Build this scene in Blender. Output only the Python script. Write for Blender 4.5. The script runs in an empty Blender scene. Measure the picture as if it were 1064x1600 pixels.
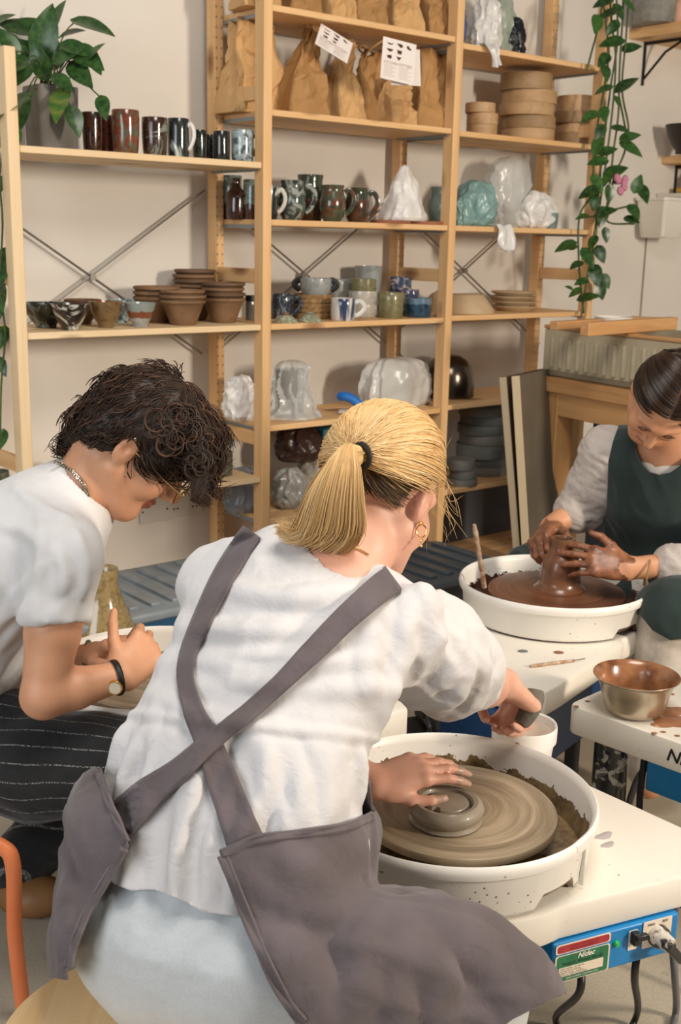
import bpy, bmesh, math, random
import numpy as np
from mathutils import Vector, Matrix, noise
from mathutils.bvhtree import BVHTree
SC = bpy.context.scene
COL = SC.collection
random.seed(11)
PI = math.pi
R = math.radians
V = lambda *a: np.array(a, float)
# ------------------------------------------------------------------ camera model (metres; y = into the room)
F = 1790.; CX, CY = 532., 800.; PITCH = R(13.4); ROLL = R(1.2); CH = 1.38
FW = V(0, math.cos(PITCH), -math.sin(PITCH))
_r = V(1, 0, 0); _u = np.cross(_r, FW)
RT = math.cos(ROLL) * _r + math.sin(ROLL) * _u
UP = -math.sin(ROLL) * _r + math.cos(ROLL) * _u
CAM = V(0, 0, CH)
def ray(px, py): return FW + RT * (px - CX) / F + UP * (CY - py) / F
def at(px, py, Y):
    d = ray(px, py); return CAM + d * (Y / d[1])
def onz(px, py, z):
    d = ray(px, py); return CAM + d * ((z - CH) / d[2])
def proj(P):
    P = np.atleast_2d(P) - CAM; w = P @ FW
    return np.stack([CX + F * (P @ RT) / w, CY - F * (P @ UP) / w], 1)
ANG = R(50.6)                                     # the shelf wall runs off to the right, away from us
U = V(math.sin(ANG), math.cos(ANG), 0); W = V(-math.cos(ANG), math.sin(ANG), 0)
P2 = V(-.258, 3.86, 0)
ZW = math.atan2(U[1], U[0])
def sh(u, w, z): return P2 + U * u + W * w + V(0, 0, z)
def on_w(px, py, w):                              # where the sight line meets the upright plane w behind the shelf fronts
    d = ray(px, py); t = ((P2 + w * W - CAM) @ W) / (d @ W); q = CAM + d * t - P2
    return q @ U, q[2]
def nrm(v):
    v = np.asarray(v, float); return v / max(1e-9, np.linalg.norm(v))
# ------------------------------------------------------------------ materials
def lin(c):
    if isinstance(c, str):
        c = c.lstrip('#'); c = [int(c[i:i+2], 16) / 255 for i in (0, 2, 4)]
    return tuple(x / 12.92 if x <= .04045 else ((x + .055) / 1.055) ** 2.4 for x in c) + (1,)
MATS = {}
class NT:
    def __init__(s, name):
        s.m = bpy.data.materials.new(name); s.m.use_nodes = True
        s.t = s.m.node_tree; s.b = s.t.nodes['Principled BSDF']; s.out = s.t.nodes['Material Output']
    def n(s, typ, **kw):
        nd = s.t.nodes.new(typ)
        for k, v in kw.items():
            if k[0] == '_': setattr(nd, k[1:], v)
            else: nd.inputs[k.replace('_', ' ')].default_value = v
        return nd
    def l(s, a, b): s.t.links.new(a, b)
    def coord(s, scale=(1, 1, 1), rnd=True, rot=(0, 0, 0)):
        tc = s.n('ShaderNodeTexCoord'); mp = s.n('ShaderNodeMapping'); mp.inputs['Scale'].default_value = scale
        mp.inputs['Rotation'].default_value = rot
        s.l(tc.outputs['Object'], mp.inputs['Vector'])
        if rnd:
            oi = s.n('ShaderNodeObjectInfo'); ml = s.n('ShaderNodeMath', _operation='MULTIPLY'); ml.inputs[1].default_value = 37.
            s.l(oi.outputs['Random'], ml.inputs[0]); s.l(ml.outputs[0], mp.inputs['Location'])
        return mp.outputs['Vector']
    def noise(s, vec, scale, detail=4, rough=.55, dist=0):
        nd = s.n('ShaderNodeTexNoise', Scale=scale, Detail=detail, Roughness=rough, Distortion=dist)
        s.l(vec, nd.inputs['Vector']); return nd.outputs['Fac']
    def ramp(s, fac, stops, interp='LINEAR'):
        nd = s.n('ShaderNodeValToRGB'); cr = nd.color_ramp; cr.interpolation = interp
        while len(cr.elements) < len(stops): cr.elements.new(.5)
        for e, (p, c) in zip(cr.elements, stops):
            e.position = p; e.color = lin(c) if not isinstance(c, float) else (c, c, c, 1)
        s.l(fac, nd.inputs['Fac']); return nd.outputs['Color']
    def mix(s, fac, a, b, mode='MIX'):
        nd = s.n('ShaderNodeMix', _data_type='RGBA', _blend_type=mode)
        for sock, v in ((nd.inputs[0], fac), (nd.inputs[6], a), (nd.inputs[7], b)):
            if hasattr(v, 'is_output'): s.l(v, sock)
            else: sock.default_value = v if not isinstance(v, str) else lin(v)
        return nd.outputs[2]
    def math(s, op, a, b=None, c=None):
        nd = s.n('ShaderNodeMath', _operation=op)
        for i, v in enumerate((a, b, c)):
            if v is None: continue
            if hasattr(v, 'is_output'): s.l(v, nd.inputs[i])
            else: nd.inputs[i].default_value = v
        return nd.outputs[0]
    def base(s, c):
        if hasattr(c, 'is_output'): s.l(c, s.b.inputs['Base Color'])
        else: s.b.inputs['Base Color'].default_value = lin(c)
    def bump(s, h, strength=.3, dist=.01):
        nd = s.n('ShaderNodeBump', Strength=strength, Distance=dist); s.l(h, nd.inputs['Height'])
        s.l(nd.outputs['Normal'], s.b.inputs['Normal'])
    def set(s, **kw):
        for k, v in kw.items(): s.b.inputs[k.replace('_', ' ')].default_value = v
        return s
def plain(name, c, c2=None, scale=20, rough=.6, bump=0, bscale=None, metal=0, coat=0, detail=4, spec=.5, stops=(.35, .65), stretch=(1, 1, 1), sss=0, rnd=True, bdist=.004):
    if name in MATS: return MATS[name]
    t = NT(name); v = t.coord(stretch, rnd)
    if c2: t.base(t.ramp(t.noise(v, scale, detail), [(stops[0], c), (stops[1], c2)]))
    else: t.base(c)
    t.set(Roughness=rough, Metallic=metal, Coat_Weight=coat)
    t.b.inputs['Specular IOR Level'].default_value = spec
    if sss:
        t.set(Subsurface_Weight=sss, Subsurface_Scale=.012); t.b.inputs['Subsurface Radius'].default_value = (1, .35, .2)
    if bump: t.bump(t.noise(v, bscale or scale, 5), bump, bdist)
    MATS[name] = t.m; return t.m
def wood(name, c1, c2, ck, axis=0, knots=True, holes=False, rough=.55):
    if name in MATS: return MATS[name]
    t = NT(name); sc = [26, 26, 26]; sc[axis] = 1.6
    v = t.coord(sc); g = t.noise(v, 1.0, 6, .6, .6)
    col = t.ramp(g, [(.3, c1), (.52, c2), (.7, c1)])
    sc2 = [1, 1, 1]; sc2[axis] = .12
    col = t.mix(t.ramp(t.noise(t.coord(sc2), 9, 2), [(.35, 0.), (.75, .55)]), col, ck)
    if knots:
        sk = [7, 7, 7]; sk[axis] = 3.0
        vo = t.n('ShaderNodeTexVoronoi', Scale=1.0); t.l(t.coord(sk), vo.inputs['Vector'])
        col = t.mix(t.ramp(vo.outputs['Distance'], [(.07, .9), (.14, .5), (.20, 0.)]), col, '#7d4d28')
    if holes:
        tc = t.n('ShaderNodeTexCoord'); sp = t.n('ShaderNodeSeparateXYZ'); t.l(tc.outputs['Object'], sp.inputs[0])
        z = t.math('SUBTRACT', t.math('MODULO', t.math('ADD', sp.outputs[2], 1.), .032), .016)
        x = t.math('SUBTRACT', t.math('ABSOLUTE', sp.outputs[0]), .0105)
        d = t.math('SQRT', t.math('ADD', t.math('MULTIPLY', x, x), t.math('MULTIPLY', z, z)))
        col = t.mix(t.ramp(d, [(.0033, 1.), (.0040, 0.)]), col, '#2a1a10')
    t.base(col); t.set(Roughness=rough); t.bump(g, .06, .002)
    MATS[name] = t.m; return t.m
def glaze(name, a, b, c=None, scale=14, rough=.18, dist=1.5, stops=(.42, .5), band=None, stretch=(1, 1, 1), coat=.5):
    """fired glaze: colour a streaked with b; band = (z, colour) paints the clay foot below z"""
    if name in MATS: return MATS[name]
    t = NT(name); v = t.coord(stretch)
    scale *= 2.6; f = t.noise(v, scale, 3, .5, dist)
    col = t.ramp(f, [(stops[0], a), (stops[1], b)])
    if c: col = t.mix(t.ramp(t.noise(v, scale * .55, 3, .6, dist), [(.52, 0.), (.6, 1.)]), col, c)
    if band:
        for z, cc, up in band:
            tc = t.n('ShaderNodeTexCoord'); sp = t.n('ShaderNodeSeparateXYZ'); t.l(tc.outputs['Object'], sp.inputs[0])
            zz = t.math('ADD', sp.outputs[2], t.math('MULTIPLY', t.math('SUBTRACT', f, .5), .02))
            k = t.math('GREATER_THAN', zz, z) if up else t.math('LESS_THAN', zz, z)
            col = t.mix(k, col, cc)
    t.base(col); t.set(Roughness=rough, Coat_Weight=coat, Coat_Roughness=.06)
    MATS[name] = t.m; return t.m
def film(name, c, alpha=.55, rough=.25, trans=.0):
    """thin plastic sheet, part see-through"""
    if name in MATS: return MATS[name]
    t = NT(name); v = t.coord(); t.base(c); t.set(Roughness=rough)
    f = t.noise(v, 5, 2, .5, .4)
    t.bump(t.noise(v, 16, 4, .5, .8), .26, .010)
    tr = t.n('ShaderNodeBsdfTransparent'); tr.inputs[0].default_value = (.93, .95, .96, 1)
    mx = t.n('ShaderNodeMixShader'); t.l(t.ramp(f, [(.3, max(0., alpha - .12)), (.7, min(1., alpha + .2))]), mx.inputs[0])
    t.l(tr.outputs[0], mx.inputs[1]); t.l(t.b.outputs[0], mx.inputs[2]); t.l(mx.outputs[0], t.out.inputs[0])
    MATS[name] = t.m; return t.m
def cloth(name, c, c2=None, scale=30, weave=900, rough=.85, bump=.15, stripe=None, sheen=.2, wr=0):
    if name in MATS: return MATS[name]
    t = NT(name); v = t.coord(rnd=False)
    col = t.ramp(t.noise(v, scale, 5), [(.35, c), (.65, c2 or c)])
    if stripe:
        tc = t.n('ShaderNodeAttribute', _attribute_name='pin'); 
        k = t.math('MODULO', t.math('ADD', tc.outputs['Fac'], 10.), stripe[0])
        line = t.math('LESS_THAN', k, stripe[1]); dots = t.math('GREATER_THAN', t.noise(v, 420, 1), .47)
        col = t.mix(t.math('MULTIPLY', t.math('MULTIPLY', line, dots), .62), col, stripe[2])
    t.base(col); t.set(Roughness=rough, Sheen_Weight=sheen)
    f = t.noise(v, weave, 2)
    if wr: f = t.math('ADD', t.math('MULTIPLY', f, .3), t.math('MULTIPLY', t.noise(v, wr, 5, .55, .8), 3.))
    t.bump(f, bump, .0035)
    MATS[name] = t.m; return t.m
# ------------------------------------------------------------------ mesh building
class MB:
    def __init__(s): s.v = []; s.f = []; s.mi = []
    def add(s, v, f, mi=0):
        o = len(s.v); s.v += [tuple(map(float, p)) for p in v]; s.f += [tuple(i + o for i in q) for q in f]; s.mi += [mi] * len(f); return s
    def box(s, c, d, M=None, mi=0):
        x, y, z = np.array(d) / 2.
        p = [V(a, b, e) for e in (-z, z) for a, b in ((-x, -y), (x, -y), (x, y), (-x, y))]
        if M is not None: p = [M @ q for q in p]
        return s.add([q + np.array(c) for q in p], [(0, 3, 2, 1), (4, 5, 6, 7), (0, 1, 5, 4), (1, 2, 6, 5), (2, 3, 7, 6), (3, 0, 4, 7)], mi)
    def tube(s, pts, rad, seg=10, caps=True, mi=0, flat=1., up=None):
        pts = [np.array(p, float) for p in pts]; n = len(pts)
        rad = [rad] * n if np.isscalar(rad) else rad
        prev = None; rings = []
        for i, p in enumerate(pts):
            t = nrm(pts[min(i + 1, n - 1)] - pts[max(i - 1, 0)])
            if prev is None:
                a = np.array(up) if up is not None else (V(0, 0, 1) if abs(t[2]) < .9 else V(1, 0, 0))
            else: a = prev
            a = nrm(a - t * (a @ t)); prev = a; b = np.cross(t, a)
            rings.append([p + rad[i] * (flat * math.cos(2 * PI * k / seg) * a + math.sin(2 * PI * k / seg) * b) for k in range(seg)])
        v = [q for r in rings for q in r]
        f = [(i * seg + k, i * seg + (k + 1) % seg, (i + 1) * seg + (k + 1) % seg, (i + 1) * seg + k) for i in range(n - 1) for k in range(seg)]
        if caps: f += [tuple(range(seg))[::-1], tuple((n - 1) * seg + k for k in range(seg))]
        return s.add(v, f, mi)
    def lathe(s, prof, seg=32, c=(0, 0, 0), mi=0, wob=0, sq=(1, 1)):
        """prof: (radius, z) from the bottom centre outwards; radius 0 closes"""
        v = []; f = []; idx = []
        for j, (r, z) in enumerate(prof):
            if r < 1e-6: idx.append([len(v)]); v.append(V(0, 0, z))
            else:
                idx.append([len(v) + k for k in range(seg)])
                for k in range(seg):
                    a = 2 * PI * k / seg; q = r * (1 + wob * math.sin(3 * a + z * 40) + wob * .6 * math.sin(2 * a + 1))
                    v.append(V(q * math.cos(a) * sq[0], q * math.sin(a) * sq[1], z))
        for A, B in zip(idx, idx[1:]):
            if len(A) == 1 and len(B) == 1: continue
            for k in range(seg):
                k2 = (k + 1) % seg
                if len(A) == 1: f.append((A[0], B[k2], B[k]))
                elif len(B) == 1: f.append((A[k], A[k2], B[0]))
                else: f.append((A[k], A[k2], B[k2], B[k]))
        return s.add([p + np.array(c) for p in v], f, mi)
    def prism(s, o, z0, z1, mi=0, bev=0):
        """outline (x,y) anticlockwise raised from z0 to z1, the upper and lower rims rounded by bev"""
        o = np.array(o); n = len(o); lv = [(0, z0), (0, z1)]
        if bev: lv = [(-bev, z0), (-bev * .3, z0 + bev * .3), (0, z0 + bev), (0, z1 - bev), (-bev * .3, z1 - bev * .3), (-bev, z1)]
        e = np.roll(o, -1, 0) - np.roll(o, 1, 0); nn = np.stack([e[:, 1], -e[:, 0]], 1); nn /= np.linalg.norm(nn, axis=1)[:, None] + 1e-9
        v = []; f = []
        for d, z in lv: v += [V(*(p + d * q), z) for p, q in zip(o, nn)]
        for j in range(len(lv) - 1):
            f += [(j * n + k, j * n + (k + 1) % n, (j + 1) * n + (k + 1) % n, (j + 1) * n + k) for k in range(n)]
        f += [tuple(range(n))[::-1], tuple((len(lv) - 1) * n + k for k in range(n))]
        return s.add(v, f, mi)
    def grid(s, fn, nu, nv, mi=0, close=False):
        v = [fn(i / nu, j / nv) for j in range(nv + 1) for i in range(nu + 1)]; w = nu + 1
        return s.add(v, [(j * w + i, j * w + i + 1, (j + 1) * w + i + 1, (j + 1) * w + i) for j in range(nv) for i in range(nu)], mi)
    def ball(s, c, r, seg=12, M=None, mi=0):
        r = (r, r, r) if np.isscalar(r) else r
        n = seg // 2; v = []; f = []
        o = MB().lathe([(math.sin(PI * j / n), -math.cos(PI * j / n)) for j in range(n + 1)], seg)
        p = [np.array(q) * np.array(r) for q in o.v]
        if M is not None: p = [M @ q for q in p]
        return s.add([q + np.array(c) for q in p], o.f, mi)
    def build(s, name, mat, parent=None, loc=None, rz=0, rot=None, smooth=True, bevel=0, solid=0, sub=0, world=False, angle=40):
        me = bpy.data.meshes.new(name)
        v = np.array(s.v)
        if world and parent is not None: v = v - np.array(parent.location)
        elif world and loc is not None: v = v - np.array(loc)
        me.from_pydata(v.tolist(), [], s.f)
        for m in (mat if isinstance(mat, (list, tuple)) else [mat]): me.materials.append(m)
        if any(s.mi): me.polygons.foreach_set('material_index', s.mi)
        me.update()
        if smooth:
            me.polygons.foreach_set('use_smooth', [True] * len(me.polygons))
            if angle: me.set_sharp_from_angle(angle=R(angle))
        o = bpy.data.objects.new(name, me); COL.objects.link(o)
        if parent is not None: o.parent = parent
        if loc is not None: o.location = loc
        if rot is not None: o.rotation_euler = rot
        elif rz: o.rotation_euler = (0, 0, rz)
        if solid:
            m = o.modifiers.new('thick', 'SOLIDIFY'); m.thickness = solid; m.offset = -1
        if sub:
            m = o.modifiers.new('sub', 'SUBSURF'); m.levels = m.render_levels = sub
        if bevel:
            m = o.modifiers.new('bev', 'BEVEL'); m.width = bevel; m.segments = 2; m.limit_method = 'ANGLE'; m.angle_limit = R(40)
        return o
def tag(o, label, cat, group=None, kind=None):
    o['label'] = label; o['category'] = cat
    if group: o['group'] = group
    if kind: o['kind'] = kind
    return o
def thing(name, label, cat, loc=(0, 0, 0), rz=0, group=None):
    o = bpy.data.objects.new(name, None); COL.objects.link(o); o.location = loc; o.rotation_euler = (0, 0, rz); o.empty_display_size = .02
    return tag(o, label, cat, group)
def struct(o): o['kind'] = 'structure'; return o
def dup(root, loc=None, rz=None, label=None):
    r = root.copy(); COL.objects.link(r)
    if loc is not None: r.location = loc
    if rz is not None: r.rotation_euler = (0, 0, rz)
    if label: r['label'] = label
    for ch in list(root.children):
        c = ch.copy(); COL.objects.link(c); c.parent = r
        for g in ch.children:
            d = g.copy(); COL.objects.link(d); d.parent = c
    return r
def nz(p, s=1., seed=0.): return noise.noise(Vector((p[0] * s + seed, p[1] * s - seed, p[2] * s + seed * .7)))
def fbm(p, s, o=4, seed=0.):
    a = 0; k = 1.
    for i in range(o): a += k * nz(p, s, seed + i * 3.1); s *= 2; k *= .5
    return a
def spline(pts, n):
    """Catmull-Rom through pts, n samples"""
    P = np.array(pts, float); P = np.vstack([2 * P[0] - P[1], P, 2 * P[-1] - P[-2]]); m = len(P) - 3; out = []
    for i in range(n):
        t = i / (n - 1) * m; k = min(int(t), m - 1); t -= k; a, b, c, d = P[k:k + 4]
        out.append(.5 * (2 * b + (c - a) * t + (2 * a - 5 * b + 4 * c - d) * t * t + (3 * b - a - 3 * c + d) * t ** 3))
    return np.array(out)
def rotz(a): return np.array([[math.cos(a), -math.sin(a), 0], [math.sin(a), math.cos(a), 0], [0, 0, 1]])
def frame(x, y, z): return np.stack([nrm(x), nrm(y), nrm(z)], 1)
# ------------------------------------------------------------------ room
def on_plane(px, py, p0, n):
    d = ray(px, py); return CAM + d * (((p0 - CAM) @ n) / (d @ n))
WALL_W = .375
def wallmat():
    t = NT('wall_paint'); v = t.coord(rnd=False)
    t.base(t.ramp(t.noise(v, 1.3, 5), [(.3, '#dbd5cc'), (.7, '#e2dcd3')])); t.set(Roughness=.75)
    t.bump(t.noise(v, 160, 3), .08, .002); return t.m
def floormat():
    t = NT('floor_concrete'); v = t.coord(rnd=False)
    c = t.ramp(t.noise(v, 2.2, 6), [(.3, '#aa9f8c'), (.7, '#bcb09c')])
    c = t.mix(t.ramp(t.noise(v, 170, 3, .7), [(.4, 0.), (.65, .4)]), c, '#8f8a80')
    c = t.mix(t.ramp(t.noise(v, 9, 6, .7), [(.62, 0.), (.7, .35)]), c, '#7b756b')
    vo = t.n('ShaderNodeTexVoronoi', Scale=7.); t.l(v, vo.inputs['Vector'])
    c = t.mix(t.ramp(vo.outputs['Distance'], [(.03, .8), (.055, 0.)]), c, '#7a4a34')
    t.base(c); t.set(Roughness=.62); t.bump(t.noise(v, 220, 3), .12, .002); return t.m
q = [sh(-3.2, WALL_W, 0), sh(4.2, WALL_W, 0)]
wm = wallmat()
def wall_strip(name, a, b, th=.12):
    d = nrm(b - a); n = np.cross(V(0, 0, 1), d)
    return struct(MB().box((0, 0, 1.45), (np.linalg.norm(b - a), th, 2.9)).build(name, wm, loc=(a + b) / 2 + n * th / 2, rz=math.atan2(d[1], d[0])))
wall_strip('wall_back', sh(-3.2, WALL_W, 0), sh(4.2, WALL_W, 0))
wall_strip('wall_right', sh(4.2, WALL_W, 0), sh(4.2, -3.5, 0))
struct(MB().box((0, 0, -.05), (12, 12, .1)).build('floor', floormat(), loc=(0.5, 2.0, 0)))
struct(MB().box((0, 0, .05), (7.4, .014, .1)).build('baseboard_back', plain('skirting_paint', '#d8d4cc', rough=.5), loc=sh(.5, WALL_W - .007, 0), rz=ZW))
# a panel seam runs down the plaster to the right of the shelves
u_, z_ = on_w(1008, 400, WALL_W - .004)
struct(MB().box((0, 0, .75), (.006, .006, 1.5)).build('trim_1', plain('seam_grey', '#8d8780'), loc=sh(u_, WALL_W - .003, .1), rz=ZW))

# ------------------------------------------------------------------ shelving units
PINE = dict(c1='#deb078', c2='#e8c08d', ck='#c8965c')
pine_x = wood('pine_along', axis=0, **PINE); pine_z = wood('pine_upright', axis=2, **PINE); pine_y = wood('pine_rail', axis=1, **PINE)
pine_h = wood('pine_drilled', axis=2, holes=True, knots=True, **PINE)
palepine_z = wood('pale_pine_upright', '#e4c79b', '#ecd4ad', '#d8b382', axis=2); palepine_x = wood('pale_pine_along', '#e4c79b', '#ecd4ad', '#d8b382', axis=0)
wire = plain('brace_wire', '#8d8981', metal=.8, rough=.45)
shelf_edge = plain('zinc_edge', '#97a0a4', metal=.6, rough=.5)
PW, PD = .034, .052
UP_U = [-.862, 0., .846, 1.676]
DEP = .335
ZS = {0: [1.606, 1.088, .570, .086], 1: [2.085, 1.771, 1.428, 1.088, .744, .413, .086], 2: [2.068, 1.766, 1.428, 1.094, .752, .413, .086]}
SHT = .020
def ztop(b, i): return ZS[b][i] + SHT / 2
labels = ['low pine shelving unit at the left holding bowls and mugs', 'tall pine shelving unit in the middle holding paper bags and pots', 'tall pine shelving unit by the trailing plant holding round boards']
rail_z = [on_w(367, 147, .15)[1], on_w(367, 430, .15)[1], on_w(367, 680, .15)[1], .25]
braces = {0: [((34, 355), (318, 553)), ((322, 297), (40, 510))], 1: [((344, 312), (640, 565)), ((622, 305), (343, 548))], 2: [((640, 338), (845, 537)), ((850, 312), (630, 512))]}
for b in range(3):
    base = sh(UP_U[b], 0, 0); L = UP_U[b + 1] - UP_U[b]
    t = thing('shelving_unit', labels[b], 'shelf', base, ZW, 'pine shelving units along the back wall')
    top = 1.872 if b == 0 else 2.6
    pm, hm = (palepine_z, pine_h) if b == 0 else (pine_z, pine_h)
    ups = [0] if b < 2 else [0, L]
    for k, uu in enumerate(ups):
        MB().box((0, 0, top / 2), (PW, PD, top)).build('post', pm, t, loc=(uu, PD / 2, 0), bevel=.003)
        MB().box((0, 0, top / 2), (PW, PD, top)).build('post', hm, t, loc=(uu, DEP - PD / 2, 0), bevel=.003)
        for z in rail_z:
            if z < top: MB().box((0, 0, 0), (.02, DEP - 2 * PD, .048)).build('side_rail', pine_y, t, loc=(uu, DEP / 2, z), bevel=.003)
    for z in ZS[b]:
        m = MB(); n = 3; wd = (DEP - .012) / n
        for k in range(n): m.box((0, (k - 1) * wd, 0), (L - PW - .004, wd - .0012, SHT))
        s = m.build('shelf', palepine_x if b == 0 else pine_x, t, loc=(L / 2, DEP / 2, z), bevel=.0025)
        for e in (-1, 1):
            MB().box((0, 0, 0), (.004, DEP - .06, .012)).build('edge_strip', shelf_edge, s, loc=(e * (L / 2 - PW / 2 - .001), 0, -.012))
    for pa, pb in braces[b]:
        A, B = on_w(*pa, DEP - .004), on_w(*pb, DEP - .004)
        p = [V(A[0] - UP_U[b], DEP + .006, A[1]), V(B[0] - UP_U[b], DEP + .006, B[1])]
        MB().tube(p, .004, 8).build('cross_brace', wire, t)
    cA = on_w(*[(145, 433), (475, 430), (727, 423)][b], DEP)
    MB().tube([V(cA[0] - UP_U[b], DEP - .004, cA[1]), V(cA[0] - UP_U[b], DEP + .012, cA[1])], .011, 12).build('brace_joint', wire, t)

# wall shelves, bracket, white wall pot on the far right
def wall_shelf(name, label, px, py, ln, dep, th, mat):
    u, z = on_w(px, py, WALL_W)
    t = thing(name, label, 'shelf', sh(u, WALL_W, z), ZW, 'small wall shelves at the right')
    MB().box((ln / 2, -dep / 2, th / 2), (ln, dep, th)).build('board', mat, t, bevel=.003)
    for k in (.12, ln - .2):
        m = MB().tube([(k, -.005, -.008), (k, -dep * .8, -.008)], .007, 8).tube([(k, -dep * .72, -.01), (k, -dep * .4, -.055), (k, -.012, -.16)], .006, 8).tube([(k, -.006, 0), (k, -.006, -.19)], .007, 8)
        m.build('bracket', plain('black_iron', '#1c1917', metal=.5, rough=.5), t)
    return u, z
us, zs = wall_shelf('wall_shelf', 'upper pine wall shelf on black bracket holding a grey pot', 982, 61, .8, .3, .045, pine_y)
us2, zs2 = wall_shelf('wall_shelf', 'lower pine wall shelf holding a dark bowl', 1033, 256, .8, .25, .035, pine_y)
# ------------------------------------------------------------------ things on the shelves
def uat(px, w, z):
    lo, hi = -1.6, 4.0
    for _ in range(50):
        m = (lo + hi) / 2
        if proj(sh(m, w, z))[0][0] < px: lo = m
        else: hi = m
    return lo
def spot(px, b, i, w, dz=0):
    z = ztop(b, i) + dz + .0006; return sh(uat(px, w, z), w, z)
def mpp(p): return ((np.array(p) - CAM) @ FW) / F
CUP = [(0, 0), (.80, 0), (.86, .02), (.93, .2), (.985, .5), (1, .8), (.985, .985), (.965, 1), (.93, .985), (.93, .8), (.91, .5), (.84, .2), (.74, .08), (0, .06)]
STRAIGHT = [(0, 0), (.93, 0), (.97, .03), (1, .3), (1, .7), (.99, .985), (.97, 1), (.93, .985), (.93, .6), (.92, .2), (.84, .07), (0, .06)]
BELLY = [(0, 0), (.62, 0), (.68, .03), (.86, .15), (.99, .38), (.97, .6), (.82, .8), (.80, .9), (.86, .99), (.83, 1), (.79, .97), (.74, .88), (.76, .8), (.90, .6), (.92, .38), (.78, .15), (0, .08)]
BOWL = [(0, 0), (.44, 0), (.46, .03), (.45, .1), (.66, .32), (.86, .62), (.97, .9), (1, .99), (.975, 1), (.93, .92), (.82, .64), (.6, .36), (.3, .2), (0, .17)]
CONEBOWL = [(0, 0), (.52, 0), (.56, .03), (.72, .4), (.88, .8), (.94, .88), (1, .90), (1, .99), (.96, 1), (.9, .93), (.7, .45), (.48, .12), (0, .08)]
BOTTLE = [(0, 0), (.9, 0), (.98, .04), (1, .2), (1, .5), (.9, .64), (.55, .76), (.42, .82), (.40, .92), (.46, .98), (.4, 1), (.32, .98), (.3, .8), (0, .5)]
TALLPOT = [(0, 0), (.8, 0), (.88, .05), (1, .4), (.96, .7), (.9, .86), (.98, .98), (.95, 1), (.88, .97), (.8, .86), (.85, .5), (.7, .1), (0, .06)]
DOME = [(1, 0), (1, .03), (.99, .3), (.95, .5), (.86, .7), (.68, .86), (.4, .96), (0, 1)]
PLATE = [(0, 0), (.7, 0), (.74, .15), (.96, .7), (1, .9), (.99, 1), (.95, .95), (.72, .4), (0, .35)]
BAT = [(0, 0), (.985, 0), (1, .08), (1, .92), (.985, 1), (0, 1)]
DISH = [(0, 0), (.88, 0), (.92, .1), (.98, .6), (1, .95), (.97, 1), (.93, .8), (.86, .3), (0, .25)]
def mbl(prof, r, h, seg=36, wob=.006): return MB().lathe([(a * r, b * h) for a, b in prof], seg, wob=wob)
def vessel(name, label, cat, px, b, i, w, wpx, hpx, prof, mat, group=None, handle=None, hmat=None, dz=0, hscale=1., loc=None, seg=36):
    p = spot(px, b, i, w, dz) if loc is None else np.array(loc)
    k = mpp(p); r = wpx * k / 2; h = hpx * k
    if handle is None:
        return tag(mbl(prof, r, h, seg).build(name, mat, loc=p, rz=random.random() * 6), label, cat, group)
    t = thing(name, label, cat, p, 0, group)
    mbl(prof, r, h, seg).build('body', mat, t)
    for a in (handle if isinstance(handle, (list, tuple)) else [handle]):
        a = R(a); d = V(math.cos(a), math.sin(a), 0); s = hscale
        pts = [d * r * .9 + V(0, 0, .80 * h), d * r * (1.25 * s) + V(0, 0, .88 * h), d * r * (1.58 * s) + V(0, 0, .70 * h), d * r * (1.56 * s) + V(0, 0, .5 * h), d * r * 1.25 * s + V(0, 0, .30 * h), d * r * .94 + V(0, 0, .22 * h)]
        MB().tube(spline(pts, 16), [r * .13] * 16, 8, flat=1.5).build('handle', hmat or mat, t)
    return t
ORD = ['topmost', 'second', 'third', 'fourth', 'fifth', 'sixth', 'seventh', 'eighth', 'ninth', 'tenth']
def ordl(k, n, what): return ('topmost ' if k == n - 1 else 'lowest ' if k == 0 else ORD[n - 1 - k] + ' from the top ') + what
g_dkbrown = glaze('glaze_dark_brown', '#2a1c16', '#4a2c1e', '#221814')
g_dkred = glaze('glaze_dark_red', '#43211a', '#5e2c1f', '#2a1a15')
g_swirl = glaze('glaze_red_swirl', '#6b3722', '#77422a', '#565a49', scale=11, dist=2.5)
g_swirl2 = glaze('glaze_brown_grey_swirl', '#43281f', '#3b241c', '#80867a', scale=9, dist=2.2)
g_bw = glaze('glaze_black_white', '#1d211f', '#262c2a', '#c9cfca', scale=7, dist=1.5, stretch=(1, 1, .35))
g_black = glaze('glaze_black', '#191a18', '#2b2d29')
g_blackbrown = glaze('glaze_black_brown', '#16191a', '#1f2222', '#6b3a24', scale=9, stretch=(1, 1, .3))
g_blue = glaze('glaze_pale_blue', '#7b8b90', '#a2b1b4', '#46555c', scale=16)
g_dkgreen = glaze('glaze_dark_green', '#262c28', '#343c36', '#1a1e1b')
g_green = glaze('glaze_green', '#373d2f', '#49503c', '#6b3f28', scale=9)
g_greywhite = glaze('glaze_green_white', '#2c342f', '#414a44', '#979c94', scale=10)
g_brown = glaze('glaze_brown', '#4b2d1f', '#593624', '#37352a', band=[(.08, '#39402f', True)])
g_teal = glaze('glaze_teal_brown', '#5c6f6b', '#74857f', '#40332b', band=[(.05, '#3d241c', False)])
g_mush = glaze('glaze_olive_grey', '#5c5e4f', '#696b5a', rough=.3)
clay = plain('fired_stoneware_clay', '#74563b', '#86674a', scale=14, rough=.7, bump=.15)
clay_d = plain('fired_brown_clay', '#5a4230', '#6b4f39', scale=14, rough=.65, bump=.15)
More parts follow.
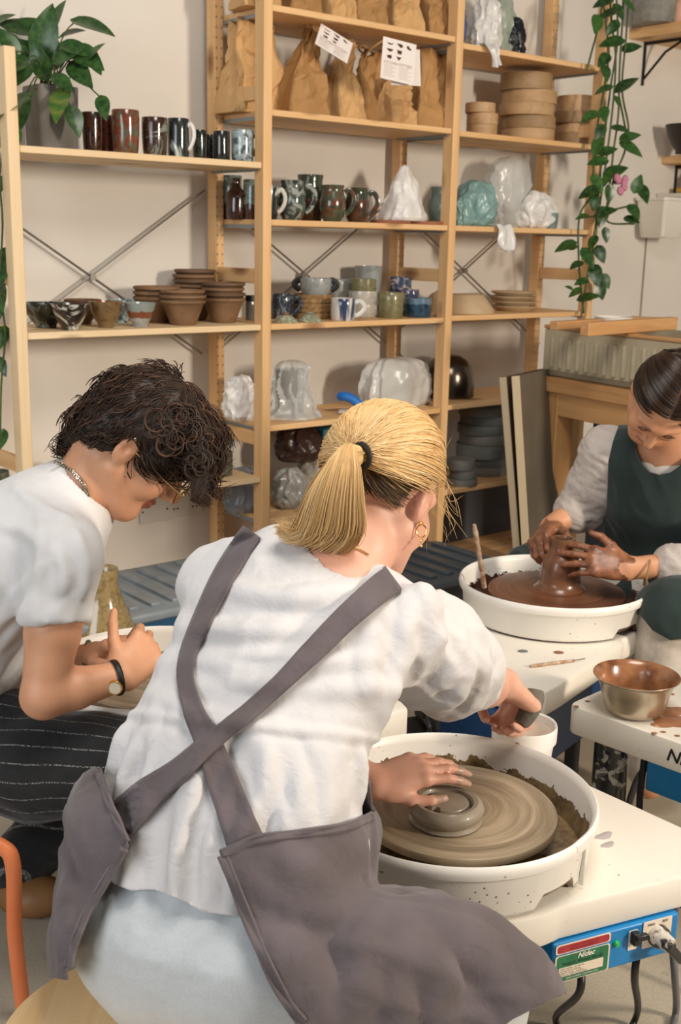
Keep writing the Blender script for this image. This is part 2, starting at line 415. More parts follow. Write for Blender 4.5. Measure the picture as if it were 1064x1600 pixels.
# --- left unit, upper shelf: a row of cups
CG = 'glazed cups in the row on the upper left shelf'
vessel('glazed_cup', 'dark brown cup close beside the grey planter', 'cup', 145, 0, 0, .17, 31, 62, CUP, g_dkbrown, CG)
vessel('glazed_cup', 'dark red cup peeping out behind the red swirled cup', 'cup', 167, 0, 0, .20, 26, 60, CUP, g_dkred, CG)
vessel('glazed_cup', 'wide red clay cup with pale green swirls', 'cup', 197, 0, 0, .10, 43, 66, CUP, g_swirl, CG)
vessel('glazed_cup', 'brown cup with grey swirls next to the black and white mug', 'cup', 242, 0, 0, .10, 40, 58, CUP, g_swirl2, CG)
vessel('glazed_mug', 'black and white streaked mug with white handle on the upper left shelf', 'mug', 279, 0, 0, .10, 33, 59, STRAIGHT, g_bw, handle=-8, hmat=plain('handle_white_glaze', '#d9d7cf', rough=.2, coat=.5), hscale=.95)
vessel('glazed_cup', 'small dark green cup behind the handle of the streaked mug', 'cup', 312, 0, 0, .15, 22, 46, CUP, g_dkgreen, CG)
vessel('glazed_cup', 'narrow black cup half hidden between two cups', 'cup', 327, 0, 0, .2, 19, 42, CUP, g_black, CG)
vessel('glazed_cup', 'black cup with one brown streak, next to the pale blue mug', 'cup', 346, 0, 0, .11, 27, 45, STRAIGHT, g_blackbrown, CG)
vessel('glazed_mug', 'pale blue speckled mug at the right end of the upper left shelf', 'mug', 379, 0, 0, .09, 35, 48, STRAIGHT, g_blue, handle=10, hmat=g_dkgreen, hscale=.85)
# --- left unit, middle shelf: bowls
BG = 'glazed bowls on the middle left shelf'
g_b1 = glaze('glaze_bowl_green_black', '#252c28', '#171b18', '#7d867d', scale=8, dist=2)
g_b2 = glaze('glaze_bowl_white_brown', '#3a2a22', '#2c211c', '#bdbfb4', scale=9, dist=2)
g_b3 = glaze('glaze_bowl_brown_ochre', '#5b4a36', '#77603f', '#7a4426', scale=8)
g_b4 = glaze('glaze_bowl_white', '#a9aaa6', '#8f918e', band=[(.028, '#7d4630', True), (.048, '#8b9490', True)])
vessel('glazed_bowl', 'large dark green marbled bowl by the left post', 'bowl', 72, 0, 1, .17, 72, 38, BOWL, g_b1, BG)
vessel('glazed_bowl', 'small brown bowl with white drips around its rim', 'bowl', 110, 0, 1, .06, 59, 40, BOWL, g_b2, BG)
vessel('glazed_bowl', 'brown rimmed bowl at the back behind the dripped bowl', 'bowl', 130, 0, 1, .25, 58, 38, BOWL, clay_d, BG)
vessel('glazed_bowl', 'ochre and brown glazed bowl in front of the wire cross', 'bowl', 166, 0, 1, .10, 54, 40, BOWL, g_b3, BG)
vessel('glazed_bowl', 'grey blue bowl at the back between two brown bowls', 'bowl', 190, 0, 1, .25, 44, 36, BOWL, g_blue, BG)
vessel('glazed_bowl', 'white bowl with a red band below its grey rim', 'bowl', 219, 0, 1, .08, 50, 37, BOWL, g_b4, BG)
def stack(px, w, n, wpx, what, group, step=.0165, hpx=40):
    for k in range(n):
        p = spot(px, 0, 1, w, k * step); kk = mpp(p); r = wpx * kk / 2 * (1 + .02 * math.sin(k * 2.1))
        tag(mbl(CONEBOWL, r, hpx * kk).build('clay_bowl', [clay, clay_d][k % 2 if wpx < 70 else 0], loc=p + V(.002 * math.sin(k * 3), .002 * math.cos(k * 5), 0), rz=k), ordl(k, n, 'clay bowl of the ' + what), 'bowl', group)
stack(246, .22, 3, 74, 'stack behind the white bowl', 'clay bowls stacked behind the white bowl', hpx=40)
stack(304, .27, 6, 66, 'tallest stack, by the drilled post', 'clay bowls in the tallest stack', hpx=40)
stack(286, .10, 3, 71, 'front stack with a wide cone shape', 'clay bowls in the front stack', hpx=38)
stack(349, .13, 4, 68, 'stack beside the jar with a black lid', 'clay bowls stacked beside the jar', step=.017, hpx=38)
# --- left unit, lower shelf
vessel('tall_cup', 'dark green tall cup behind the dark haired person\'s neck', 'cup', 108, 0, 2, .2, 32, 44, CUP, g_dkgreen)
vessel('glazed_cup', 'tan cup on the lower shelf by the pale post', 'cup', 69, 0, 2, .12, 42, 30, CUP, glaze('glaze_tan', '#8d7a5c', '#a08c6a'))
vessel('glazed_cup', 'grey green cup at the left edge behind the pale post', 'cup', -4, 0, 2, .2, 40, 42, CUP, g_mush)
vessel('glazed_mug', 'olive green mug beside the curly fringe', 'mug', 347, 0, 2, .11, 33, 38, STRAIGHT, g_mush, handle=200)
vessel('glazed_mug', 'olive green mug behind the glasses', 'mug', 288, 0, 2, .14, 36, 38, STRAIGHT, g_mush, handle=190)
# --- middle unit: paper bags
paper = plain('brown_kraft_paper', '#c69c68', '#d0a772', scale=5, rough=.8, bump=.3, bscale=26, bdist=.006)
paper_d = plain('brown_kraft_paper_worn', '#a67d4c', '#b58b58', scale=5, rough=.8, bump=.3, bscale=26, bdist=.006)
def paper_bag(label, px, b, i, w, wpx, hpx, dep=.13, rz=0, lean=0, seed=0, handles=False, pinch=.2, taper=.25, group='brown paper bags', dz=0):
    p = spot(px, b, i, w, dz); k = mpp(p); Wd = wpx * k; H = hpx * k
    t = thing('paper_bag', label, 'paper bag', p, ZW + rz, group)
    nu, nv = 28, 11; jr = random.Random(seed)
    jit = {}
    def f(a, v):
        i_, j_ = round(a * nu) % nu, round(v * nv)
        if (i_, j_) not in jit: jit[(i_, j_)] = (jr.uniform(-.4, .4) / nu * (i_ % 7 != 0), jr.uniform(-.4, .4) / nv * (0 < j_ < nv), jr.uniform(-1, 1))
        ja, jv, jn = jit[(i_, j_)]; a = (a + ja) % 1.; v = v + jv
        s = a * 4 % 4; c = int(s) % 4; e = s - int(s)
        x, y = [(-1 + 2 * e, -1), (1, -1 + 2 * e), (1 - 2 * e, 1), (-1, 1 - 2 * e)][c]
        d = dep / 2 * (1 - (1 - pinch) * v ** 1.3); ww = Wd / 2 * (1.04 - taper * v ** 1.5)
        if abs(x) > .99: x *= 1 - .35 * min(1, v * 1.2) * (1 - abs(y)) * (1 if v > .15 else v / .15)
        q = V(x * ww, y * d, v * H)
        cr = .5 + .5 * v
        # crumpling: faceted, sharp creases
        n1 = abs(nz(q, 10, seed)) * .040; n2 = abs(nz(q, 22, seed + 9)) * .016
        q = q + V(nz(q, 9, seed + 3) * .024, (n1 + n2) * (1 if y > 0 else -1) * -1.2, nz(q, 10, seed + 5) * .010 * (v > .02)) * cr
        q = q + V(0, 1 if y > 0 else -1, 0) * jn * .010 * min(1, v * 3); q[0] += lean * v * v * H; q[1] += .25 * lean * v * H * 0
        if v >= .999: q[2] += .012 * math.sin(a * 19 + seed)
        return q
    m = MB().grid(f, nu, nv); m.f.append(tuple(range(nu))[::-1])
    m.f = [g_ for q_ in m.f for g_ in (([q_[0], q_[1], q_[2]], [q_[0], q_[2], q_[3]]) if len(q_) == 4 else [q_])]; m.mi = [0] * len(m.f)
    m.build('bag', paper if seed % 2 else paper_d, t, angle=14, solid=.0012)
    if handles:
        for e in (-1, 1):
            pts = [V(-.25 * Wd + lean * H, e * .012, H * .97), V(-.2 * Wd + lean * H, e * .05, H * 1.05), V(0 + lean * H, e * .07, H * 1.12), V(.2 * Wd + lean * H, e * .05, H * 1.02), V(.25 * Wd + lean * H, e * .012, H * .93)]
            MB().tube(spline(pts, 14), .004, 6).build('handle', paper, t)
    return t
paper_bag('wide paper bag behind the drilled post on the bag shelf', 392, 1, 1, .20, 84, 132, .16, seed=1, pinch=.45)
paper_bag('paper bag with a tall pointed corner beside the middle post', 466, 1, 1, .11, 72, 134, .15, seed=2, lean=.22, pinch=.08, taper=.72)
paper_bag('paper bag standing in front of the tilted card', 532, 1, 1, .14, 54, 118, .14, rz=.25, seed=3, lean=.12, pinch=.1, taper=.5)
paper_bag('shadowed paper bag with looped handles in mid shelf', 583, 1, 1, .17, 66, 108, .14, rz=-.1, seed=4, taper=.3, lean=-.02, handles=True, pinch=.15)
paper_bag('short crumpled paper bag below the hanging card', 618, 1, 1, .09, 52, 70, .12, rz=.1, seed=5, pinch=.3)
paper_bag('paper bag at the right end of the bag shelf by the post', 668, 1, 1, .12, 66, 112, .14, rz=-.12, seed=6, lean=.04, pinch=.3)
for k, (px, wd, lb) in enumerate([(398, 60, 'paper bag on the top shelf behind the drilled post'), (462, 62, 'first paper bag right of the middle post on the top shelf'), (520, 52, 'second paper bag right of the middle post on the top shelf'), (570, 50, 'third paper bag right of the middle post on the top shelf'), (622, 58, 'fourth paper bag right of the middle post on the top shelf'), (672, 56, 'paper bag beside the blue bundle on the top shelf')]):
    paper_bag(lb, px, 1, 0, .13, wd, 90, .14, seed=11 + k, lean=.03 * (k % 3 - 1), rz=.1 * (k % 3 - 1), pinch=.4)
# cards
card_w = plain('card_white', '#e4dcd6', rough=.6); card_ink = plain('card_ink_red', '#4a1a1c', rough=.7); card_line = plain('card_ink_pale', '#b09c90', rough=.7)
SHAPES = [[(-1, .5), (-.5, .2), (0, .1), (.5, .2), (1, .5), (.6, -.3), (0, -.5), (-.6, -.3)], [(-1, .7), (.4, .8), (1, .3), (.8, -.5), (.2, -.7), (-.3, 0)], [(-.7, .7), (0, .7), (.2, .1), (.8, -.3), (.6, -.8), (-.2, -.7), (-.6, -.1)],
          [(-1, .5), (1, .5), (.7, -.2), (.1, -.7), (-.6, -.2)], [(-.7, .7), (.8, .7), (.7, -.6), (.3, -.8), (-.5, -.7), (-.5, 0)], None, [(-.8, .1), (-.2, .6), (.5, .7), (.7, 0), (.5, -.8), (-.4, -.7)], [(-.8, .6), (.8, .6), (.3, -.3), (.1, -.8), (-.2, -.5)]]
def text(s, size, mat, parent, loc, rot=(0, 0, 0), name='lettering', shear=0, align='CENTER', bold=0, M=None, ext=0):
    c = bpy.data.curves.new(name, 'FONT'); c.body = s; c.size = size; c.align_x = align; c.align_y = 'CENTER'; c.shear = shear; c.offset = bold; c.extrude = ext
    c.materials.append(mat); o = bpy.data.objects.new(name, c); COL.objects.link(o)
    dg = bpy.context.evaluated_depsgraph_get(); me = bpy.data.meshes.new_from_object(o.evaluated_get(dg)); bpy.data.objects.remove(o)
    me.name = name
    o = bpy.data.objects.new(name, me); COL.objects.link(o); o.parent = parent
    if M is not None: o.matrix_local = M
    else: o.location = loc; o.rotation_euler = rot
    return o
def card(label, pxs, Y, tilt, tip, group='printed cards on the paper bags', printed=True):
    c = np.mean([at(x, y, Y) for x, y in pxs], 0); k = mpp(c)
    w_, h_ = pxs[0], pxs[1]
    Wd = abs(pxs[1][0] - pxs[0][0]) * k / .80; H = abs(pxs[2][1] - pxs[0][1]) * k
    t = thing('info_card', label, 'card', c, ZW, group); t.rotation_euler = (R(90 - tip), R(tilt) * 0, ZW + R(-8)); t.rotation_euler.rotate_axis('Z', R(tilt))
    MB().box((0, 0, 0), (Wd, H, .0012)).build('sheet', card_w, t, smooth=False)
    if printed:
        m = MB()
        for j, s in enumerate(SHAPES):
            cx, cy = (j % 3 - 1) * Wd * .28, H * (.37 - .155 * (j // 3))
            if s is None: continue
            m.add([(cx + x * Wd * .105, cy + y * H * .062, .0009) for x, y in s], [tuple(range(len(s)))[::-1] if False else tuple(range(len(s)))])
        m.build('printed_shapes', card_ink, t, smooth=False)
        text('KITCHEN POTTERY', Wd * .098, card_line, t, (0, -H * .085, .0009), name='card_title', bold=.0003)
        m = MB()
        for j in range(9):
            for e in (-1, 1):
                ll = Wd * (.38 - .06 * ((j * 7 + e) % 3)); m.box((e * Wd * .23 - (Wd * .40 - ll) / 2, -H * (.15 + .033 * j), .0008), (ll, H * .008, .0003))
        m.build('printed_lines', card_line, t, smooth=False)
card('printed card with dark red vessel shapes hanging on a bag', [(600, 62), (650, 66), (596, 124), (644, 130)], 4.02, -6, 4)
card('blank card tucked behind the printed hanging card', [(612, 76), (657, 80), (610, 130), (655, 134)], 4.06, 3, 2, printed=False)
card('printed card lying tilted on a paper bag by the post', [(500, 50), (548, 46), (500, 88), (540, 88)], 4.05, -26, 18)
# --- draped plastic bundles
def bundle(mb, r, prof, seed, amp=.16, fold=.10, nf=9, seg=72, lev=36, base=None, sq=.85):
    """a wrapped lump: prof (radius, height) pairs, lumpy with folds running to the top"""
    P = spline([(a, b, 0) for a, b in prof], lev + 1)
    H = max(b for a, b in prof)
    def f(a, v):
        j = min(lev, int(round(v * lev))); rr, z = max(P[j][0], 1e-4), P[j][1]
        th = a * 2 * PI; d = V(math.cos(th), math.sin(th) * sq, 0)
        q = d * rr + V(0, 0, z)
        n1 = fbm(q / r, 1.6, 3, seed) * amp * r
        ph = 3 * nz((math.cos(th) * 1.3, math.sin(th) * 1.3, z / r), 1.2, seed + 7)
        fo = (1 - abs(math.sin(th * nf / 2 + ph))) ** 1.5 * fold * r * min(1, rr / r * 1.5)
        cr = abs(nz(q / r, 4.2, seed + 2)) * fold * .35 * r
        q = q + d * (n1 + fo - cr) + V(0, 0, (n1 * .4 if 0 < v < 1 else 0))
        q[2] = max(q[2], 0)
        return q
    return mb.grid(f, seg, lev)
def wrapped(name, label, cat, px, b, i, w, wpx, hpx, prof, mat, seed, group=None, dz=0, loc=None, sq=.85, **k):
    p = spot(px, b, i, w, dz) if loc is None else loc
    s = mpp(p); r = wpx * s / 2; h = hpx * s
    return tag(bundle(MB(), r, [(a * r, z * h) for a, z in prof], seed, sq=sq, **k).build(name, mat, loc=p, rz=ZW, angle=60), label, cat, group)
LUMP = [(.7, 0), (.95, .12), (1, .35), (.92, .62), (.7, .85), (.35, .98), (0, 1)]
PEAK = [(.95, 0), (1, .08), (.86, .25), (.66, .5), (.42, .75), (.18, .95), (0, 1)]
TENT = [(1, 0), (.96, .03), (.82, .10), (.66, .3), (.58, .55), (.54, .8), (.5, .93), (.3, 1), (0, 1)]
f_white = film('film_white', '#eceae7', .66); f_clear = film('film_clear', '#dfe1df', .42, .2); f_teal = film('film_teal', '#86aaa8', .85); f_green = film('film_grey_green', '#a9b3a4', .75)
f_grey = film('film_grey', '#8f959b', .7); f_black = film('film_black', '#16181d', .97, .3); f_brown = film('film_brown', '#3d2a23', .97, .3)
blue_cloth = cloth('cloth_blue', '#34457a', '#4b5d8c', scale=12)
wrapped('blue_bundle', 'blue and white bundle at the end of the top shelf', 'bundle', 706, 1, 0, .12, 46, 62, LUMP, blue_cloth, 3)
wrapped('plastic_bag', 'white plastic bag hanging over the top right shelf edge', 'plastic bag', 757, 2, 0, .08, 50, 85, LUMP, f_white, 5, fold=.2)
wrapped('plastic_bag', 'grey green plastic bag behind the white one on the top right shelf', 'plastic bag', 775, 2, 0, .17, 54, 95, LUMP, f_green, 6, fold=.2)
wrapped('plastic_bag', 'black plastic bag on the top right shelf', 'plastic bag', 803, 2, 0, .13, 34, 60, LUMP, f_black, 8, fold=.15)
def flap(name, label, px, b, i, wpx, hpx, mat, seed):
    """a loose end of film that hangs from a shelf edge"""
    p = spot(px, b, i, -.008); s = mpp(p); ww, hh = wpx * s, hpx * s
    def f(a, v):
        x = (a - .5) * ww * (1 - .35 * v + .2 * math.sin(v * 5 + seed)); z = -v * hh * (1 - .25 * abs(a - .4))
        return V(x + .02 * v, -.012 - .012 * math.sin(a * 11 + seed + v * 2) * v - .004, z + .004) if v > .12 else V(x, .05 * (1 - v / .12) - .008, .006 + .004 * math.sin(a * 9))
    return tag(MB().grid(f, 18, 18).build(name, mat, loc=p, rz=ZW, solid=.0008), label, 'plastic sheet', 'loose film hanging from shelves')
flap('plastic_flap', 'pointed end of white film hanging from the top right shelf', 766, 2, 0, 26, 34, f_white, 1)
flap('plastic_flap', 'long pale film end hanging below the teal bundle', 786, 2, 2, 44, 40, f_white, 4)
# --- middle unit, mug shelf
MG = 'mugs and pots on the mug shelf'
vessel('pottery_bottle', 'dark brown bottle seen behind the middle post', 'bottle', 369, 1, 2, .20, 31, 62, BOTTLE, g_dkbrown, MG)
vessel('glazed_jar', 'teal topped jar behind the dark bottle', 'jar', 361, 1, 2, .30, 34, 66, STRAIGHT, g_teal, MG)
vessel('glazed_jar', 'teal and brown jar right of the dark bottle', 'jar', 394, 1, 2, .16, 28, 60, STRAIGHT, g_teal, MG)
vessel('glazed_mug', 'dark mug with a white handle half behind the middle post', 'mug', 418, 1, 2, .10, 34, 52, CUP, g_bw, MG, handle=0, hmat=plain('handle_white_glaze', '#d9d7cf'))
vessel('glazed_mug', 'grey and white bellied mug on the mug shelf', 'mug', 456, 1, 2, .09, 44, 60, BELLY, g_greywhite, MG, handle=5)
vessel('tall_pot', 'tall brown pot behind the bellied mugs', 'pot', 484, 1, 2, .20, 42, 70, TALLPOT, g_brown, MG)
vessel('glazed_mug', 'green bellied mug with a rust patch on the mug shelf', 'mug', 519, 1, 2, .08, 42, 55, BELLY, g_green, MG, handle=5)
vessel('glazed_mug', 'brown bellied mug with a green rim beside the wrapped bundle', 'mug', 557, 1, 2, .09, 40, 52, BELLY, g_brown, MG, handle=5)
batred = plain('bat_reddish', '#8a5238', '#9c6446', rough=.7)
for k, (px, wd, lb) in enumerate([(610, 64, 'reddish round board under the left of the wrapped bundle'), (655, 84, 'reddish round board under the right of the wrapped bundle')]):
    vessel('round_board', lb, 'board', px, 1, 2, [.10, .13][k], wd, 5, BAT, batred, 'reddish boards under the bundle')
wrapped('wrapped_bundle', 'peaked bundle in white film on reddish boards', 'bundle', 629, 1, 2, .12, 78, 84, PEAK, film('film_white_dense', '#f0eeea', .74), 21, dz=.0115, fold=.09, amp=.10)
vessel('teal_pot', 'round teal pot behind the right post of the mug shelf', 'pot', 690, 1, 2, .17, 46, 58, BELLY, glaze('glaze_dull_teal', '#5c7470', '#6c837e', rough=.5))
# --- middle unit, crowded shelf
KG = 'pots on the crowded middle shelf'
g_navy = glaze('glaze_navy', '#1d222c', '#2c3340', '#7b838a')
g_stone = glaze('glaze_stone_white', '#a8a298', '#b8b2a8', rough=.3)
g_lav = glaze('glaze_grey', '#8e9290', '#9da19e', rough=.3)
g_olive = glaze('glaze_olive', '#6e6a48', '#7d7853', rough=.3)
g_drip = glaze('glaze_white_blue_drip', '#d4cdc6', '#dcd6d0', '#34405e', scale=9, dist=.5, stretch=(1.4, 1.4, .18))
g_bluedrip = glaze('glaze_blue_pink', '#343f58', '#414c64', '#b5a09a', scale=14)
g_blue2 = glaze('glaze_petrol', '#1f3547', '#28465c', band=[(.05, '#60798a', True)])
g_lid = glaze('glaze_lid_celadon', '#b6b8a0', '#8c9078', scale=30, dist=.2, rough=.35)
g_tan = glaze('glaze_dish_tan', '#a98a5e', '#8e714c', rough=.4)
vessel('glazed_mug', 'navy mug at the left end of the crowded shelf', 'mug', 441, 1, 3, .2, 36, 38, STRAIGHT, g_navy, KG, handle=-5)
for k in range(5):
    vessel('clay_dish', ordl(k, 5, 'tan dish under the grey casserole'), 'dish', 487, 1, 3, .19, 68 - (k % 2) * 3, 9, DISH, g_tan, 'tan dishes under the casserole', dz=.0165 * k)
vessel('grey_casserole', 'grey casserole with two black handles on the tan dishes', 'casserole', 493, 1, 3, .19, 50, 25, CUP, g_lav, handle=[0, 180], hmat=plain('handle_black', '#1f1e1d', rough=.4), dz=.084, hscale=.82)
def lid(label, px, wpx, knob):
    p = spot(px, 1, 3, .05); r = wpx * mpp(p) / 2
    t = thing('pot_lid', label, 'lid', p, 0, 'ribbed pale lids at the front of the crowded shelf')
    m = MB(); n = 48; prof = [(1, 0), (1, .05), (.8, .25), (.5, .5), (.22, .6), (0, .62)]
    m.lathe([(a * r, b * r) for a, b in prof], n)
    m.v = [(x * (1 + .03 * (i % 2)), y * (1 + .03 * (i % 2)), z) for i, (x, y, z) in enumerate(m.v)]
    m.build('dome', g_lid, t)
    MB().lathe([(0, .60 * r), (.3 * r, .62 * r), (.32 * r, .7 * r), (.28 * r, .74 * r), (0, .75 * r)], 20).build('knob', clay if knob else g_lid, t)
lid('pale ribbed lid with a brown knob beside the middle post', 446, 40, True)
lid('pale ribbed lid beside the white drip mug', 484, 40, False)
vessel('grey_bowl', 'grey bowl standing at the back left of the tall grey cup', 'bowl', 528, 1, 3, .27, 42, 30, CUP, g_lav, KG, dz=.062)
vessel('grey_pot', 'grey pot carrying the grey bowl at the back', 'pot', 531, 1, 3, .27, 38, 29, STRAIGHT, g_lav, KG)
vessel('white_bowl', 'lower white bowl of the pair under the olive bowl', 'bowl', 567, 1, 3, .16, 46, 20, CUP, g_stone, KG)
vessel('white_bowl', 'upper white bowl of the pair under the olive bowl', 'bowl', 567, 1, 3, .16, 47, 22, CUP, g_stone, KG, dz=.044)
vessel('olive_bowl', 'olive bowl on top of the white bowls', 'bowl', 568, 1, 3, .16, 39, 20, STRAIGHT, g_olive, KG, dz=.092)
vessel('tall_cup', 'tall grey flared cup behind the olive bowl', 'cup', 574, 1, 3, .27, 44, 74, [(0, 0), (.7, 0), (.74, .03), (.88, .5), (1, 1), (.95, 1), (.83, .5), (.66, .08), (0, .07)], g_lav, KG)
vessel('glazed_mug', 'white mug with dark blue drips at the shelf front', 'mug', 536, 1, 3, .05, 39, 34, STRAIGHT, g_drip, KG, handle=-5, hmat=plain('handle_white_glaze', '#d9d7cf'), hscale=1.05)
vessel('olive_pot', 'straight olive green pot right of the drip mug', 'pot', 610, 1, 3, .09, 40, 39, STRAIGHT, g_olive, KG)
vessel('blue_pot', 'dark pot under the blue and pink cup', 'pot', 628, 1, 3, .22, 42, 36, STRAIGHT, g_navy, KG)
vessel('glazed_cup', 'blue and pink splashed cup on a dark pot', 'cup', 625, 1, 3, .22, 35, 24, STRAIGHT, g_bluedrip, KG, dz=.084)
vessel('small_cup', 'small blue and white cup behind the petrol jar', 'cup', 640, 1, 3, .15, 28, 40, CUP, g_bluedrip, KG)
vessel('petrol_jar', 'petrol blue jar at the right end of the crowded shelf', 'jar', 653, 1, 3, .08, 42, 29, STRAIGHT, g_blue2, KG)
def jar():
    p = spot(392, 1, 3, .19); k = mpp(p); t = thing('glass_jar', 'small glass jar with a black lid by the clay bowls', 'jar', p)
    mbl(STRAIGHT, 8.5 * k, 30 * k).build('glass', plain('jar_grey_glass', '#6b6a66', rough=.1, coat=1), t); MB().lathe([(0, 29 * k), (9 * k, 29 * k), (9 * k, 38 * k), (0, 38 * k)], 24).build('lid', plain('lid_black', '#191818', rough=.4), t)
jar()
# --- middle unit, plastic covered shelf
wrapped('plastic_bag', 'bright white crumpled plastic behind the middle post', 'plastic bag', 377, 1, 4, .17, 56, 70, LUMP, film('film_white_dense', '#f0eeea', .74), 31, fold=.2, amp=.2)
vessel('covered_pot', 'tall pot standing inside the draped clear film', 'pot', 452, 1, 4, .14, 46, 74, STRAIGHT, plain('greyware_clay', '#8d8d88', rough=.8))
wrapped('plastic_cover', 'clear film draped over a tall pot beside the post', 'plastic cover', 455, 1, 4, .14, 96, 86, TENT, f_clear, 33, fold=.16, amp=.08, nf=9)
wrapped('plastic_bag', 'big rounded plastic bag on the shelf above the blonde hair', 'plastic bag', 617, 1, 4, .14, 130, 76, [(.86, 0), (.97, .1), (1, .35), (.95, .62), (.78, .84), (.45, .97), (0, 1)], film('film_bag', '#d9d7d1', .6, .25), 36, fold=.12, amp=.11, nf=11, sq=.5)
wrapped('clay_block', 'pale clay block inside the big rounded plastic bag', 'clay', 617, 1, 4, .14, 100, 60, LUMP, plain('clay_pale', '#b3aea4', rough=.8), 37, fold=.01, amp=.05, sq=.4)
def blue_tool():
    p = spot(550, 1, 4, .06); t = thing('scraper', 'scraper with a bright blue handle on the plastic covered shelf', 'tool', p, 0); k = mpp(p)
    MB().tube(spline([(-.048, .02, .062), (-.03, .0, .066), (.0, -.01, .058), (.03, -.02, .035), (.045, -.02, .02)], 14), [.014, .017, .017, .017, .017, .017, .017, .017, .017, .016, .016, .016, .015, .013], 12).build('handle', plain('tool_blue', '#1f72c4', rough=.45), t)
    MB().prism([(-.05, -.02), (.05, -.05), (.08, .0), (-.03, .03)], .004, .018).build('blade', plain('tool_blade', '#b7b4ad', rough=.4), t, bevel=.002)
    MB().tube([(.045, -.02, .02), (.055, -.02, .008)], .007, 8).build('shank', plain('tool_blade', '#b7b4ad'), t)
blue_tool()
vessel('metal_dome', 'dark polished metal dome behind the right post', 'metal bowl', 700, 2, 4, .2, 80, 66, DOME, plain('dark_polished_metal', '#5a5148', metal=.9, rough=.22), seg=48)
# --- middle unit, lowest visible shelves
wrapped('plastic_bag', 'grey plastic bag low behind the middle post', 'plastic bag', 380, 1, 5, .16, 58, 72, LUMP, f_grey, 41, fold=.2)
wrapped('clay_bag', 'grey knotted bag of clay low beside the middle post', 'clay bag', 452, 1, 5, .12, 52, 64, LUMP, plain('bag_grey_film', '#8b8982', '#a29f98', rough=.25, scale=9), 43, fold=.2)
wrapped('clay_bag', 'dark brown bag of clay on top of the grey bags', 'clay bag', 468, 1, 5, .16, 78, 54, LUMP, f_brown, 44, dz=.16, fold=.12)
wrapped('clay_bag', 'pale bag of clay behind the grey knotted bag', 'clay bag', 492, 1, 5, .18, 66, 70, LUMP, plain('bag_tan_film', '#8b8276', '#a69c8e', rough=.3, scale=9), 45, fold=.15)
tag(MB().box((0, 0, .055), (.2, .2, .11)).build('teal_crate', plain('teal_plastic', '#1d5a66', rough=.4), loc=spot(512, 1, 5, .2, .17), rz=ZW, bevel=.008), 'teal plastic crate behind the blonde ponytail', 'crate')
# --- right unit: round boards, plates, wrapped things
bat1 = wood('bat_plywood', '#b08c62', '#c3a077', '#98764e', knots=False, axis=0); bat2 = wood('bat_plywood_dark', '#8f7150', '#a5865f', '#735838', knots=False, axis=1)
bat3 = plain('bat_grey_board', '#6b6a64', '#807e77', scale=12, rough=.8, bump=.1); bat4 = plain('bat_grey_green_board', '#5d625f', '#757974', scale=12, rough=.8, bump=.1)
def bats(px, b, i, w, dims, what, group, mats):
    n = len(dims); z = 0
    for k, (wd, hp) in enumerate(dims):
        p = spot(px + 2.5 * math.sin(k * 2.7), b, i, w, z); s = mpp(p)
        tag(mbl(BAT, wd * s / 2, hp * s - .0008, 44, 0).build('round_board', mats[k % len(mats)], loc=p, rz=k * 1.3), ordl(k, n, 'round board of the ' + what), 'board', group); z += hp * s
bats(752, 2, 1, .12, [(48, 17), (49, 17), (47, 15)], 'low stack on the upper right shelf', 'round boards in the low stack', [bat1])
bats(824, 2, 1, .16, [(82, 19), (83, 19), (86, 18), (85, 19), (81, 25)], 'big stack on the upper right shelf', 'round boards in the big stack', [bat1, bat2, bat1])
bats(896, 2, 1, .18, [(62, 21), (58, 14), (60, 17), (58, 24)], 'stack beside the trailing plant', 'round boards by the trailing plant', [bat2, bat1])
wrapped('plastic_bag', 'teal plastic bundle on the shelf behind the right post', 'plastic bag', 742, 2, 2, .13, 66, 70, LUMP, f_teal, 51, fold=.15)
wrapped('plastic_bag', 'teal plastic bundle lying at the front of the shelf edge', 'plastic bag', 722, 2, 2, .08, 36, 44, LUMP, f_teal, 57, fold=.15)
wrapped('plastic_bag', 'clear plastic bag slumped over the teal bundle', 'plastic bag', 790, 2, 2, .20, 84, 108, [(.7, 0), (.9, .2), (1, .5), (.9, .75), (.6, .93), (0, 1)], f_clear, 52, fold=.12, sq=.6)
wrapped('plastic_bag', 'white plastic bundle towards the trailing plant', 'plastic bag', 836, 2, 2, .13, 64, 56, LUMP, film('film_white_dense', '#f0eeea', .74), 53, fold=.18)
vessel('teal_pot', 'small teal pot at the end of the wrapped bundles', 'pot', 858, 2, 2, .09, 26, 24, CUP, glaze('glaze_dull_teal', '#5c7470', '#6c837e'))
plaster = plain('plaster_tan', '#b39a77', '#c2aa87', scale=10, rough=.85)
vessel('plaster_mould', 'round plaster mould seen behind the right post', 'mould', 688, 1, 3, .22, 46, 34, DOME, plaster)
vessel('plaster_mould', 'sloped plaster mould on the plate shelf', 'mould', 728, 2, 3, .14, 88, 28, [(1, 0), (1, .15), (.62, .96), (.58, 1), (0, 1)], plaster)
for k in range(4):
    vessel('clay_plate', ordl(k, 4, 'pale plate of the pile below the film end'), 'plate', 802, 2, 3, .15, 72 - 2 * (k % 2), 8, PLATE, plaster, 'pale plates on the plate shelf', dz=.0195 * k)
bats(754, 2, 5, .18, [(76, 14), (77, 13), (80, 21), (79, 16), (74, 15), (75, 14), (73, 13), (74, 8)], 'tall grey stack low on the right', 'grey round boards in the tall stack', [bat3, bat4, bat4])
bats(722, 2, 5, .06, [(48, 10), (42, 15), (44, 16)], 'small stack before the tall grey stack', 'grey round boards in the small stack', [bat3])
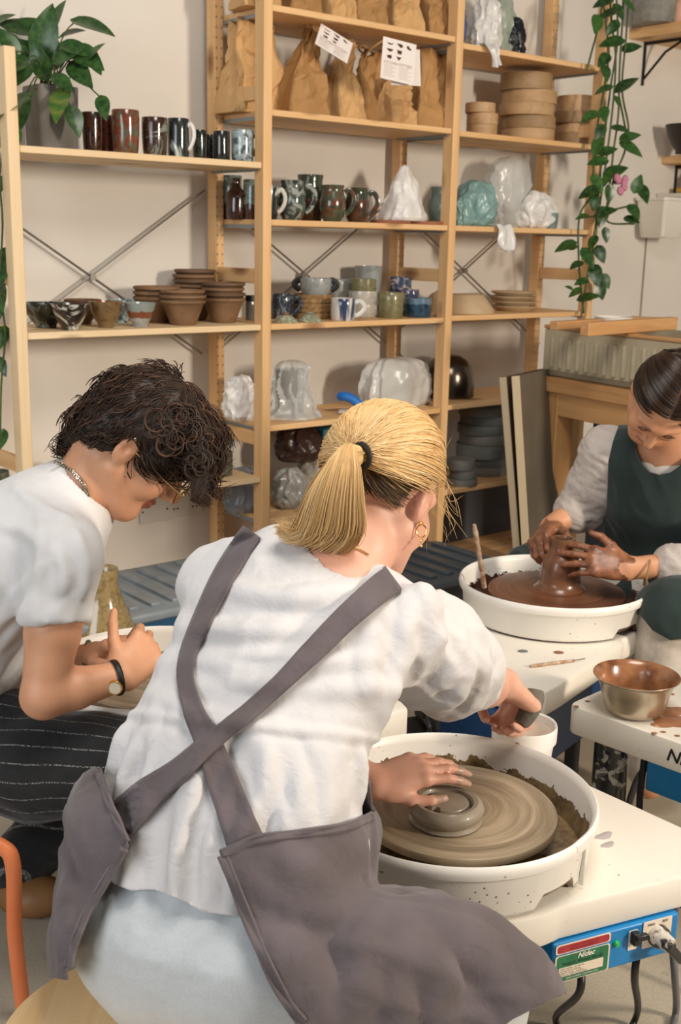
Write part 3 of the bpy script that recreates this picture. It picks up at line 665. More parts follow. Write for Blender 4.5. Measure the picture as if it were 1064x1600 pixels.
# --- far right wall shelves
def onwall(px, z, w): return sh(uat(px, w, z), w, z)
p = onwall(1022, zs + .046, .24); vessel('grey_pot', 'grey speckled pot on the upper wall shelf', 'pot', 0, 0, 0, 0, 66, 60, STRAIGHT, plain('pot_grey_speckled', '#7c7a72', '#93918a', scale=30), loc=p)
p = onwall(1062, zs + .046, .16); vessel('peach_vase', 'peach coloured vase at the picture edge on the upper wall shelf', 'vase', 0, 0, 0, 0, 34, 50, BOTTLE, plain('peach_glaze', '#d9a98a', rough=.4), loc=p)
p = onwall(1070, zs2 + .036, .22); vessel('dark_bowl', 'dark wide bowl on the lower wall shelf', 'bowl', 0, 0, 0, 0, 66, 44, BOWL, plain('bowl_dark_glaze', '#2a241d', rough=.3), loc=p)
# white wall pot with a flanged shelf and a sponge
u0, z0 = on_w(1030, 372, .28); k = mpp(sh(u0, .28, z0))
t = thing('wall_pot', 'white plastic wall pot under a small white ledge', 'pot', sh(u0, WALL_W, z0), ZW)
wp = plain('white_plastic', '#e2ddd2', rough=.35)
m = MB(); o_ = [(x + .0, y - .10) for x, y in [(-.1, -.085), (.1, -.085), (.1, .085), (-.1, .085)]]; n = 28; oo = [(x, y - .10) for x, y in [(q[0], q[1]) for q in [(.1 * max(-1, min(1, 1.35 * math.cos(2 * PI * i / n))), .09 * max(-1, min(1, 1.35 * math.sin(2 * PI * i / n)))) for i in range(n)]]]
for s_, z in ((.70, 0), (.78, .008), (.97, .17), (1.04, .172), (1.04, .185), (.94, .185), (.74, .02)): m.v += [(x * s_, (y + .1) * s_ - .1, z) for x, y in oo]
m.f = [(j * n + k_, j * n + (k_ + 1) % n, (j + 1) * n + (k_ + 1) % n, (j + 1) * n + k_) for j in range(6) for k_ in range(n)] + [tuple(range(n))[::-1], tuple(6 * n + k_ for k_ in range(n))]; m.mi = [0] * len(m.f)
m.build('pot', wp, t)
MB().box((.245, -.1, .20), (.34, .19, .022)).build('ledge', wp, t, bevel=.006)
sp = plain('sponge_yellow', '#c49a45', '#b38a3a', scale=60, rough=.95, bump=.5)
for k_, (dx, dz_, lb, sz) in enumerate([(.26, .2275, 'long yellow sponge lying on the white ledge', (.2, .10, .03)), (.28, .271, 'small yellow sponge on top of the long sponge', (.13, .09, .055))]):
    tag(MB().box((0, 0, 0), sz).build('yellow_sponge', sp, loc=sh(u0 + dx, WALL_W - .1, z0 + dz_ ), rz=ZW, bevel=.008), lb, 'sponge', 'sponges on the white ledge')
# ------------------------------------------------------------------ plants
leaf_m = NT('leaf_green'); _v = leaf_m.coord(rnd=False)
_a = leaf_m.n('ShaderNodeAttribute', _attribute_name='tone')
_c = leaf_m.ramp(_a.outputs['Fac'], [(0., '#142a14'), (.5, '#2a4d22'), (.85, '#44692c'), (1., '#8a8a3c')])
leaf_m.base(leaf_m.mix(leaf_m.ramp(leaf_m.noise(_v, 60, 3), [(.4, 0.), (.7, .35)]), _c, '#5d8a3c')); leaf_m.set(Roughness=.32); leaf_m = leaf_m.m
stem_m = plain('plant_stem', '#4a5a2c', '#3a4824', rough=.5)
class Leaves:
    def __init__(s): s.v = []; s.f = []; s.tone = []
    def leaf(s, base, tip, width, nrm_, tone, curl=.15, cup=.16):
        base = np.array(base); ax = np.array(tip) - base; L = np.linalg.norm(ax); ax = ax / L
        n = nrm_ - ax * (nrm_ @ ax); n = nrm(n); sd = np.cross(ax, n); o = len(s.v); N = 11
        for i in range(N):
            t = i / (N - 1); wd = width / 2 * (1.25 * math.sin(PI * t ** .72) ** .8 * (1.06 - .3 * t) if 0 < t < 1 else 0)
            for e in (-1, -.5, 0, .5, 1):
                s.v.append(base + ax * L * (t - .16 * abs(e) * (1 - t) ** 2.5) + sd * wd * e + n * (cup * wd * abs(e) - curl * L * (t - .3) ** 2)); s.tone.append(min(1, max(0, tone + .08 * math.sin(i * 2 + e))))
        for i in range(N - 1):
            for j in range(4): a = o + i * 5 + j; s.f.append((a, a + 1, a + 6, a + 5))
    def build(s, name, parent):
        m = MB(); m.v = [tuple(p) for p in s.v]; m.f = s.f; m.mi = [0] * len(s.f)
        o = m.build(name, leaf_m, parent, world=True, angle=0)
        at_ = o.data.attributes.new('tone', 'FLOAT', 'POINT'); at_.data.foreach_set('value', s.tone); return o
def leaf_px(L, px, py, Y, ln, ang, wd=.6, tone=.4, away=.0, curl=.2):
    """leaf whose middle lies on the sight line px,py at depth Y; ang = its direction (0 right, 90 up), ln in photo pixels"""
    c = at(px, py, Y); k = mpp(c); d = RT * math.cos(R(ang)) + UP * math.sin(R(ang)) - FW * away
    n = -FW + .7 * UP + .5 * V(random.uniform(-1, 1), random.uniform(-.3, .3), random.uniform(-.5, .5))
    d = nrm(d); a = c - d * ln * k / 2; L.leaf(a, c + d * ln * k / 2, ln * k * wd, n, tone, curl); return a
# potted plant on the left unit
pp = spot(82, 0, 0, .15); kk = mpp(pp)
plant = thing('potted_plant', 'leafy green plant in a square grey concrete planter on the upper left shelf', 'potted plant', pp, ZW)
hw = 44 * kk; conc = plain('planter_concrete', '#6d6962', '#827d75', scale=7, rough=.85, bump=.15)
def rrect(w, d, r, n=6, cx=0, cy=0):
    o = []
    for sx, sy, a0 in ((1, -1, -90), (1, 1, 0), (-1, 1, 90), (-1, -1, 180)):
        for i in range(n + 1):
            a = R(a0 + 90 * i / n); o.append((cx + sx * (w / 2 - r) + r * math.cos(a), cy + sy * (d / 2 - r) + r * math.sin(a)))
    return o
m = MB(); o_ = rrect(hw * 1.55, hw * 1.55, .02); n = len(o_); H_ = 94 * kk
for sc_, z in ((.9, 0), (.93, .01), (1.0, H_ - .004), (.985, H_), (.93, H_), (.92, H_ - .03)): m.v += [(x * sc_, y * sc_, z) for x, y in o_]
m.f = [(j * n + k, j * n + (k + 1) % n, (j + 1) * n + (k + 1) % n, (j + 1) * n + k) for j in range(5) for k in range(n)] + [tuple(range(n))[::-1], tuple(5 * n + k for k in range(n))]; m.mi = [0] * len(m.f)
m.build('planter', conc, plant)
YP = pp[1]; L = Leaves(); SM = MB(); src = pp + V(0, 0, H_ - .01)
for px, py, ln, an, tone, dy in [(150, 42, 66, -18, .3, .05), (72, 44, 78, 72, .35, 0), (90, 22, 50, 60, .4, .08), (125, 78, 52, -20, .3, -.04), (140, 92, 62, -38, .25, -.05), (152, 106, 30, -60, .45, -.06), (128, 118, 56, -50, .22, -.06), (108, 84, 50, 25, .4, -.05), (150, 78, 36, 40, .4, -.05), (92, 165, 62, -98, .88, -.12), (118, 192, 48, -72, .25, -.1), (162, 170, 40, -75, .3, -.1), (100, 130, 44, -40, .3, -.1), (60, 90, 56, 110, .3, -.05), (40, 75, 60, 140, .25, 0), (20, 40, 60, 160, .2, .05), (12, 105, 60, 215, .3, -.15), (10, 170, 84, 205, .25, -.2), (8, 60, 50, 130, .35, -.05), (20, 222, 46, -92, .5, -.22), (55, 60, 60, 40, .2, .1), (30, 120, 50, -120, .3, -.1), (115, 50, 40, 10, .22, .12), (85, 75, 48, 100, .28, .08), (4, 30, 46, 20, .3, .05), (48, 35, 44, 160, .3, .1), (0, 292, 34, -100, .3, -.2), (3, 420, 60, -95, .22, -.2), (-4, 470, 60, -80, .25, -.2), (2, 530, 40, -100, .3, -.2), (4, 575, 30, -70, .35, -.2), (0, 690, 36, -100, .5, -.2), (34, 178, 50, 262, .34, -.10)]:
    a = leaf_px(L, px, py, YP + dy, ln, an, wd=.5, tone=tone, away=random.uniform(-.1, .5))
    if py < 240: SM.tube(spline([src + V(random.uniform(-.03, .03), random.uniform(-.03, .03), 0), (src + a) / 2 + V(0, 0, .05), a], 8), .0022, 6)
SM.tube(spline([src + V(-.05, -.05, 0), at(2, 250, YP - .2), at(4, 350, YP - .2), at(0, 450, YP - .2), at(8, 520, YP - .2), at(2, 600, YP - .2), at(0, 690, YP - .2)], 40), .003, 6)
plant.rotation_euler = (0, 0, 0); plant.children[0].rotation_euler = (0, 0, ZW)
L.build('foliage', plant); SM.build('stems', stem_m, plant, world=True)
# trailing plant on the last post
v0 = sh(UP_U[3] + .03, -.035, 1.2)
vine = thing('trailing_plant', 'long trailing green plant hanging down the last shelf post', 'plant', v0)
L = Leaves(); SM = MB(); YV = lambda px, py: (lambda d: CAM + d * (((P2 - .03 * W - CAM) @ W) / (d @ W)))(ray(px, py))[1]
for path in ([(952, -30), (955, 30), (962, 90), (958, 160), (950, 230), (940, 300), (930, 370), (918, 430), (908, 495)], [(975, -30), (972, 40), (968, 110), (966, 180), (958, 240), (952, 300), (948, 345), (990, 350)], [(962, -30), (965, 60), (955, 130), (946, 200), (938, 270), (932, 340), (926, 400), (930, 450)], [(985, -30), (978, 60), (972, 140), (982, 200), (975, 240), (960, 275), (945, 330), (900, 342)], [(945, -20), (935, 40), (922, 90), (917, 110)], [(940, -20), (950, 80), (940, 160), (928, 230), (925, 300), (905, 340), (905, 420), (912, 490)], [(967, 150), (975, 190), (980, 215)], [(950, 330), (970, 325), (990, 322), (997, 335)]):
    SM.tube(spline([at(x, y, YV(x, y) - .01 * random.random()) for x, y in path], 40), .0042, 6)
for px, py, ln, an in [(932, 39, 34, -100), (948, 23, 36, 200), (953, 67, 40, 190), (989, 74, 32, 12), (982, 130, 42, 35), (941, 141, 30, 200), (947, 116, 28, -80), (920, 183, 34, 210), (971, 202, 32, -20), (987, 213, 34, 15), (989, 234, 42, -30), (932, 232, 34, -110), (952, 235, 32, 20), (932, 253, 34, 190), (917, 302, 34, 205), (950, 330, 34, 15), (964, 267, 40, 20), (997, 285, 30, 70), (1006, 304, 36, -70), (992, 332, 30, -60), (989, 344, 26, -20), (940, 341, 34, -100), (947, 369, 24, -80), (908, 339, 22, 200), (881, 386, 36, 200), (897, 386, 18, 20), (939, 399, 30, -70), (920, 405, 36, -60), (899, 415, 26, 210), (931, 432, 36, -80), (947, 441, 26, -70), (907, 441, 26, 200), (922, 464, 36, 10), (939, 456, 30, -75), (897, 458, 24, 210), (888, 449, 14, 160), (942, 95, 30, 230), (968, 20, 30, -60), (956, 45, 28, -130), (944, 180, 28, -90), (936, 208, 28, 240), (948, 280, 30, -120), (935, 290, 34, -60), (952, 305, 30, -90), (928, 318, 26, -100), (965, 160, 20, -60), (970, 285, 24, 10), (925, 380, 26, -120), (940, 5, 34, 200), (985, 10, 26, -40)]:
    leaf_px(L, px, py, YV(px, py) - .04 - .05 * random.random(), ln * .92, an, wd=.58, tone=random.choice([.1, .2, .3, .4, .6]), away=random.uniform(-.2, .4))
L.build('foliage', vine); SM.build('stems', stem_m, vine, world=True)
m = MB()
for k in range(7): m.ball(at(970 + 7 * math.sin(k * 2.4), 288 + 11 * math.cos(k * 1.7), 4.86), (.014, .012, .018), 8)
m.build('pink_blossom', plain('blossom_pink', '#b8748a', rough=.6), vine, world=True).__setitem__('label', 'small pink blossom')

# ------------------------------------------------------------------ bench with a plaster trough
A = at(832, 585, 4.42); B = onz(1000, 613, A[2]); e1 = nrm((B - A) * V(1, 1, 0)); e2 = np.cross(V(0, 0, 1), e1)       # e1 towards us on the right, e2 away
za = math.atan2(e1[1], e1[0]); zb = A[2]
bench = thing('work_bench', 'rough timber bench carrying the ribbed trough', 'bench', V(A[0], A[1], 0), za)
rw = wood('rough_timber', '#c28f5c', '#d4a46e', '#9c6a40', axis=0); rwz = wood('rough_timber_leg', '#b98450', '#cb9a63', '#8f5f38', axis=2)
LB, DB = 1.25, .55
MB().box((LB / 2, DB / 2, zb - .0275), (LB, DB, .055)).build('bench_top', rw, bench, bevel=.003)
for y in (.03, DB - .03): MB().box((LB / 2 + .02, y + .012, zb - .10), (LB - .06, .045, .088)).build('apron_rail', rw, bench, bevel=.003)
for x in (.09, LB - .12):
    for y in (.06, DB - .06):
        lg = MB().box((x, y, (zb - .055) / 2), (.085, .085, zb - .055)).build('leg', rwz, bench, bevel=.003)
        if x < .2 and y < .2: MB().box((0, 0, 0), (.002, .03, .10)).build('dark_stain', plain('stain_dark', '#3b2420', rough=.8), lg, loc=(x - .0435, y, zb - .25))
k = mpp(A); tz = zb + .001
C0 = A + e1 * .02 + e2 * .03; TH = 72 * k
tr = thing('plaster_trough', 'long ribbed grey plaster trough on the timber bench', 'trough', V(C0[0], C0[1], tz), za)
trm = plain('trough_plaster', '#b3a88d', '#c0b59b', scale=8, rough=.85, bump=.1)
TL, TD, th = 1.1, .46, .03
m = MB()
m.box((TL / 2, TD / 2, .015), (TL, TD, .03)); m.box((TL / 2, th / 2, TH / 2), (TL, th, TH)); m.box((TL / 2, TD - th / 2, TH / 2), (TL, th, TH)); m.box((th / 2, TD / 2, TH / 2), (th, TD - 2 * th, TH)); m.box((TL - th / 2, TD / 2, TH / 2), (th, TD - 2 * th, TH))
m.build('basin', trm, tr, bevel=.006)
fm = MB()
for j in range(22):
    x = .055 + j * .047
    fm.tube([(x, -.002, TH * .22), (x, -.002, TH * .78)], .0105, 10, flat=1.0); 
    for z in (TH * .22, TH * .78): fm.ball((x, -.002, z), .0105, 10)
fm.build('ribs', trm, tr)
rim = MB().box((TL / 2, .02, 0), (TL, .05, .012)).box((.02, TD / 2, 0), (.05, TD, .012)).build('wooden_rim', rw, tr, loc=(0, 0, TH + .0065), bevel=.003)
for pa, pb, hz, lb in [((865, 509), (935, 504), .03, 'short timber batten across the left end of the trough'), ((913, 518), (1052, 508), .045, 'long timber batten lying across the trough'), ((985, 500), (1050, 503), .03, 'timber batten at the back of the trough')]:
    a, b = onz(*pa, tz + TH + .03), onz(*pb, tz + TH + .03); d = b - a; L_ = np.linalg.norm(d)
    tag(MB().box((0, 0, 0), (L_, .035, hz)).build('timber_batten', rw, loc=(a + b) / 2 + V(0, 0, hz * .5 - .015), rz=math.atan2(d[1], d[0]), bevel=.003), lb, 'batten', 'battens on the trough')
p = onz(958, 503, tz + TH + .03); tag(mbl(DISH, .07, .02).build('white_dish', plain('white_plastic', '#e2ddd2'), loc=p + V(0, 0, .0)), 'shallow white dish lying on the trough battens', 'dish')
# boards leaning beside the bench
bd_e = plain('board_edge_cream', '#d8c4a0', rough=.6)
def leanboard(name, label, top, bot, wpx, Y, facec, th):
    a, b = at(*top, Y + .10), at(*bot, Y); k = mpp(b); d = a - b
    n = nrm(np.cross(d, e1 * 1.)); wv = nrm(e2 + e1 * -.15) * wpx * k / abs((proj(b + nrm(e2 + e1 * -.15))[0] - proj(b)[0])[0] / 1000 * 0 + 1)
    t = thing(name, label, 'board', b, 0, 'boards leaning by the bench')
    wv = nrm(RT * .55 + V(0, 1, 0) * .83) * wpx
    tv = nrm(np.cross(d, wv)) * th
    def slab(o, wv_, m_): 
        q = [o, o + wv_, o + wv_ + tv, o + tv]
        return MB().add([p_ - b for p_ in q] + [p_ - b + d for p_ in q], [(0, 3, 2, 1), (4, 5, 6, 7), (0, 1, 5, 4), (1, 2, 6, 5), (2, 3, 7, 6), (3, 0, 4, 7)])
    slab(b, wv, 0).build('panel', facec, t)
    slab(b - wv * .0 - nrm(wv) * .004, nrm(wv) * .004, 0).build('edge', bd_e, t)
leanboard('leaning_board', 'first leaning board, cream edged, nearest the shelves', (781, 590), (806, 905), .34, 4.15, plain('board_brown', '#5f4c39', rough=.7), -.028)
leanboard('leaning_board', 'second leaning board, cream edged, nearest the bench leg', (800, 588), (819, 905), .34, 4.08, plain('board_grey', '#5f5648', '#6a6152', scale=5, rough=.6), -.03)
tag(MB().box((LB * .5, DB * .66, (zb - .17) / 2), (1.0, .30, zb - .17)).build('shade_box', plain('shade_box_slate', '#3d4044', rough=.6), loc=(A[0], A[1], .002), rz=za, bevel=.004), 'added dark slate box standing in for the shade under the timber bench', 'shade box')  # added dark box, stands in for the deep shade under the bench
tag(MB().box((0, 0, .148), (.74, .012, .294)).build('shade_sheet', plain('shade_sheet_slate', '#4b4d52', rough=.7), loc=sh((UP_U[2] + UP_U[3]) / 2, DEP - .03, ztop(2, 6) + .001), rz=ZW), 'added dark grey sheet standing in for the shade behind the lowest right shelf', 'panel')  # added dark sheet in place of the shadowed back wall above the lowest shelf
# ------------------------------------------------------------------ crates, vase, sockets
def crate(label, c, ln, dp, h, col, lidcol, ribs):
    t = thing('storage_crate', label, 'crate', V(c[0], c[1], 0), ZW, 'lidded plastic crates on the floor')
    m = MB(); o = rrect(ln * .9, dp * .88, .03); n = len(o)
    for s_, z in ((.92, 0), (1, h - .03), (1.0, h - .028)): m.v += [(x * s_, y * s_, z) for x, y in o]
    m.f = [(j * n + k, j * n + (k + 1) % n, (j + 1) * n + (k + 1) % n, (j + 1) * n + k) for j in range(2) for k in range(n)] + [tuple(range(n))[::-1], tuple(2 * n + k for k in range(n))]; m.mi = [0] * len(m.f)
    m.build('box', col, t)
    lm = MB().prism(rrect(ln, dp, .04), h - .028, h, bev=.006)
    for j in range(ribs): lm.box((-ln * .42 + ln * .84 * j / (ribs - 1), 0, h + .004), (ln * .84 / ribs * .5, dp * .78, .012))
    lm.build('lid', lidcol, t, bevel=.003)
    for e in (-1, 1): MB().box((e * ln * .48, 0, h - .05), (.02, .12, .05)).build('latch', lidcol, t, bevel=.004)
lidg = plain('lid_grey_plastic', '#7d858b', '#8a9298', rough=.35)
crate('blue plastic crate with a ribbed grey lid behind the tan vase', onz(232, 918, .37), .66, .42, .37, plain('crate_blue', '#2f5f86', rough=.3), lidg, 9)
crate('dark plastic crate with a grey lid on the floor behind the blonde head', onz(640, 884, .33), .62, .40, .33, plain('crate_dark', '#33383c', '#4a4f52', scale=6, rough=.35), plain('lid_dark_grey', '#4b545b', rough=.35), 8)
p = V(*(onz(163, 1010, .25)[:2]), 0)
pv = at(166, 888, 2.95); vz = pv[2]
tag(mbl([(0, 0), (.6, 0), (.85, .06), (1, .25), (.95, .45), (.72, .65), (.45, .82), (.33, .92), (.36, .98), (.34, 1), (.28, .98), (.27, .9), (0, .6)], .125, vz, 48).build('tan_vase', glaze('glaze_vase_tan', '#85704a', '#9a855b', scale=30, dist=.4), loc=V(pv[0] - .012, pv[1], 0)), 'tall tan bottle vase standing behind the seated person in the T-shirt', 'vase')
sock = plain('socket_white', '#d3d0ca', rough=.35); hole = plain('socket_hole', '#1e1d1c')
for (px, py), lb, pins in [((240, 797), 'blank white socket plate beneath the chin', False), ((288, 787), 'white wall socket with pin holes under the olive mugs', True)]:
    u, z = on_w(px, py, WALL_W); t = thing('wall_socket', lb, 'socket', sh(u, WALL_W - .005, z), ZW, 'sockets on the back wall')
    MB().box((0, 0, 0), (.146 if pins else .12, .009, .086)).build('plate', sock, t, bevel=.003)
    m = MB()
    for x, z_ in ([(-.035, -.012), (-.05, -.012), (-.042, .014), (.03, -.012), (.046, -.012), (.038, .014), (-.062, 0.02), (.062, .02)] if pins else [(-.05, 0), (.05, 0)]): m.box((x, -.0052, z_), (.006, .002, .007))
    ph_ = m.build('pin_holes', hole, t, smooth=False)
# ------------------------------------------------------------------ potter's wheels
white_t = NT('wheel_white_plastic'); _v = white_t.coord(rnd=False)
_c = white_t.ramp(white_t.noise(_v, 3, 4), [(.3, '#e4ddd0'), (.7, '#ece6da')])
_vo = white_t.n('ShaderNodeTexVoronoi', Scale=55.); white_t.l(white_t.coord((1, 1, 1), rnd=False), _vo.inputs['Vector'])
_msk = white_t.math('MULTIPLY', white_t.ramp(_vo.outputs['Distance'], [(.06, 1.), (.12, 0.)]), white_t.ramp(white_t.noise(_v, 9, 3), [(.55, 0.), (.62, 1.)]))
_c = white_t.mix(_msk, _c, '#8d6b52')
_c = white_t.mix(white_t.ramp(white_t.noise(_v, 16, 6, .7, 1), [(.66, 0.), (.72, .3)]), _c, '#9a8a7c')
white_t.base(_c); white_t.set(Roughness=.38); white_t = white_t.m
def panmat(name, slip, zrel, dark):
    t = NT(name); v = t.coord(rnd=False); c = t.ramp(t.noise(v, 4, 4), [(.3, '#e6e2da'), (.7, '#efebe3')])
    vo = t.n('ShaderNodeTexVoronoi', Scale=95.); t.l(v, vo.inputs['Vector'])
    k = t.math('MULTIPLY', t.ramp(vo.outputs['Distance'], [(.10, 1.), (.2, 0.)]), t.ramp(t.noise(v, 14, 3), [(.55, 0.), (.62, 1.)]))
    c = t.mix(k, c, dark)
    tc = t.n('ShaderNodeTexCoord'); sp = t.n('ShaderNodeSeparateXYZ'); t.l(tc.outputs['Object'], sp.inputs[0])
    r = t.math('SQRT', t.math('ADD', t.math('MULTIPLY', sp.outputs[0], sp.outputs[0]), t.math('MULTIPLY', sp.outputs[1], sp.outputs[1])))
    z = t.math('ADD', sp.outputs[2], t.math('MULTIPLY', t.math('SUBTRACT', t.noise(v, 26, 6, .65), .5), .085))
    inner = t.math('LESS_THAN', t.math('SUBTRACT', r, t.math('MULTIPLY', sp.outputs[2], .155)), zrel[1])
    k2 = t.math('MULTIPLY', t.math('LESS_THAN', z, zrel[0]), inner)
    sl = t.ramp(t.noise(v, 30, 5, .65), [(.35, dark), (.62, slip)])
    c = t.mix(k2, c, sl); t.base(c)
    t.l(t.math('SUBTRACT', .38, t.math('MULTIPLY', k2, .2)), t.b.inputs['Roughness']); t.bump(t.math('MULTIPLY', t.noise(v, 40, 5), k2), .4, .006); return t.m
def slurry(name, c1, c2, c3, rough=.3):
    t = NT(name); tc = t.n('ShaderNodeTexCoord'); sp = t.n('ShaderNodeSeparateXYZ'); t.l(tc.outputs['Object'], sp.inputs[0])
    r = t.math('SQRT', t.math('ADD', t.math('MULTIPLY', sp.outputs[0], sp.outputs[0]), t.math('MULTIPLY', sp.outputs[1], sp.outputs[1])))
    cb = t.n('ShaderNodeCombineXYZ'); t.l(t.math('MULTIPLY', r, 70.), cb.inputs[0])
    t.l(t.math('MULTIPLY', sp.outputs[0], 5.), cb.inputs[1]); t.l(t.math('MULTIPLY', sp.outputs[1], 5.), cb.inputs[2])
    f = t.noise(cb.outputs[0], 1.0, 6, .6, .3)
    c = t.ramp(f, [(.32, c1), (.5, c2), (.68, c3)])
    t.base(c); t.set(Roughness=rough); t.bump(f, .25, .003); return t.m
def pan(parent, c, r, z0, z1, rin, mat, joint=None, zoff=0):
    """splash pan: rolled rim, sloping wall, floor"""
    H = z1 - z0
    prof = [(rin * .5, .004), (r * .90, .0), (r * .925, .004), (r * .945, .012), (r * .965, H - .028), (r * .975, H - .024), (r, H - .020), (r * 1.008, H - .012), (r * 1.0, H - .003), (r * .985, H), (r * .965, H - .004), (r * .952, H - .014), (r * .93, .03), (r * .9, .014), (rin * .5, .012)]
    m = MB().lathe(prof, 96)
    if joint is not None:
        v = []
        for x, y, z in m.v:
            a = (math.degrees(math.atan2(y, x)) - joint + 180) % 360 - 180; rr = math.hypot(x, y)
            if rr > r * .88 and z < .014 and 2 < a + 22 < 24: z += .016; 
            v.append((x, y, z))
        m.v = v
    o = m.build('splash_pan', mat, parent, loc=(c[0] - parent.location[0], c[1] - parent.location[1], z0))
    if joint is not None:
        a = R(joint); d = V(math.cos(a), math.sin(a), 0); tn = V(-d[1], d[0], 0)
        jm = MB().box(d * r * .985 + V(0, 0, H - .008), (.048, .009, .013), frame(tn, -d, V(0, 0, 1))).box(d * r * .962 + tn * .02 + V(0, 0, H * .45), (.004, .008, H * .8), frame(tn, -d, V(0, 0, 1)))
        jm.build('pan_joint', mat, o, bevel=.004)
    return o
def star(cx, cy, rect, rad, n=120):
    """outline: union of a convex polygon and a disc about (cx,cy)"""
    P = np.array(rect); o = []
    for i in range(n):
        a = 2 * PI * i / n; d = V(math.cos(a), math.sin(a)); best = rad
        for p, q in zip(P, np.roll(P, -1, 0)):
            e = q - p; M_ = np.array([[d[0], -e[0]], [d[1], -e[1]]])
            if abs(np.linalg.det(M_)) < 1e-9: continue
            s_, t_ = np.linalg.solve(M_, p - V(cx, cy))
            if s_ > 0 and -1e-6 <= t_ <= 1 + 1e-6: best = max(best, s_)
        o.append((cx + d[0] * best, cy + d[1] * best))
    return o
def roundpoly(P, r, n=6):
    P = [np.array(p, float) for p in P]; o = []
    for i, p in enumerate(P):
        a = nrm(P[i - 1] - p); b = nrm(P[(i + 1) % len(P)] - p); c1, c2 = p + a * r, p + b * r
        for k in range(n + 1):
            t = k / n; o.append(tuple((1 - t) ** 2 * c1 + 2 * t * (1 - t) * p + t * t * c2))
    return o
TZ = .46
# --- front wheel (grey clay)
wc = V(.192, 1.628); pc = V(.182, 1.622)
fa = onz(905, 1218, TZ)[:2]; fb = onz(1064, 1290, TZ)[:2]; na = onz(1064, 1371, TZ)[:2]; nb = onz(880, 1417, TZ)[:2]
d1 = nrm(fb - fa); d2 = nrm(na - nb)
M_ = np.array([[d1[0], -d2[0]], [d1[1], -d2[1]]]); s_, t_ = np.linalg.solve(M_, nb - fa); corner = fa + d1 * s_
far = corner - d1 * ((corner - fa) @ d1 + .16); left = corner - d2 * .37
rect = [tuple(corner), tuple(far), tuple(far - d2 * .42), tuple(left)]
front = thing('potters_wheel', 'white potter\'s wheel with grey clay and a blue control box, nearest to us', 'potter\'s wheel', V(wc[0], wc[1], 0), 0, 'potter\'s wheels')
rel = lambda P, c: [(x - c[0], y - c[1]) for x, y in P]
out = star(wc[0], wc[1], roundpoly(rect, .03), .216)
MB().prism(rel(out, wc), TZ - .054, TZ, bev=.007).build('table', white_t, front, angle=30)
greyslip = slurry('slip_grey', '#7a6a55', '#97866e', '#b09e84'); 
pan(front, pc, .222, TZ + .001, .553, .1, panmat('front_pan_white', '#8f7a58', (.048, .2046), '#5d4a34'), joint=-37)
MB().lathe([(0, .508), (.14, .508), (.1535, .511), (.1545, .518), (.153, .5225), (.15, .524), (.06, .5245), (0, .5245)], 96).build('wheel_head', greyslip, front)
MB().tube([(0, 0, TZ + .014), (0, 0, .509)], .03, 24).build('shaft', plain('steel', '#8b8b88', metal=.9, rough=.3), front)
# control box under the table edge
blue = plain('control_blue', '#1277b6', '#1581c2', scale=5, rough=.4)
zb_ = math.atan2(d2[1], d2[0]); b0 = onz(822, 1500, TZ - .07)[:2] + V(-d1[0], -d1[1]) * .012
bl = onz(868, 1481, TZ - .055)[:2]; br = onz(1056, 1422, TZ - .055)[:2]
b0 = bl + nrm(np.array([-d2[1], d2[0]])) * .004; bw = (br - bl) @ d2
nin = np.array([-d2[1], d2[0]])
if nin @ (wc - bl) < 0: nin = -nin
BH = 71 * mpp(at(950, 1480, 1.45))
cb = MB().box((bw / 2, .09, -BH / 2), (bw, .18, BH)).build('control_box', blue, front, loc=(bl[0] - wc[0] + nin[0] * .004, bl[1] - wc[1] + nin[1] * .004, TZ - .0545), rz=zb_, bevel=.004)
wl = plain('label_cream', '#e8d9c6', rough=.5); gl = plain('label_green', '#1f6a45', '#2a7a50', scale=40, rough=.4); rl = plain('label_red', '#a32a30', '#b5383a', scale=60, rough=.4); ink = plain('label_ink', '#22302a', rough=.6); wtx = plain('label_white', '#ece7df', rough=.5)
def plate(x0, x1, z0, z1, mat, y, name, r=.004):
    w_, h_ = (x1 - x0) * bw, (z1 - z0) * BH
    o = rrect(w_, h_, r, 4); m = MB().prism(o, 0, .0008)
    return m.build(name, mat, cb, loc=((x0 + x1) / 2 * bw, -y, -(z0 + z1) / 2 * BH), rot=(R(90), 0, 0), smooth=False)
LX0, LX1 = .015, .44
plate(LX0, LX1, .02, .25, wl, .0005, 'warning_label'); plate(LX0 + .012, LX1 - .012, .045, .225, rl, .0009, 'red_field')
plate(LX0, LX1, .29, .97, wl, .0005, 'name_plate'); plate(LX0 + .012, LX1 - .012, .31, .95, gl, .0009, 'green_field'); plate(LX0 + .03, LX1 - .05, .60, .83, wl, .0013, 'data_field', .001)
def btext(s, x, z, size, mat, shear=0, bold=0, name='lettering', y=.0024, align='CENTER'): return text(s, size, mat, cb, (x * bw, -y, -z * BH), (R(90), 0, 0), name, shear, align, bold)
mid = (LX0 + LX1) / 2
btext('Nidec', mid + .02, .385, BH * .185, wtx, .35, .0003, 'maker_lettering'); btext("Potter's Wheels RK-3E", mid, .52, BH * .115, ink, .1, 0, 'type_lettering')
for j, s in enumerate(['INPUT POWER: 1PH 240V 3A', 'REVOLUTION: 0-250 rpm', 'WEIGHT: 46.5 kg    CLASS: B', 'SERIAL NO. 0482  MOTOR 400W']): btext(s, LX0 + .04, .635 + .054 * j, BH * .05, ink, 0, 0, 'data_lettering', .0028, 'LEFT')
btext('NIDEC-SHIMPO CORPORATION', mid, .885, BH * .06, wtx, 0, 0, 'foot_lettering')
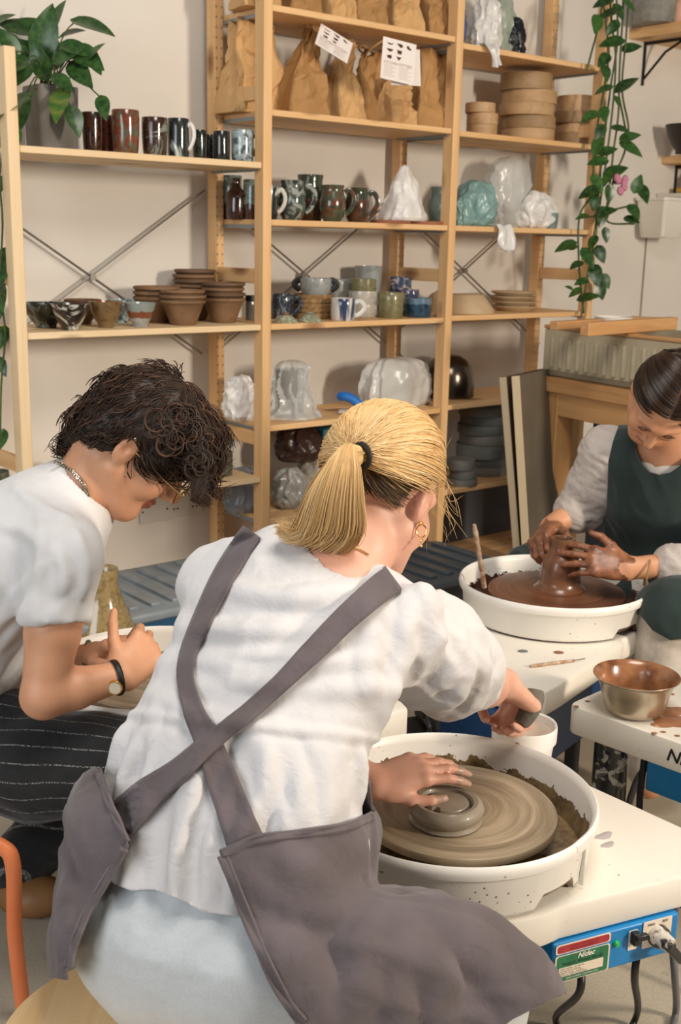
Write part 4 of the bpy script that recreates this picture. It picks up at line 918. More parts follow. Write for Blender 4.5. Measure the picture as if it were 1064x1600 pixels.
btext('CAUTION: DO NOT POUR WATER', mid, .10, BH * .05, plain('label_dark_red', '#5a1418'), 0, 0, 'warning_lettering'); btext('READ THE MANUAL BEFORE USE', mid, .17, BH * .05, plain('label_dark_red', '#5a1418'), 0, 0, 'warning_lettering')
MB().lathe([(0, .006), (.004, .005), (.0055, .002), (.0055, 0)], 16).build('green_light', plain('led_green', '#1fae5a', rough=.15), cb, loc=(.49 * bw, 0, -.36 * BH), rot=(R(90), 0, 0))
plate(.585, .655, .12, .62, wl, .001, 'switch_plate', .001)
MB().box((0, -.006, 0), (.012, .012, .02)).box((.006, -.012, .004), (.02, .008, .01)).build('switch', plain('switch_black', '#191919', rough=.4), cb, loc=(.622 * bw, -.001, -.28 * BH), bevel=.002)
plate(.70, .935, .0, .68, wl, .001, 'dial_plate', .002)
btext('FWD', .762, .10, BH * .09, ink, .1, .0001, 'dial_lettering'); btext('REV', .875, .08, BH * .09, ink, .1, .0001, 'dial_lettering')
kn = MB().lathe([(0, .03), (.010, .03), (.012, .027), (.013, .012), (.017, .010), (.018, 0)], 24)
kb = glaze('knob_black_splashed', '#151515', '#1d1c1b', '#cfc6ba', scale=26, rough=.4, dist=.5)
kn.build('dial_knob', kb, cb, loc=(.825 * bw, -.0015, -.42 * BH), rot=(R(90), 0, 0))
MB().box((0, 0, 0), (.044, .012, .014)).build('dial_pointer', kb, cb, loc=(.85 * bw, -.034, -.58 * BH), rot=(0, R(48), 0), bevel=.003)
# body under the table down to the floor
MB().box((0, 0, 0), (.30, .26, TZ - .075 - .1)).build('motor_housing', blue, front, loc=(-.12, .02, (TZ - .068 - .1) / 2 + .05), rz=zb_, bevel=.006)
for x, y in ((-.14, -.10), (-.14, .12), (.14, -.02), (.16, .1)):
    q = d2 * x + np.array([-d2[1], d2[0]]) * y - d2 * .08
    MB().tube([(q[0], q[1], 0), (q[0], q[1], TZ - .069)], .014, 12).build('leg', plain('leg_black', '#1c1d1f', rough=.4), front)
blackc = plain('cable_black', '#161616', rough=.45)
cbp = lambda f, y: V(bl[0] + d2[0] * f * bw + nin[0] * y, bl[1] + d2[1] * f * bw + nin[1] * y, TZ - .0545 - BH)
MB().tube(spline([cbp(.3, .03) + V(0, 0, .01), cbp(.28, .02) - V(0, 0, .04), onz(868, 1592, .03), onz(900, 1640, .012), onz(960, 1660, .012)], 30), .006, 10).build('cable', blackc, front, world=True)
MB().tube(spline([cbp(.78, .03) + V(0, 0, .01), cbp(.77, .03) - V(0, 0, .05), onz(995, 1585, .03), onz(960, 1650, .012)], 30), .006, 10).build('cable', blackc, front, world=True)
tag(MB().tube(spline([onz(1066, 1380, .35), at(1050, 1450, 1.75), at(1054, 1520, 1.72), onz(1056, 1580, .015), onz(1040, 1650, .012)], 30), .0065, 10).build('grey_cable', plain('cable_grey', '#6f7072', rough=.5), loc=(0, 0, 0)), 'grey cable hanging beside the blue control box', 'cable')
# clay ring on the front wheel
greyclay = plain('wet_grey_clay', '#8a7e6d', '#978b7a', scale=12, rough=.45, bump=.12, bscale=30, stretch=(1, 1, 4), coat=.2)
rc = onz(697, 1262, .545); s_ = mpp(rc); RR = 59 * s_
ring = thing('clay_ring', 'thick grey clay ring being shaped on the front wheel', 'clay', V(rc[0], rc[1], .5248))
MB().lathe([(RR * .2, .003), (RR * .90, 0), (RR * .97, .003), (RR * .90, .008), (RR * .97, .013), (RR * 1.0, .021), (RR * .95, .029), (RR * .84, .0335), (RR * .72, .032), (RR * .67, .027), (RR * .65, .018), (RR * .2, .016)], 72, wob=.006).build('ring', greyclay, ring)
m = MB().lathe([(0, .012), (RR * .54, .012), (RR * .60, .020), (RR * .60, .026), (RR * .55, .0300), (RR * .2, .031), (RR * .1, .0325), (0, .033)], 72)
m.v = [(x * (1 - .22 * (abs(math.atan2(y, x) + 2.2) < .16) * (math.hypot(x, y) > RR * .3)), y * (1 - .22 * (abs(math.atan2(y, x) + 2.2) < .16) * (math.hypot(x, y) > RR * .3)), z) for x, y, z in m.v]
m.build('middle_lump', greyclay, ring, loc=(.002, .002, 0))
# white bucket on the table behind the pan
bk = onz(816, 1195, TZ); kk = mpp(bk); bh_ = at(816, 1130, bk[1])[2] - TZ
bkt = thing('bucket', 'white plastic bucket with a lip behind the front wheel', 'bucket', bk + V(0, 0, .0008))
bp = plain('bucket_white', '#ebe8e4', rough=.35); RB = 50 * kk
MB().lathe([(0, 0), (RB * .80, 0), (RB * .84, .004), (RB * .93, bh_ - .03), (RB, bh_ - .03), (RB * 1.01, bh_ - .005), (RB * .99, bh_), (RB * .93, bh_ - .002), (RB * .90, bh_ - .03), (RB * .8, .006), (0, .006)], 56).build('pail', bp, bkt)
MB().lathe([(0, bh_ - .016), (RB * .91, bh_ - .016), (RB * .915, bh_ - .02), (0, bh_ - .02)], 48).build('water', plain('cloudy_water', '#c9b5a4', rough=.08), bkt)
for k, (x, z) in enumerate([(-.012, bh_ - .035), (-.02, bh_ - .02), (.004, bh_ - .038)]): MB().ball((x, -RB * .945, z), (.006, .0025, .007), 10).build('clay_splash', plain('splash_brown', '#8f5f44'), bkt)
# --- back wheel (brown clay)
bwc = V(.553, 2.79)
T1, T2, Pa = onz(969, 1008, TZ)[:2], onz(850, 1086, TZ)[:2], onz(697, 957, TZ)[:2]
e_ = nrm(T2 - T1); pr_ = np.array([e_[1], -e_[0]]); wid = (Pa - T2) @ pr_
back = thing('potters_wheel', 'white potter\'s wheel with brown clay and a brown pot, in front of the green apron', 'potter\'s wheel', V(bwc[0], bwc[1], 0), 0, 'potter\'s wheels')
rect = [tuple(T2), tuple(T1 - e_ * .05), tuple(T1 - e_ * .05 + pr_ * wid), tuple(T2 + pr_ * wid)]
if np.cross(np.array(rect[1]) - rect[0], np.array(rect[2]) - rect[1]) < 0: rect = rect[::-1]
out = star(bwc[0], bwc[1], roundpoly(rect, .04), .222)
MB().prism(rel(out, bwc), TZ - .058, TZ, bev=.008).build('table', white_t, back, angle=30)
brownslip = slurry('slip_brown', '#5e3a28', '#6c4430', '#7a5038', .28)
pan(back, V(.545, 2.785), .239, TZ + .001, .553, .1, panmat('back_pan_white', '#5c3a28', (.046, .2206), '#3c2419'), joint=-38)
MB().lathe([(0, .508), (.165, .508), (.173, .511), (.1735, .520), (.172, .5235), (.05, .5245), (0, .5245)], 96).build('wheel_head', brownslip, back)
MB().tube([(0, 0, TZ + .014), (0, 0, .509)], .03, 24).build('shaft', plain('steel', '#8b8b88', metal=.9, rough=.3), back)
q = np.mean([T1, T2], 0) + pr_ * .14
MB().box((0, 0, 0), (.44, .2, .16)).build('motor_housing', plain('housing_navy', '#123a66', rough=.4), back, loc=(q[0] - bwc[0], q[1] - bwc[1], TZ - .14), rz=math.atan2(e_[1], e_[0]), bevel=.006)
for a, b in ((.04, .04), (.04, wid - .04), (-.3, .06), (-.3, wid - .06)):
    q = T2 - e_ * abs(a) + pr_ * b if a > 0 else T2 + e_ * a + pr_ * b
    MB().tube([(q[0] - bwc[0], q[1] - bwc[1], 0), (q[0] - bwc[0], q[1] - bwc[1], TZ - .059)], .018, 14).build('leg', plain('leg_black', '#1c1d1f', rough=.4), back)
brownclay = plain('wet_brown_clay', '#6b432e', '#775036', scale=10, rough=.28, bump=.1, bscale=40, stretch=(.3, .3, 3), coat=.25)
pb = onz(874, 918, .5248); pb = V(pb[0], pb[1], .5248); s_ = mpp(pb)
POTH = pb[2] + 80 * s_
tag(MB().lathe([(a * s_, b * s_) for a, b in [(0, 0), (40, 0), (38, 2), (33, 7), (32, 14), (31, 30), (29, 42), (25, 52), (20, 58), (17.5, 62), (17, 70), (18.5, 77), (18.5, 80), (16.5, 80), (15.5, 76), (14.5, 66), (17, 58), (22, 48), (24, 20), (0, 12)]], 72, wob=.004).build('thrown_pot', brownclay, loc=pb), 'wet brown clay pot with a narrow neck being thrown on the back wheel', 'pot')
a_, b_ = onz(756, 912, .535), at(741, 820, 2.72)
tag(MB().tube([a_ + (b_ - a_) * t for t in np.linspace(-.06, 1, 12)], [.0065] * 11 + [.004], 10).build('wooden_tool', plain('tool_clay_stained', '#8a5a40', '#cdb89c', scale=60, rough=.6), loc=(0, 0, 0)), 'clay stained wooden stick leaning in the back splash pan', 'tool')
a_, b_ = onz(828, 1041, TZ + .004), onz(897, 1032, TZ + .004); c_ = onz(914, 1029, TZ + .003)
t = thing('needle_tool', 'needle tool with a wooden handle lying on the white table', 'tool', (a_ + b_) / 2)
MB().tube([a_, a_ * .8 + b_ * .2, a_ * .4 + b_ * .6, b_], [.003, .004, .0042, .003], 10).build('handle', plain('tool_clay_stained', '#8a5a40'), t, world=True); MB().tube([b_, c_], .0012, 6).build('needle', plain('steel', '#8b8b88'), t, world=True)
for (px, py), c, lb in [((817, 1018), '#6d7270', 'small grey clay splash on the white table'), ((873, 1020), '#8a5a3c', 'small brown clay splash on the white table')]:
    p = onz(px, py, TZ); tag(MB().ball((0, 0, 0), (.012, .009, .0022), 14).build('clay_splash', plain('splash' + c[1:], c, rough=.5), loc=p + V(0, 0, .0012)), lb, 'splash')
for (px, py), rr, lb in [((944, 1306), .013, 'pale lilac clay smear on the front white table, upper of two'), ((950, 1320), .010, 'pale lilac clay smear on the front white table, lower of two')]:
    p = onz(px, py, TZ); m = MB()
    m.lathe([(0, .0012), (rr * .8, .0010), (rr, 0)], 40, wob=.13, sq=(1.3, .7)); tag(m.build('clay_smear', plain('smear_lilac', '#b3aaa9', rough=.5), loc=p + V(0, 0, .0003), rz=.6), lb, 'splash')
# --- right wheel table with the metal bowl
rA, rB, rC = onz(886, 1100, TZ)[:2], onz(1064, 1162, TZ)[:2], onz(962, 1080, TZ)[:2]
g1 = nrm(rB - rA); g2 = nrm(rC - rA); g2 = nrm(g2 - g1 * (g1 @ g2) * .9)
rt_ = thing('potters_wheel', 'white wheel table at the right edge carrying the metal bowl', 'potter\'s wheel', V(rA[0], rA[1], 0), 0, 'potter\'s wheels')
P_ = [tuple(rA), tuple(rA + g1 * .62), tuple(rA + g1 * .62 + g2 * .36), tuple(rA + g2 * .36)]
MB().prism(rel(roundpoly(P_, .028), rA), TZ - .062, TZ, bev=.006).build('table', white_t, rt_, angle=30)
zr = math.atan2(g1[1], g1[0])
xt = (onz(1052, 1180, TZ)[:2] - rA) @ g1
o = text('Nidec', .036, plain('logo_black', '#17171a', rough=.5), rt_, (0, 0, 0), name='maker_lettering', shear=.25, bold=.0006, M=Matrix.Translation((g1[0] * xt + g1[1] * .0012, g1[1] * xt - g1[0] * .0012, TZ - .031)) @ Matrix.Rotation(zr, 4, 'Z') @ Matrix.Rotation(R(90), 4, 'X'))
lc = rA + g1 * .075 + g2 * .06
MB().tube([(lc[0] - rA[0], lc[1] - rA[1], .0), (lc[0] - rA[0], lc[1] - rA[1], TZ - .063)], .036, 24).build('leg', glaze('leg_black_splashed', '#15171a', '#1d1f22', '#b9b6ae', scale=26, rough=.4, dist=.8, stops=(.68, .72)), rt_)
lc2 = rA + g1 * .55 + g2 * .30
MB().tube([(lc2[0] - rA[0], lc2[1] - rA[1], .0), (lc2[0] - rA[0], lc2[1] - rA[1], TZ - .063)], .036, 24).build('leg', plain('leg_black', '#1c1d1f'), rt_)
bc = rA + g1 * .36 + g2 * .16
MB().box((0, 0, 0), (.40, .22, .085)).build('motor_box', blue, rt_, loc=(bc[0] - rA[0], bc[1] - rA[1], TZ - .062 - .044), rz=zr, bevel=.004)
MB().tube([(bc[0] - rA[0], bc[1] - rA[1], .20), (bc[0] - rA[0], bc[1] - rA[1], TZ - .15)], .085, 32).build('motor', plain('motor_tan', '#8b7d68', rough=.5), rt_)
bq = lambda x, y, z: V(*(rA + g1 * x + g2 * y), z)
MB().tube(spline([bq(.15, .06, .37), bq(.16, .04, .28), bq(.2, .0, .2), bq(.34, -.03, .14), bq(.55, -.02, .1)], 30), .007, 10).build('cable', blackc, rt_, world=True)
MB().tube(spline([bq(.15, .1, .36), bq(.12, .09, .3), bq(.11, .08, .2), bq(.12, .08, .0)], 24), .007, 10).build('conduit', plain('cable_grey', '#6f7072'), rt_, world=True)
bb = onz(990, 1112, TZ); s_ = mpp(bb); rim = 66 * s_; hb = 62 * s_
mb = thing('metal_bowl', 'metal mixing bowl coated with brown slip on the right table', 'bowl', bb + V(0, 0, .0006))
stl = plain('bowl_steel', '#b5a894', '#c6b9a4', scale=9, metal=.85, rough=.28)
slipm = plain('slip_coat_brown', '#6e4229', '#a87650', scale=22, rough=.22, bump=.2, coat=.3)
prof = [(0, 0), (.55, 0), (.66, .06), (.72, .2), (.80, .55), (.88, .85), (.96, .95), (1.0, .965), (1.01, .985), (1.0, 1.0)]
MB().lathe([(a * rim, b * hb) for a, b in prof], 64).build('bowl_shell', stl, mb)
MB().lathe([(a * rim, b * hb) for a, b in [(1.0, 1.0), (.97, .985), (.87, .87), (.79, .56), (.70, .2), (.4, .06), (0, .05)]], 64).build('slip_lining', slipm, mb)
MB().lathe([(0, .34 * hb), (.735 * rim, .34 * hb), (.74 * rim, .33 * hb)], 48).build('slip', plain('slip_liquid', '#96613c', rough=.08), mb)
m = MB()
for px, py, rr, st in [(1040, 1112, .03, 1.5), (1062, 1128, .035, 2.2), (1022, 1106, .028, 1), (1035, 1133, .016, 2.2), (1062, 1110, .02, 1)]:
    p = onz(px, py, TZ); m.ball(p + V(0, 0, .0008), (rr * st ** .5, rr * .8, .0016), 18)
for px, py in [(1022, 1146), (1036, 1144), (1058, 1150), (1030, 1082), (1050, 1085), (900, 1104), (918, 1096)]: m.ball(onz(px, py, TZ) + V(0, 0, .0006), (.006, .005, .0014), 10)
tag(m.build('slip_puddle', plain('slip_puddle_brown', '#8d5e40', '#a06f4c', scale=20, rough=.2), loc=(0, 0, 0)), 'brown slip puddle spilt beside the metal bowl', 'puddle', kind='stuff')
# --- left wheel, behind the seated pair
lwc = V(-.358, 2.14)
lw = thing('potters_wheel', 'white potter\'s wheel under the clasped hands of the person in the T-shirt', 'potter\'s wheel', V(lwc[0], lwc[1], 0), 0, 'potter\'s wheels')
q1, q2, q3 = onz(645, 1106, TZ)[:2], onz(574, 1122, TZ)[:2], onz(621, 1087, TZ)[:2]
h1 = nrm(q2 - q1); h2 = nrm(q3 - q1); h2 = np.array([-h1[1], h1[0]]) if np.array([-h1[1], h1[0]]) @ h2 > 0 else np.array([h1[1], -h1[0]])
P_ = [tuple(q1), tuple(q1 + h2 * .30), tuple(q1 + h2 * .30 + h1 * .52), tuple(q1 + h1 * .52)]
out = star(lwc[0], lwc[1], roundpoly(P_, .03), .216)
MB().prism(rel(out, lwc), TZ - .068, TZ, bev=.007).build('table', white_t, lw, angle=30)
pan(lw, lwc, .232, TZ + .001, .553, .1, panmat('left_pan_cream', '#8f7a58', (.02, .2140), '#7d6c58'))
MB().lathe([(0, .508), (.145, .508), (.153, .511), (.153, .520), (.15, .5235), (0, .5245)], 80).build('wheel_head', greyslip, lw)
MB().tube([(0, 0, TZ + .014), (0, 0, .509)], .03, 24).build('shaft', plain('steel', '#8b8b88'), lw)
for x, y in ((.42, .02), (.38, -.16), (-.1, .12), (-.1, -.1)): MB().tube([(x, y, 0), (x, y, TZ - .069)], .018, 14).build('leg', plain('leg_black', '#1c1d1f'), lw)
tag(MB().tube(spline([at(648, 1098, 2.25), at(662, 1118, 2.3), at(670, 1150, 2.3), onz(640, 1210, .012), onz(560, 1240, .012)], 30), .006, 10).build('black_cable', blackc, loc=(0, 0, 0)), 'black cable looping down behind the white table end', 'cable')
# foot pedal on the floor between the tables
pq = onz(715, 1128, 0.05); t = thing('foot_pedal', 'black foot pedal on the floor behind the bucket', 'pedal', V(pq[0], pq[1], 0), R(20))
MB().prism(rrect(.34, .24, .05), 0, .03, bev=.006).build('base', plain('pedal_black', '#232221', '#2f2d2b', rough=.5), t); MB().box((0, .02, .07), (.2, .14, .05)).build('treadle', plain('pedal_black', '#232221'), t, bevel=.012); MB().tube([(0, .04, .03), (0, .04, .06)], .05, 20).build('pivot', plain('pedal_black', '#232221'), t)
# ------------------------------------------------------------------ soft bodies: distance fields blended on a grid, then surface nets
class Field:
    def __init__(s, lo, hi, h):
        s.lo = np.array(lo, float); s.h = h; s.n = np.ceil((np.array(hi) - s.lo) / h).astype(int) + 1
        s.f = np.full(s.n, .3, np.float32)
    def block(s, lo, hi):
        a = np.clip(np.floor((lo - s.lo) / s.h).astype(int), 0, s.n); b = np.clip(np.ceil((hi - s.lo) / s.h).astype(int) + 1, 0, s.n)
        return a, b
    def pts(s, a, b):
        ax = [s.lo[i] + s.h * np.arange(a[i], b[i]) for i in range(3)]
        return np.stack(np.meshgrid(*ax, indexing='ij'), -1)
    def put(s, fn, lo, hi, k=.01, op='add'):
        m = k + 3 * s.h; a, b = s.block(np.array(lo) - m, np.array(hi) + m)
        if np.any(b <= a): return s
        P = s.pts(a, b); d = fn(P).astype(np.float32); sl = tuple(slice(x, y) for x, y in zip(a, b)); g = s.f[sl]
        if op == 'add':
            hh = np.maximum(k - np.abs(g - d), 0) / k; s.f[sl] = np.minimum(g, d) - hh * hh * k * .25
        elif op == 'cut':
            d = -d; hh = np.maximum(k - np.abs(g - d), 0) / k; s.f[sl] = np.maximum(g, d) + hh * hh * k * .25
        return s
    def cap(s, a, b, ra, rb=None, k=.012, op='add', cut=None):
        a = np.array(a, float); b = np.array(b, float); rb = ra if rb is None else rb; ab = b - a; L2 = max(ab @ ab, 1e-9)
        def fn(P):
            t = np.clip(((P - a) @ ab) / L2, 0, 1); d = np.linalg.norm(P - a - t[..., None] * ab, axis=-1) - (ra + (rb - ra) * t)
            if cut is not None: d = np.maximum(d, (P - cut[0]) @ cut[1])
            return d
        m = max(ra, rb); return s.put(fn, np.minimum(a, b) - m, np.maximum(a, b) + m, k, op)
    def chain(s, pts, rad, k=.012, op='add'):
        for i in range(len(pts) - 1): s.cap(pts[i], pts[i + 1], rad[i], rad[i + 1], k if i == 0 else max(.004, k * .5), op)
        return s
    def ell(s, c, r, M=None, k=.012, op='add'):
        c = np.array(c, float); r = np.array(r, float) if not np.isscalar(r) else np.array([r] * 3, float); M = np.eye(3) if M is None else M
        def fn(P):
            q = (P - c) @ M; k0 = np.linalg.norm(q / r, axis=-1); k1 = np.linalg.norm(q / r ** 2, axis=-1) + 1e-9; return np.where(k0 < 1e-6, -r.min(), k0 * (k0 - 1) / k1)
        m = r.max(); return s.put(fn, c - m, c + m, k, op)
    def loft(s, secs, k=.015):
        """secs: (centre, half width, half depth, width axis) along a spine"""
        for (c0, a0, b0, x0), (c1, a1, b1, x1) in zip(secs, secs[1:]):
            c0 = np.array(c0); c1 = np.array(c1); ab = c1 - c0; L2 = ab @ ab; tn = ab / math.sqrt(L2)
            def fn(P):
                t = np.clip(((P - c0) @ ab) / L2, 0, 1)[..., None]; rel = P - c0 - t * ab
                x = np.array(x0) * (1 - t) + np.array(x1) * t; x = x - (x @ tn)[..., None] * tn; x = x / np.linalg.norm(x, axis=-1)[..., None]
                y = np.cross(np.broadcast_to(tn, x.shape), x)
                a = (a0 + (a1 - a0) * t)[..., 0]; b = (b0 + (b1 - b0) * t)[..., 0]; mn = np.minimum(a, b)
                q = np.stack([(rel * x).sum(-1) / a, (rel * y).sum(-1) / b, (rel @ tn) / mn], -1); rr = np.stack([a, b, mn], -1)
                k0 = np.linalg.norm(q, axis=-1); k1 = np.linalg.norm(q / rr, axis=-1) + 1e-9
                return np.where(k0 < 1e-4, -mn, k0 * (k0 - 1) / k1)
            m = max(a0, b0, a1, b1); s.put(fn, np.minimum(c0, c1) - m, np.maximum(c0, c1) + m, k)
        return s
    def half(s, p, n):
        """keep the side the normal points away from"""
        P = s.pts(np.zeros(3, int), s.n); s.f = np.maximum(s.f, ((P - np.array(p)) @ nrm(n)).astype(np.float32)); return s
    def mesh(s, iso=0.):
        f = s.f - iso; ins = f < 0; X, Y, Z = np.array(f.shape) - 1
        cnt = np.zeros((X, Y, Z), np.int8)
        for i in (0, 1):
            for j in (0, 1):
                for k in (0, 1): cnt += ins[i:X + i, j:Y + j, k:Z + k]
        act = np.argwhere((cnt > 0) & (cnt < 8)); idx = -np.ones((X, Y, Z), np.int64); idx[tuple(act.T)] = np.arange(len(act))
        acc = np.zeros((len(act), 3)); num = np.zeros(len(act))
        for ax in range(3):
            o1, o2 = [i for i in range(3) if i != ax]
            for u in (0, 1):
                for v in (0, 1):
                    a = act.copy(); a[:, o1] += u; a[:, o2] += v; b = a.copy(); b[:, ax] += 1
                    fa = f[tuple(a.T)]; fb = f[tuple(b.T)]; m = (fa < 0) != (fb < 0); t = np.where(m, fa / np.where(m, fa - fb, 1), 0)
                    p = a.astype(float); p[:, ax] += t; acc[m] += p[m]; num[m] += 1
        V_ = s.lo + s.h * acc / num[:, None]; F_ = []
        for ax in range(3):
            o1, o2 = (ax + 1) % 3, (ax + 2) % 3; sa = [slice(None)] * 3; sb = [slice(None)] * 3; sa[ax] = slice(0, -1); sb[ax] = slice(1, None)
            A_ = ins[tuple(sa)]; B_ = ins[tuple(sb)]
            for flip, e in ((False, np.argwhere(A_ & ~B_)), (True, np.argwhere(~A_ & B_))):
                ok = (e[:, o1] > 0) & (e[:, o2] > 0) & (e[:, o1] < f.shape[o1] - 1) & (e[:, o2] < f.shape[o2] - 1); e = e[ok]; q = []
                for u, v in ((-1, -1), (0, -1), (0, 0), (-1, 0)):
                    c = e.copy(); c[:, o1] += u; c[:, o2] += v; q.append(idx[tuple(c.T)])
                q = np.stack(q, 1); F_.append(q[:, ::-1] if flip else q)
        return V_, np.vstack(F_)
def vnormals(Vv, Ff):
    n = np.zeros_like(Vv); a, b, c, d = (Vv[Ff[:, i]] for i in range(4)); fn = np.cross(c - a, d - b)
    for i in range(4): np.add.at(n, Ff[:, i], fn)
    return n / (np.linalg.norm(n, axis=1)[:, None] + 1e-12)
def relax(Vv, Ff, it=2, lam=.5):
    e = np.vstack([Ff[:, [i, (i + 1) % 4]] for i in range(4)])
    for _ in range(it):
        acc = np.zeros_like(Vv); cn = np.zeros(len(Vv)); np.add.at(acc, e[:, 0], Vv[e[:, 1]]); np.add.at(cn, e[:, 0], 1)
        Vv = Vv + lam * (acc / np.maximum(cn, 1)[:, None] - Vv)
    return Vv
def noise_at(P, sc, seed, octs=3, ax=None, stretch=.25, ridge=False):
    Q = np.array(P)
    if ax is not None: ax = nrm(ax); Q = Q + np.outer(Q @ ax, ax) * (stretch - 1)
    Q = Q * sc + seed * 7.31; out = np.zeros(len(Q)); k = 1.; tot = 0
    for o in range(octs):
        v = np.array([noise.noise(Vector(q)) for q in Q]); v = (1 - np.abs(v) * 2.2) if ridge else v
        out += k * v; tot += k; Q = Q * 2.03 + 3.7; k *= .5
    return out / tot
def raw(name, Vv, Ff, mats, parent, mi=None, attrs=None, solid=0, bev=0):
    me = bpy.data.meshes.new(name); o0 = np.array(parent.location) if parent is not None else 0
    Vv = np.asarray(Vv) - o0; me.from_pydata(Vv.tolist(), [], np.asarray(Ff).tolist() if not isinstance(Ff, list) else Ff)
    for m in (mats if isinstance(mats, (list, tuple)) else [mats]): me.materials.append(m)
    if mi is not None: me.polygons.foreach_set('material_index', np.asarray(mi, np.int32))
    me.polygons.foreach_set('use_smooth', [True] * len(me.polygons))
    for k, v in (attrs or {}).items(): me.attributes.new(k, 'FLOAT', 'POINT').data.foreach_set('value', np.asarray(v, np.float32))
    me.update(); o = bpy.data.objects.new(name, me); COL.objects.link(o); o.parent = parent
    if solid:
        m = o.modifiers.new('thick', 'SOLIDIFY'); m.thickness = solid; m.offset = 0
    return o
def strands(name, polys, width, tone, mat, parent, taper=.25, flat=.6):
    """many fine locks in one mesh; each a three-sided tapering tube"""
    Vs, Fs, Ts = [], [], []; o = 0
    for p, t, w in zip(polys, tone, width):
        n = len(p); tg = np.gradient(p, axis=0); tg /= np.linalg.norm(tg, axis=1)[:, None] + 1e-9
        rf = min((V(1, 0, 0), V(0, 1, 0), V(0, 0, 1), V(.6, .6, .5), V(-.6, .5, .6)), key=lambda c: np.abs(tg @ c).max()); a = np.cross(tg, rf); a /= np.linalg.norm(a, axis=1)[:, None] + 1e-9; b = np.cross(tg, a)
        s_ = np.linspace(0, 1, n); r = w * (taper + (1 - taper) * np.sin(PI * np.clip(s_ * .9 + .08, 0, 1)) ** .6)
        for k in range(3): Vs.append(p + r[:, None] * (math.cos(2.1 * k) * a + math.sin(2.1 * k) * b * flat))
        i = np.arange(n - 1)
        for k in range(3): k2 = (k + 1) % 3; Fs.append(o + np.stack([k * n + i, k * n + i + 1, k2 * n + i + 1, k2 * n + i], 1))
        Ts.append(np.full(3 * n, t)); o += 3 * n
    return raw(name, np.vstack(Vs), np.vstack(Fs), mat, parent, attrs={'tone': np.concatenate(Ts)})
def hairmat(name, stops, rough=.38):
    t = NT(name); a = t.n('ShaderNodeAttribute', _attribute_name='tone'); t.base(t.ramp(a.outputs['Fac'], stops)); t.set(Roughness=rough); t.b.inputs['Specular IOR Level'].default_value = .45; return t.m
def skin(name, c, c2):
    return plain(name, c, c2, scale=16, rough=.48, bump=.05, bscale=260, sss=.10, rnd=False, bdist=.0015, stops=(.3, .7))
def hand(S, wrist, d, n, side, curls, thumb, sc=1., spread=(.10, .03, -.04, -.12), k=.006, wr=.023):
    """palm and five fingers; curls = flexion of the three joints of index..little; thumb = three directions in (d, t, n)"""
    d = nrm(d); n = nrm(np.array(n) - d * (np.array(n) @ d)); t = np.cross(n, d) * side; w = np.array(wrist, float); tips = []
    kn = [w + sc * (d * f + t * l) for f, l in ((.086, .029), (.090, .009), (.085, -.011), (.076, -.029))]
    for i, q in enumerate(kn): S.cap(w + sc * t * (.016 - .011 * i), q, wr * .62 * sc if i in (0, 3) else wr * .66 * sc, .0112 * sc, .012)
    S.ell(w + sc * (d * .045 + t * .0), (.038 * sc, .05 * sc, .0145 * sc), frame(t, d, n), .012)
    S.ell(w + sc * (d * .036 + t * .024 - n * .010), (.015 * sc, .032 * sc, .015 * sc), frame(nrm(t + .4 * d), nrm(d - .4 * t), n), .012)
    for i, (q, ln) in enumerate(zip(kn, ((.043, .026, .021), (.047, .030, .022), (.043, .028, .021), (.034, .021, .019)))):
        dd = nrm(d + t * spread[i]); nn = nrm(n - dd * (n @ dd)); p = q; r = [.0098, .0088, .0080, .0066] if i < 3 else [.0086, .0076, .0069, .0058]
        S.ell(q + n * .0015 * sc, .0118 * sc, None, .006)
        for j in range(3):
            a = R(curls[i][j]); dd, nn = math.cos(a) * dd - math.sin(a) * nn, math.sin(a) * dd + math.cos(a) * nn
            e = p + dd * ln[j] * sc; S.cap(p, e, r[j] * sc, r[j + 1] * sc, .0035 if j else .005); p = e
        tips.append(p)
    p = w + sc * (d * .020 + t * .024 - n * .008); r = (.014, .0115, .0098, .0078)
    for j, (ln, dr) in enumerate(zip((.040, .034, .026), thumb)):
        dd = nrm(dr[0] * d + dr[1] * t + dr[2] * n); e = p + dd * ln * sc; S.cap(p, e, r[j] * sc, r[j + 1] * sc, .010 if j == 0 else .004); p = e
    tips.append(p); return tips
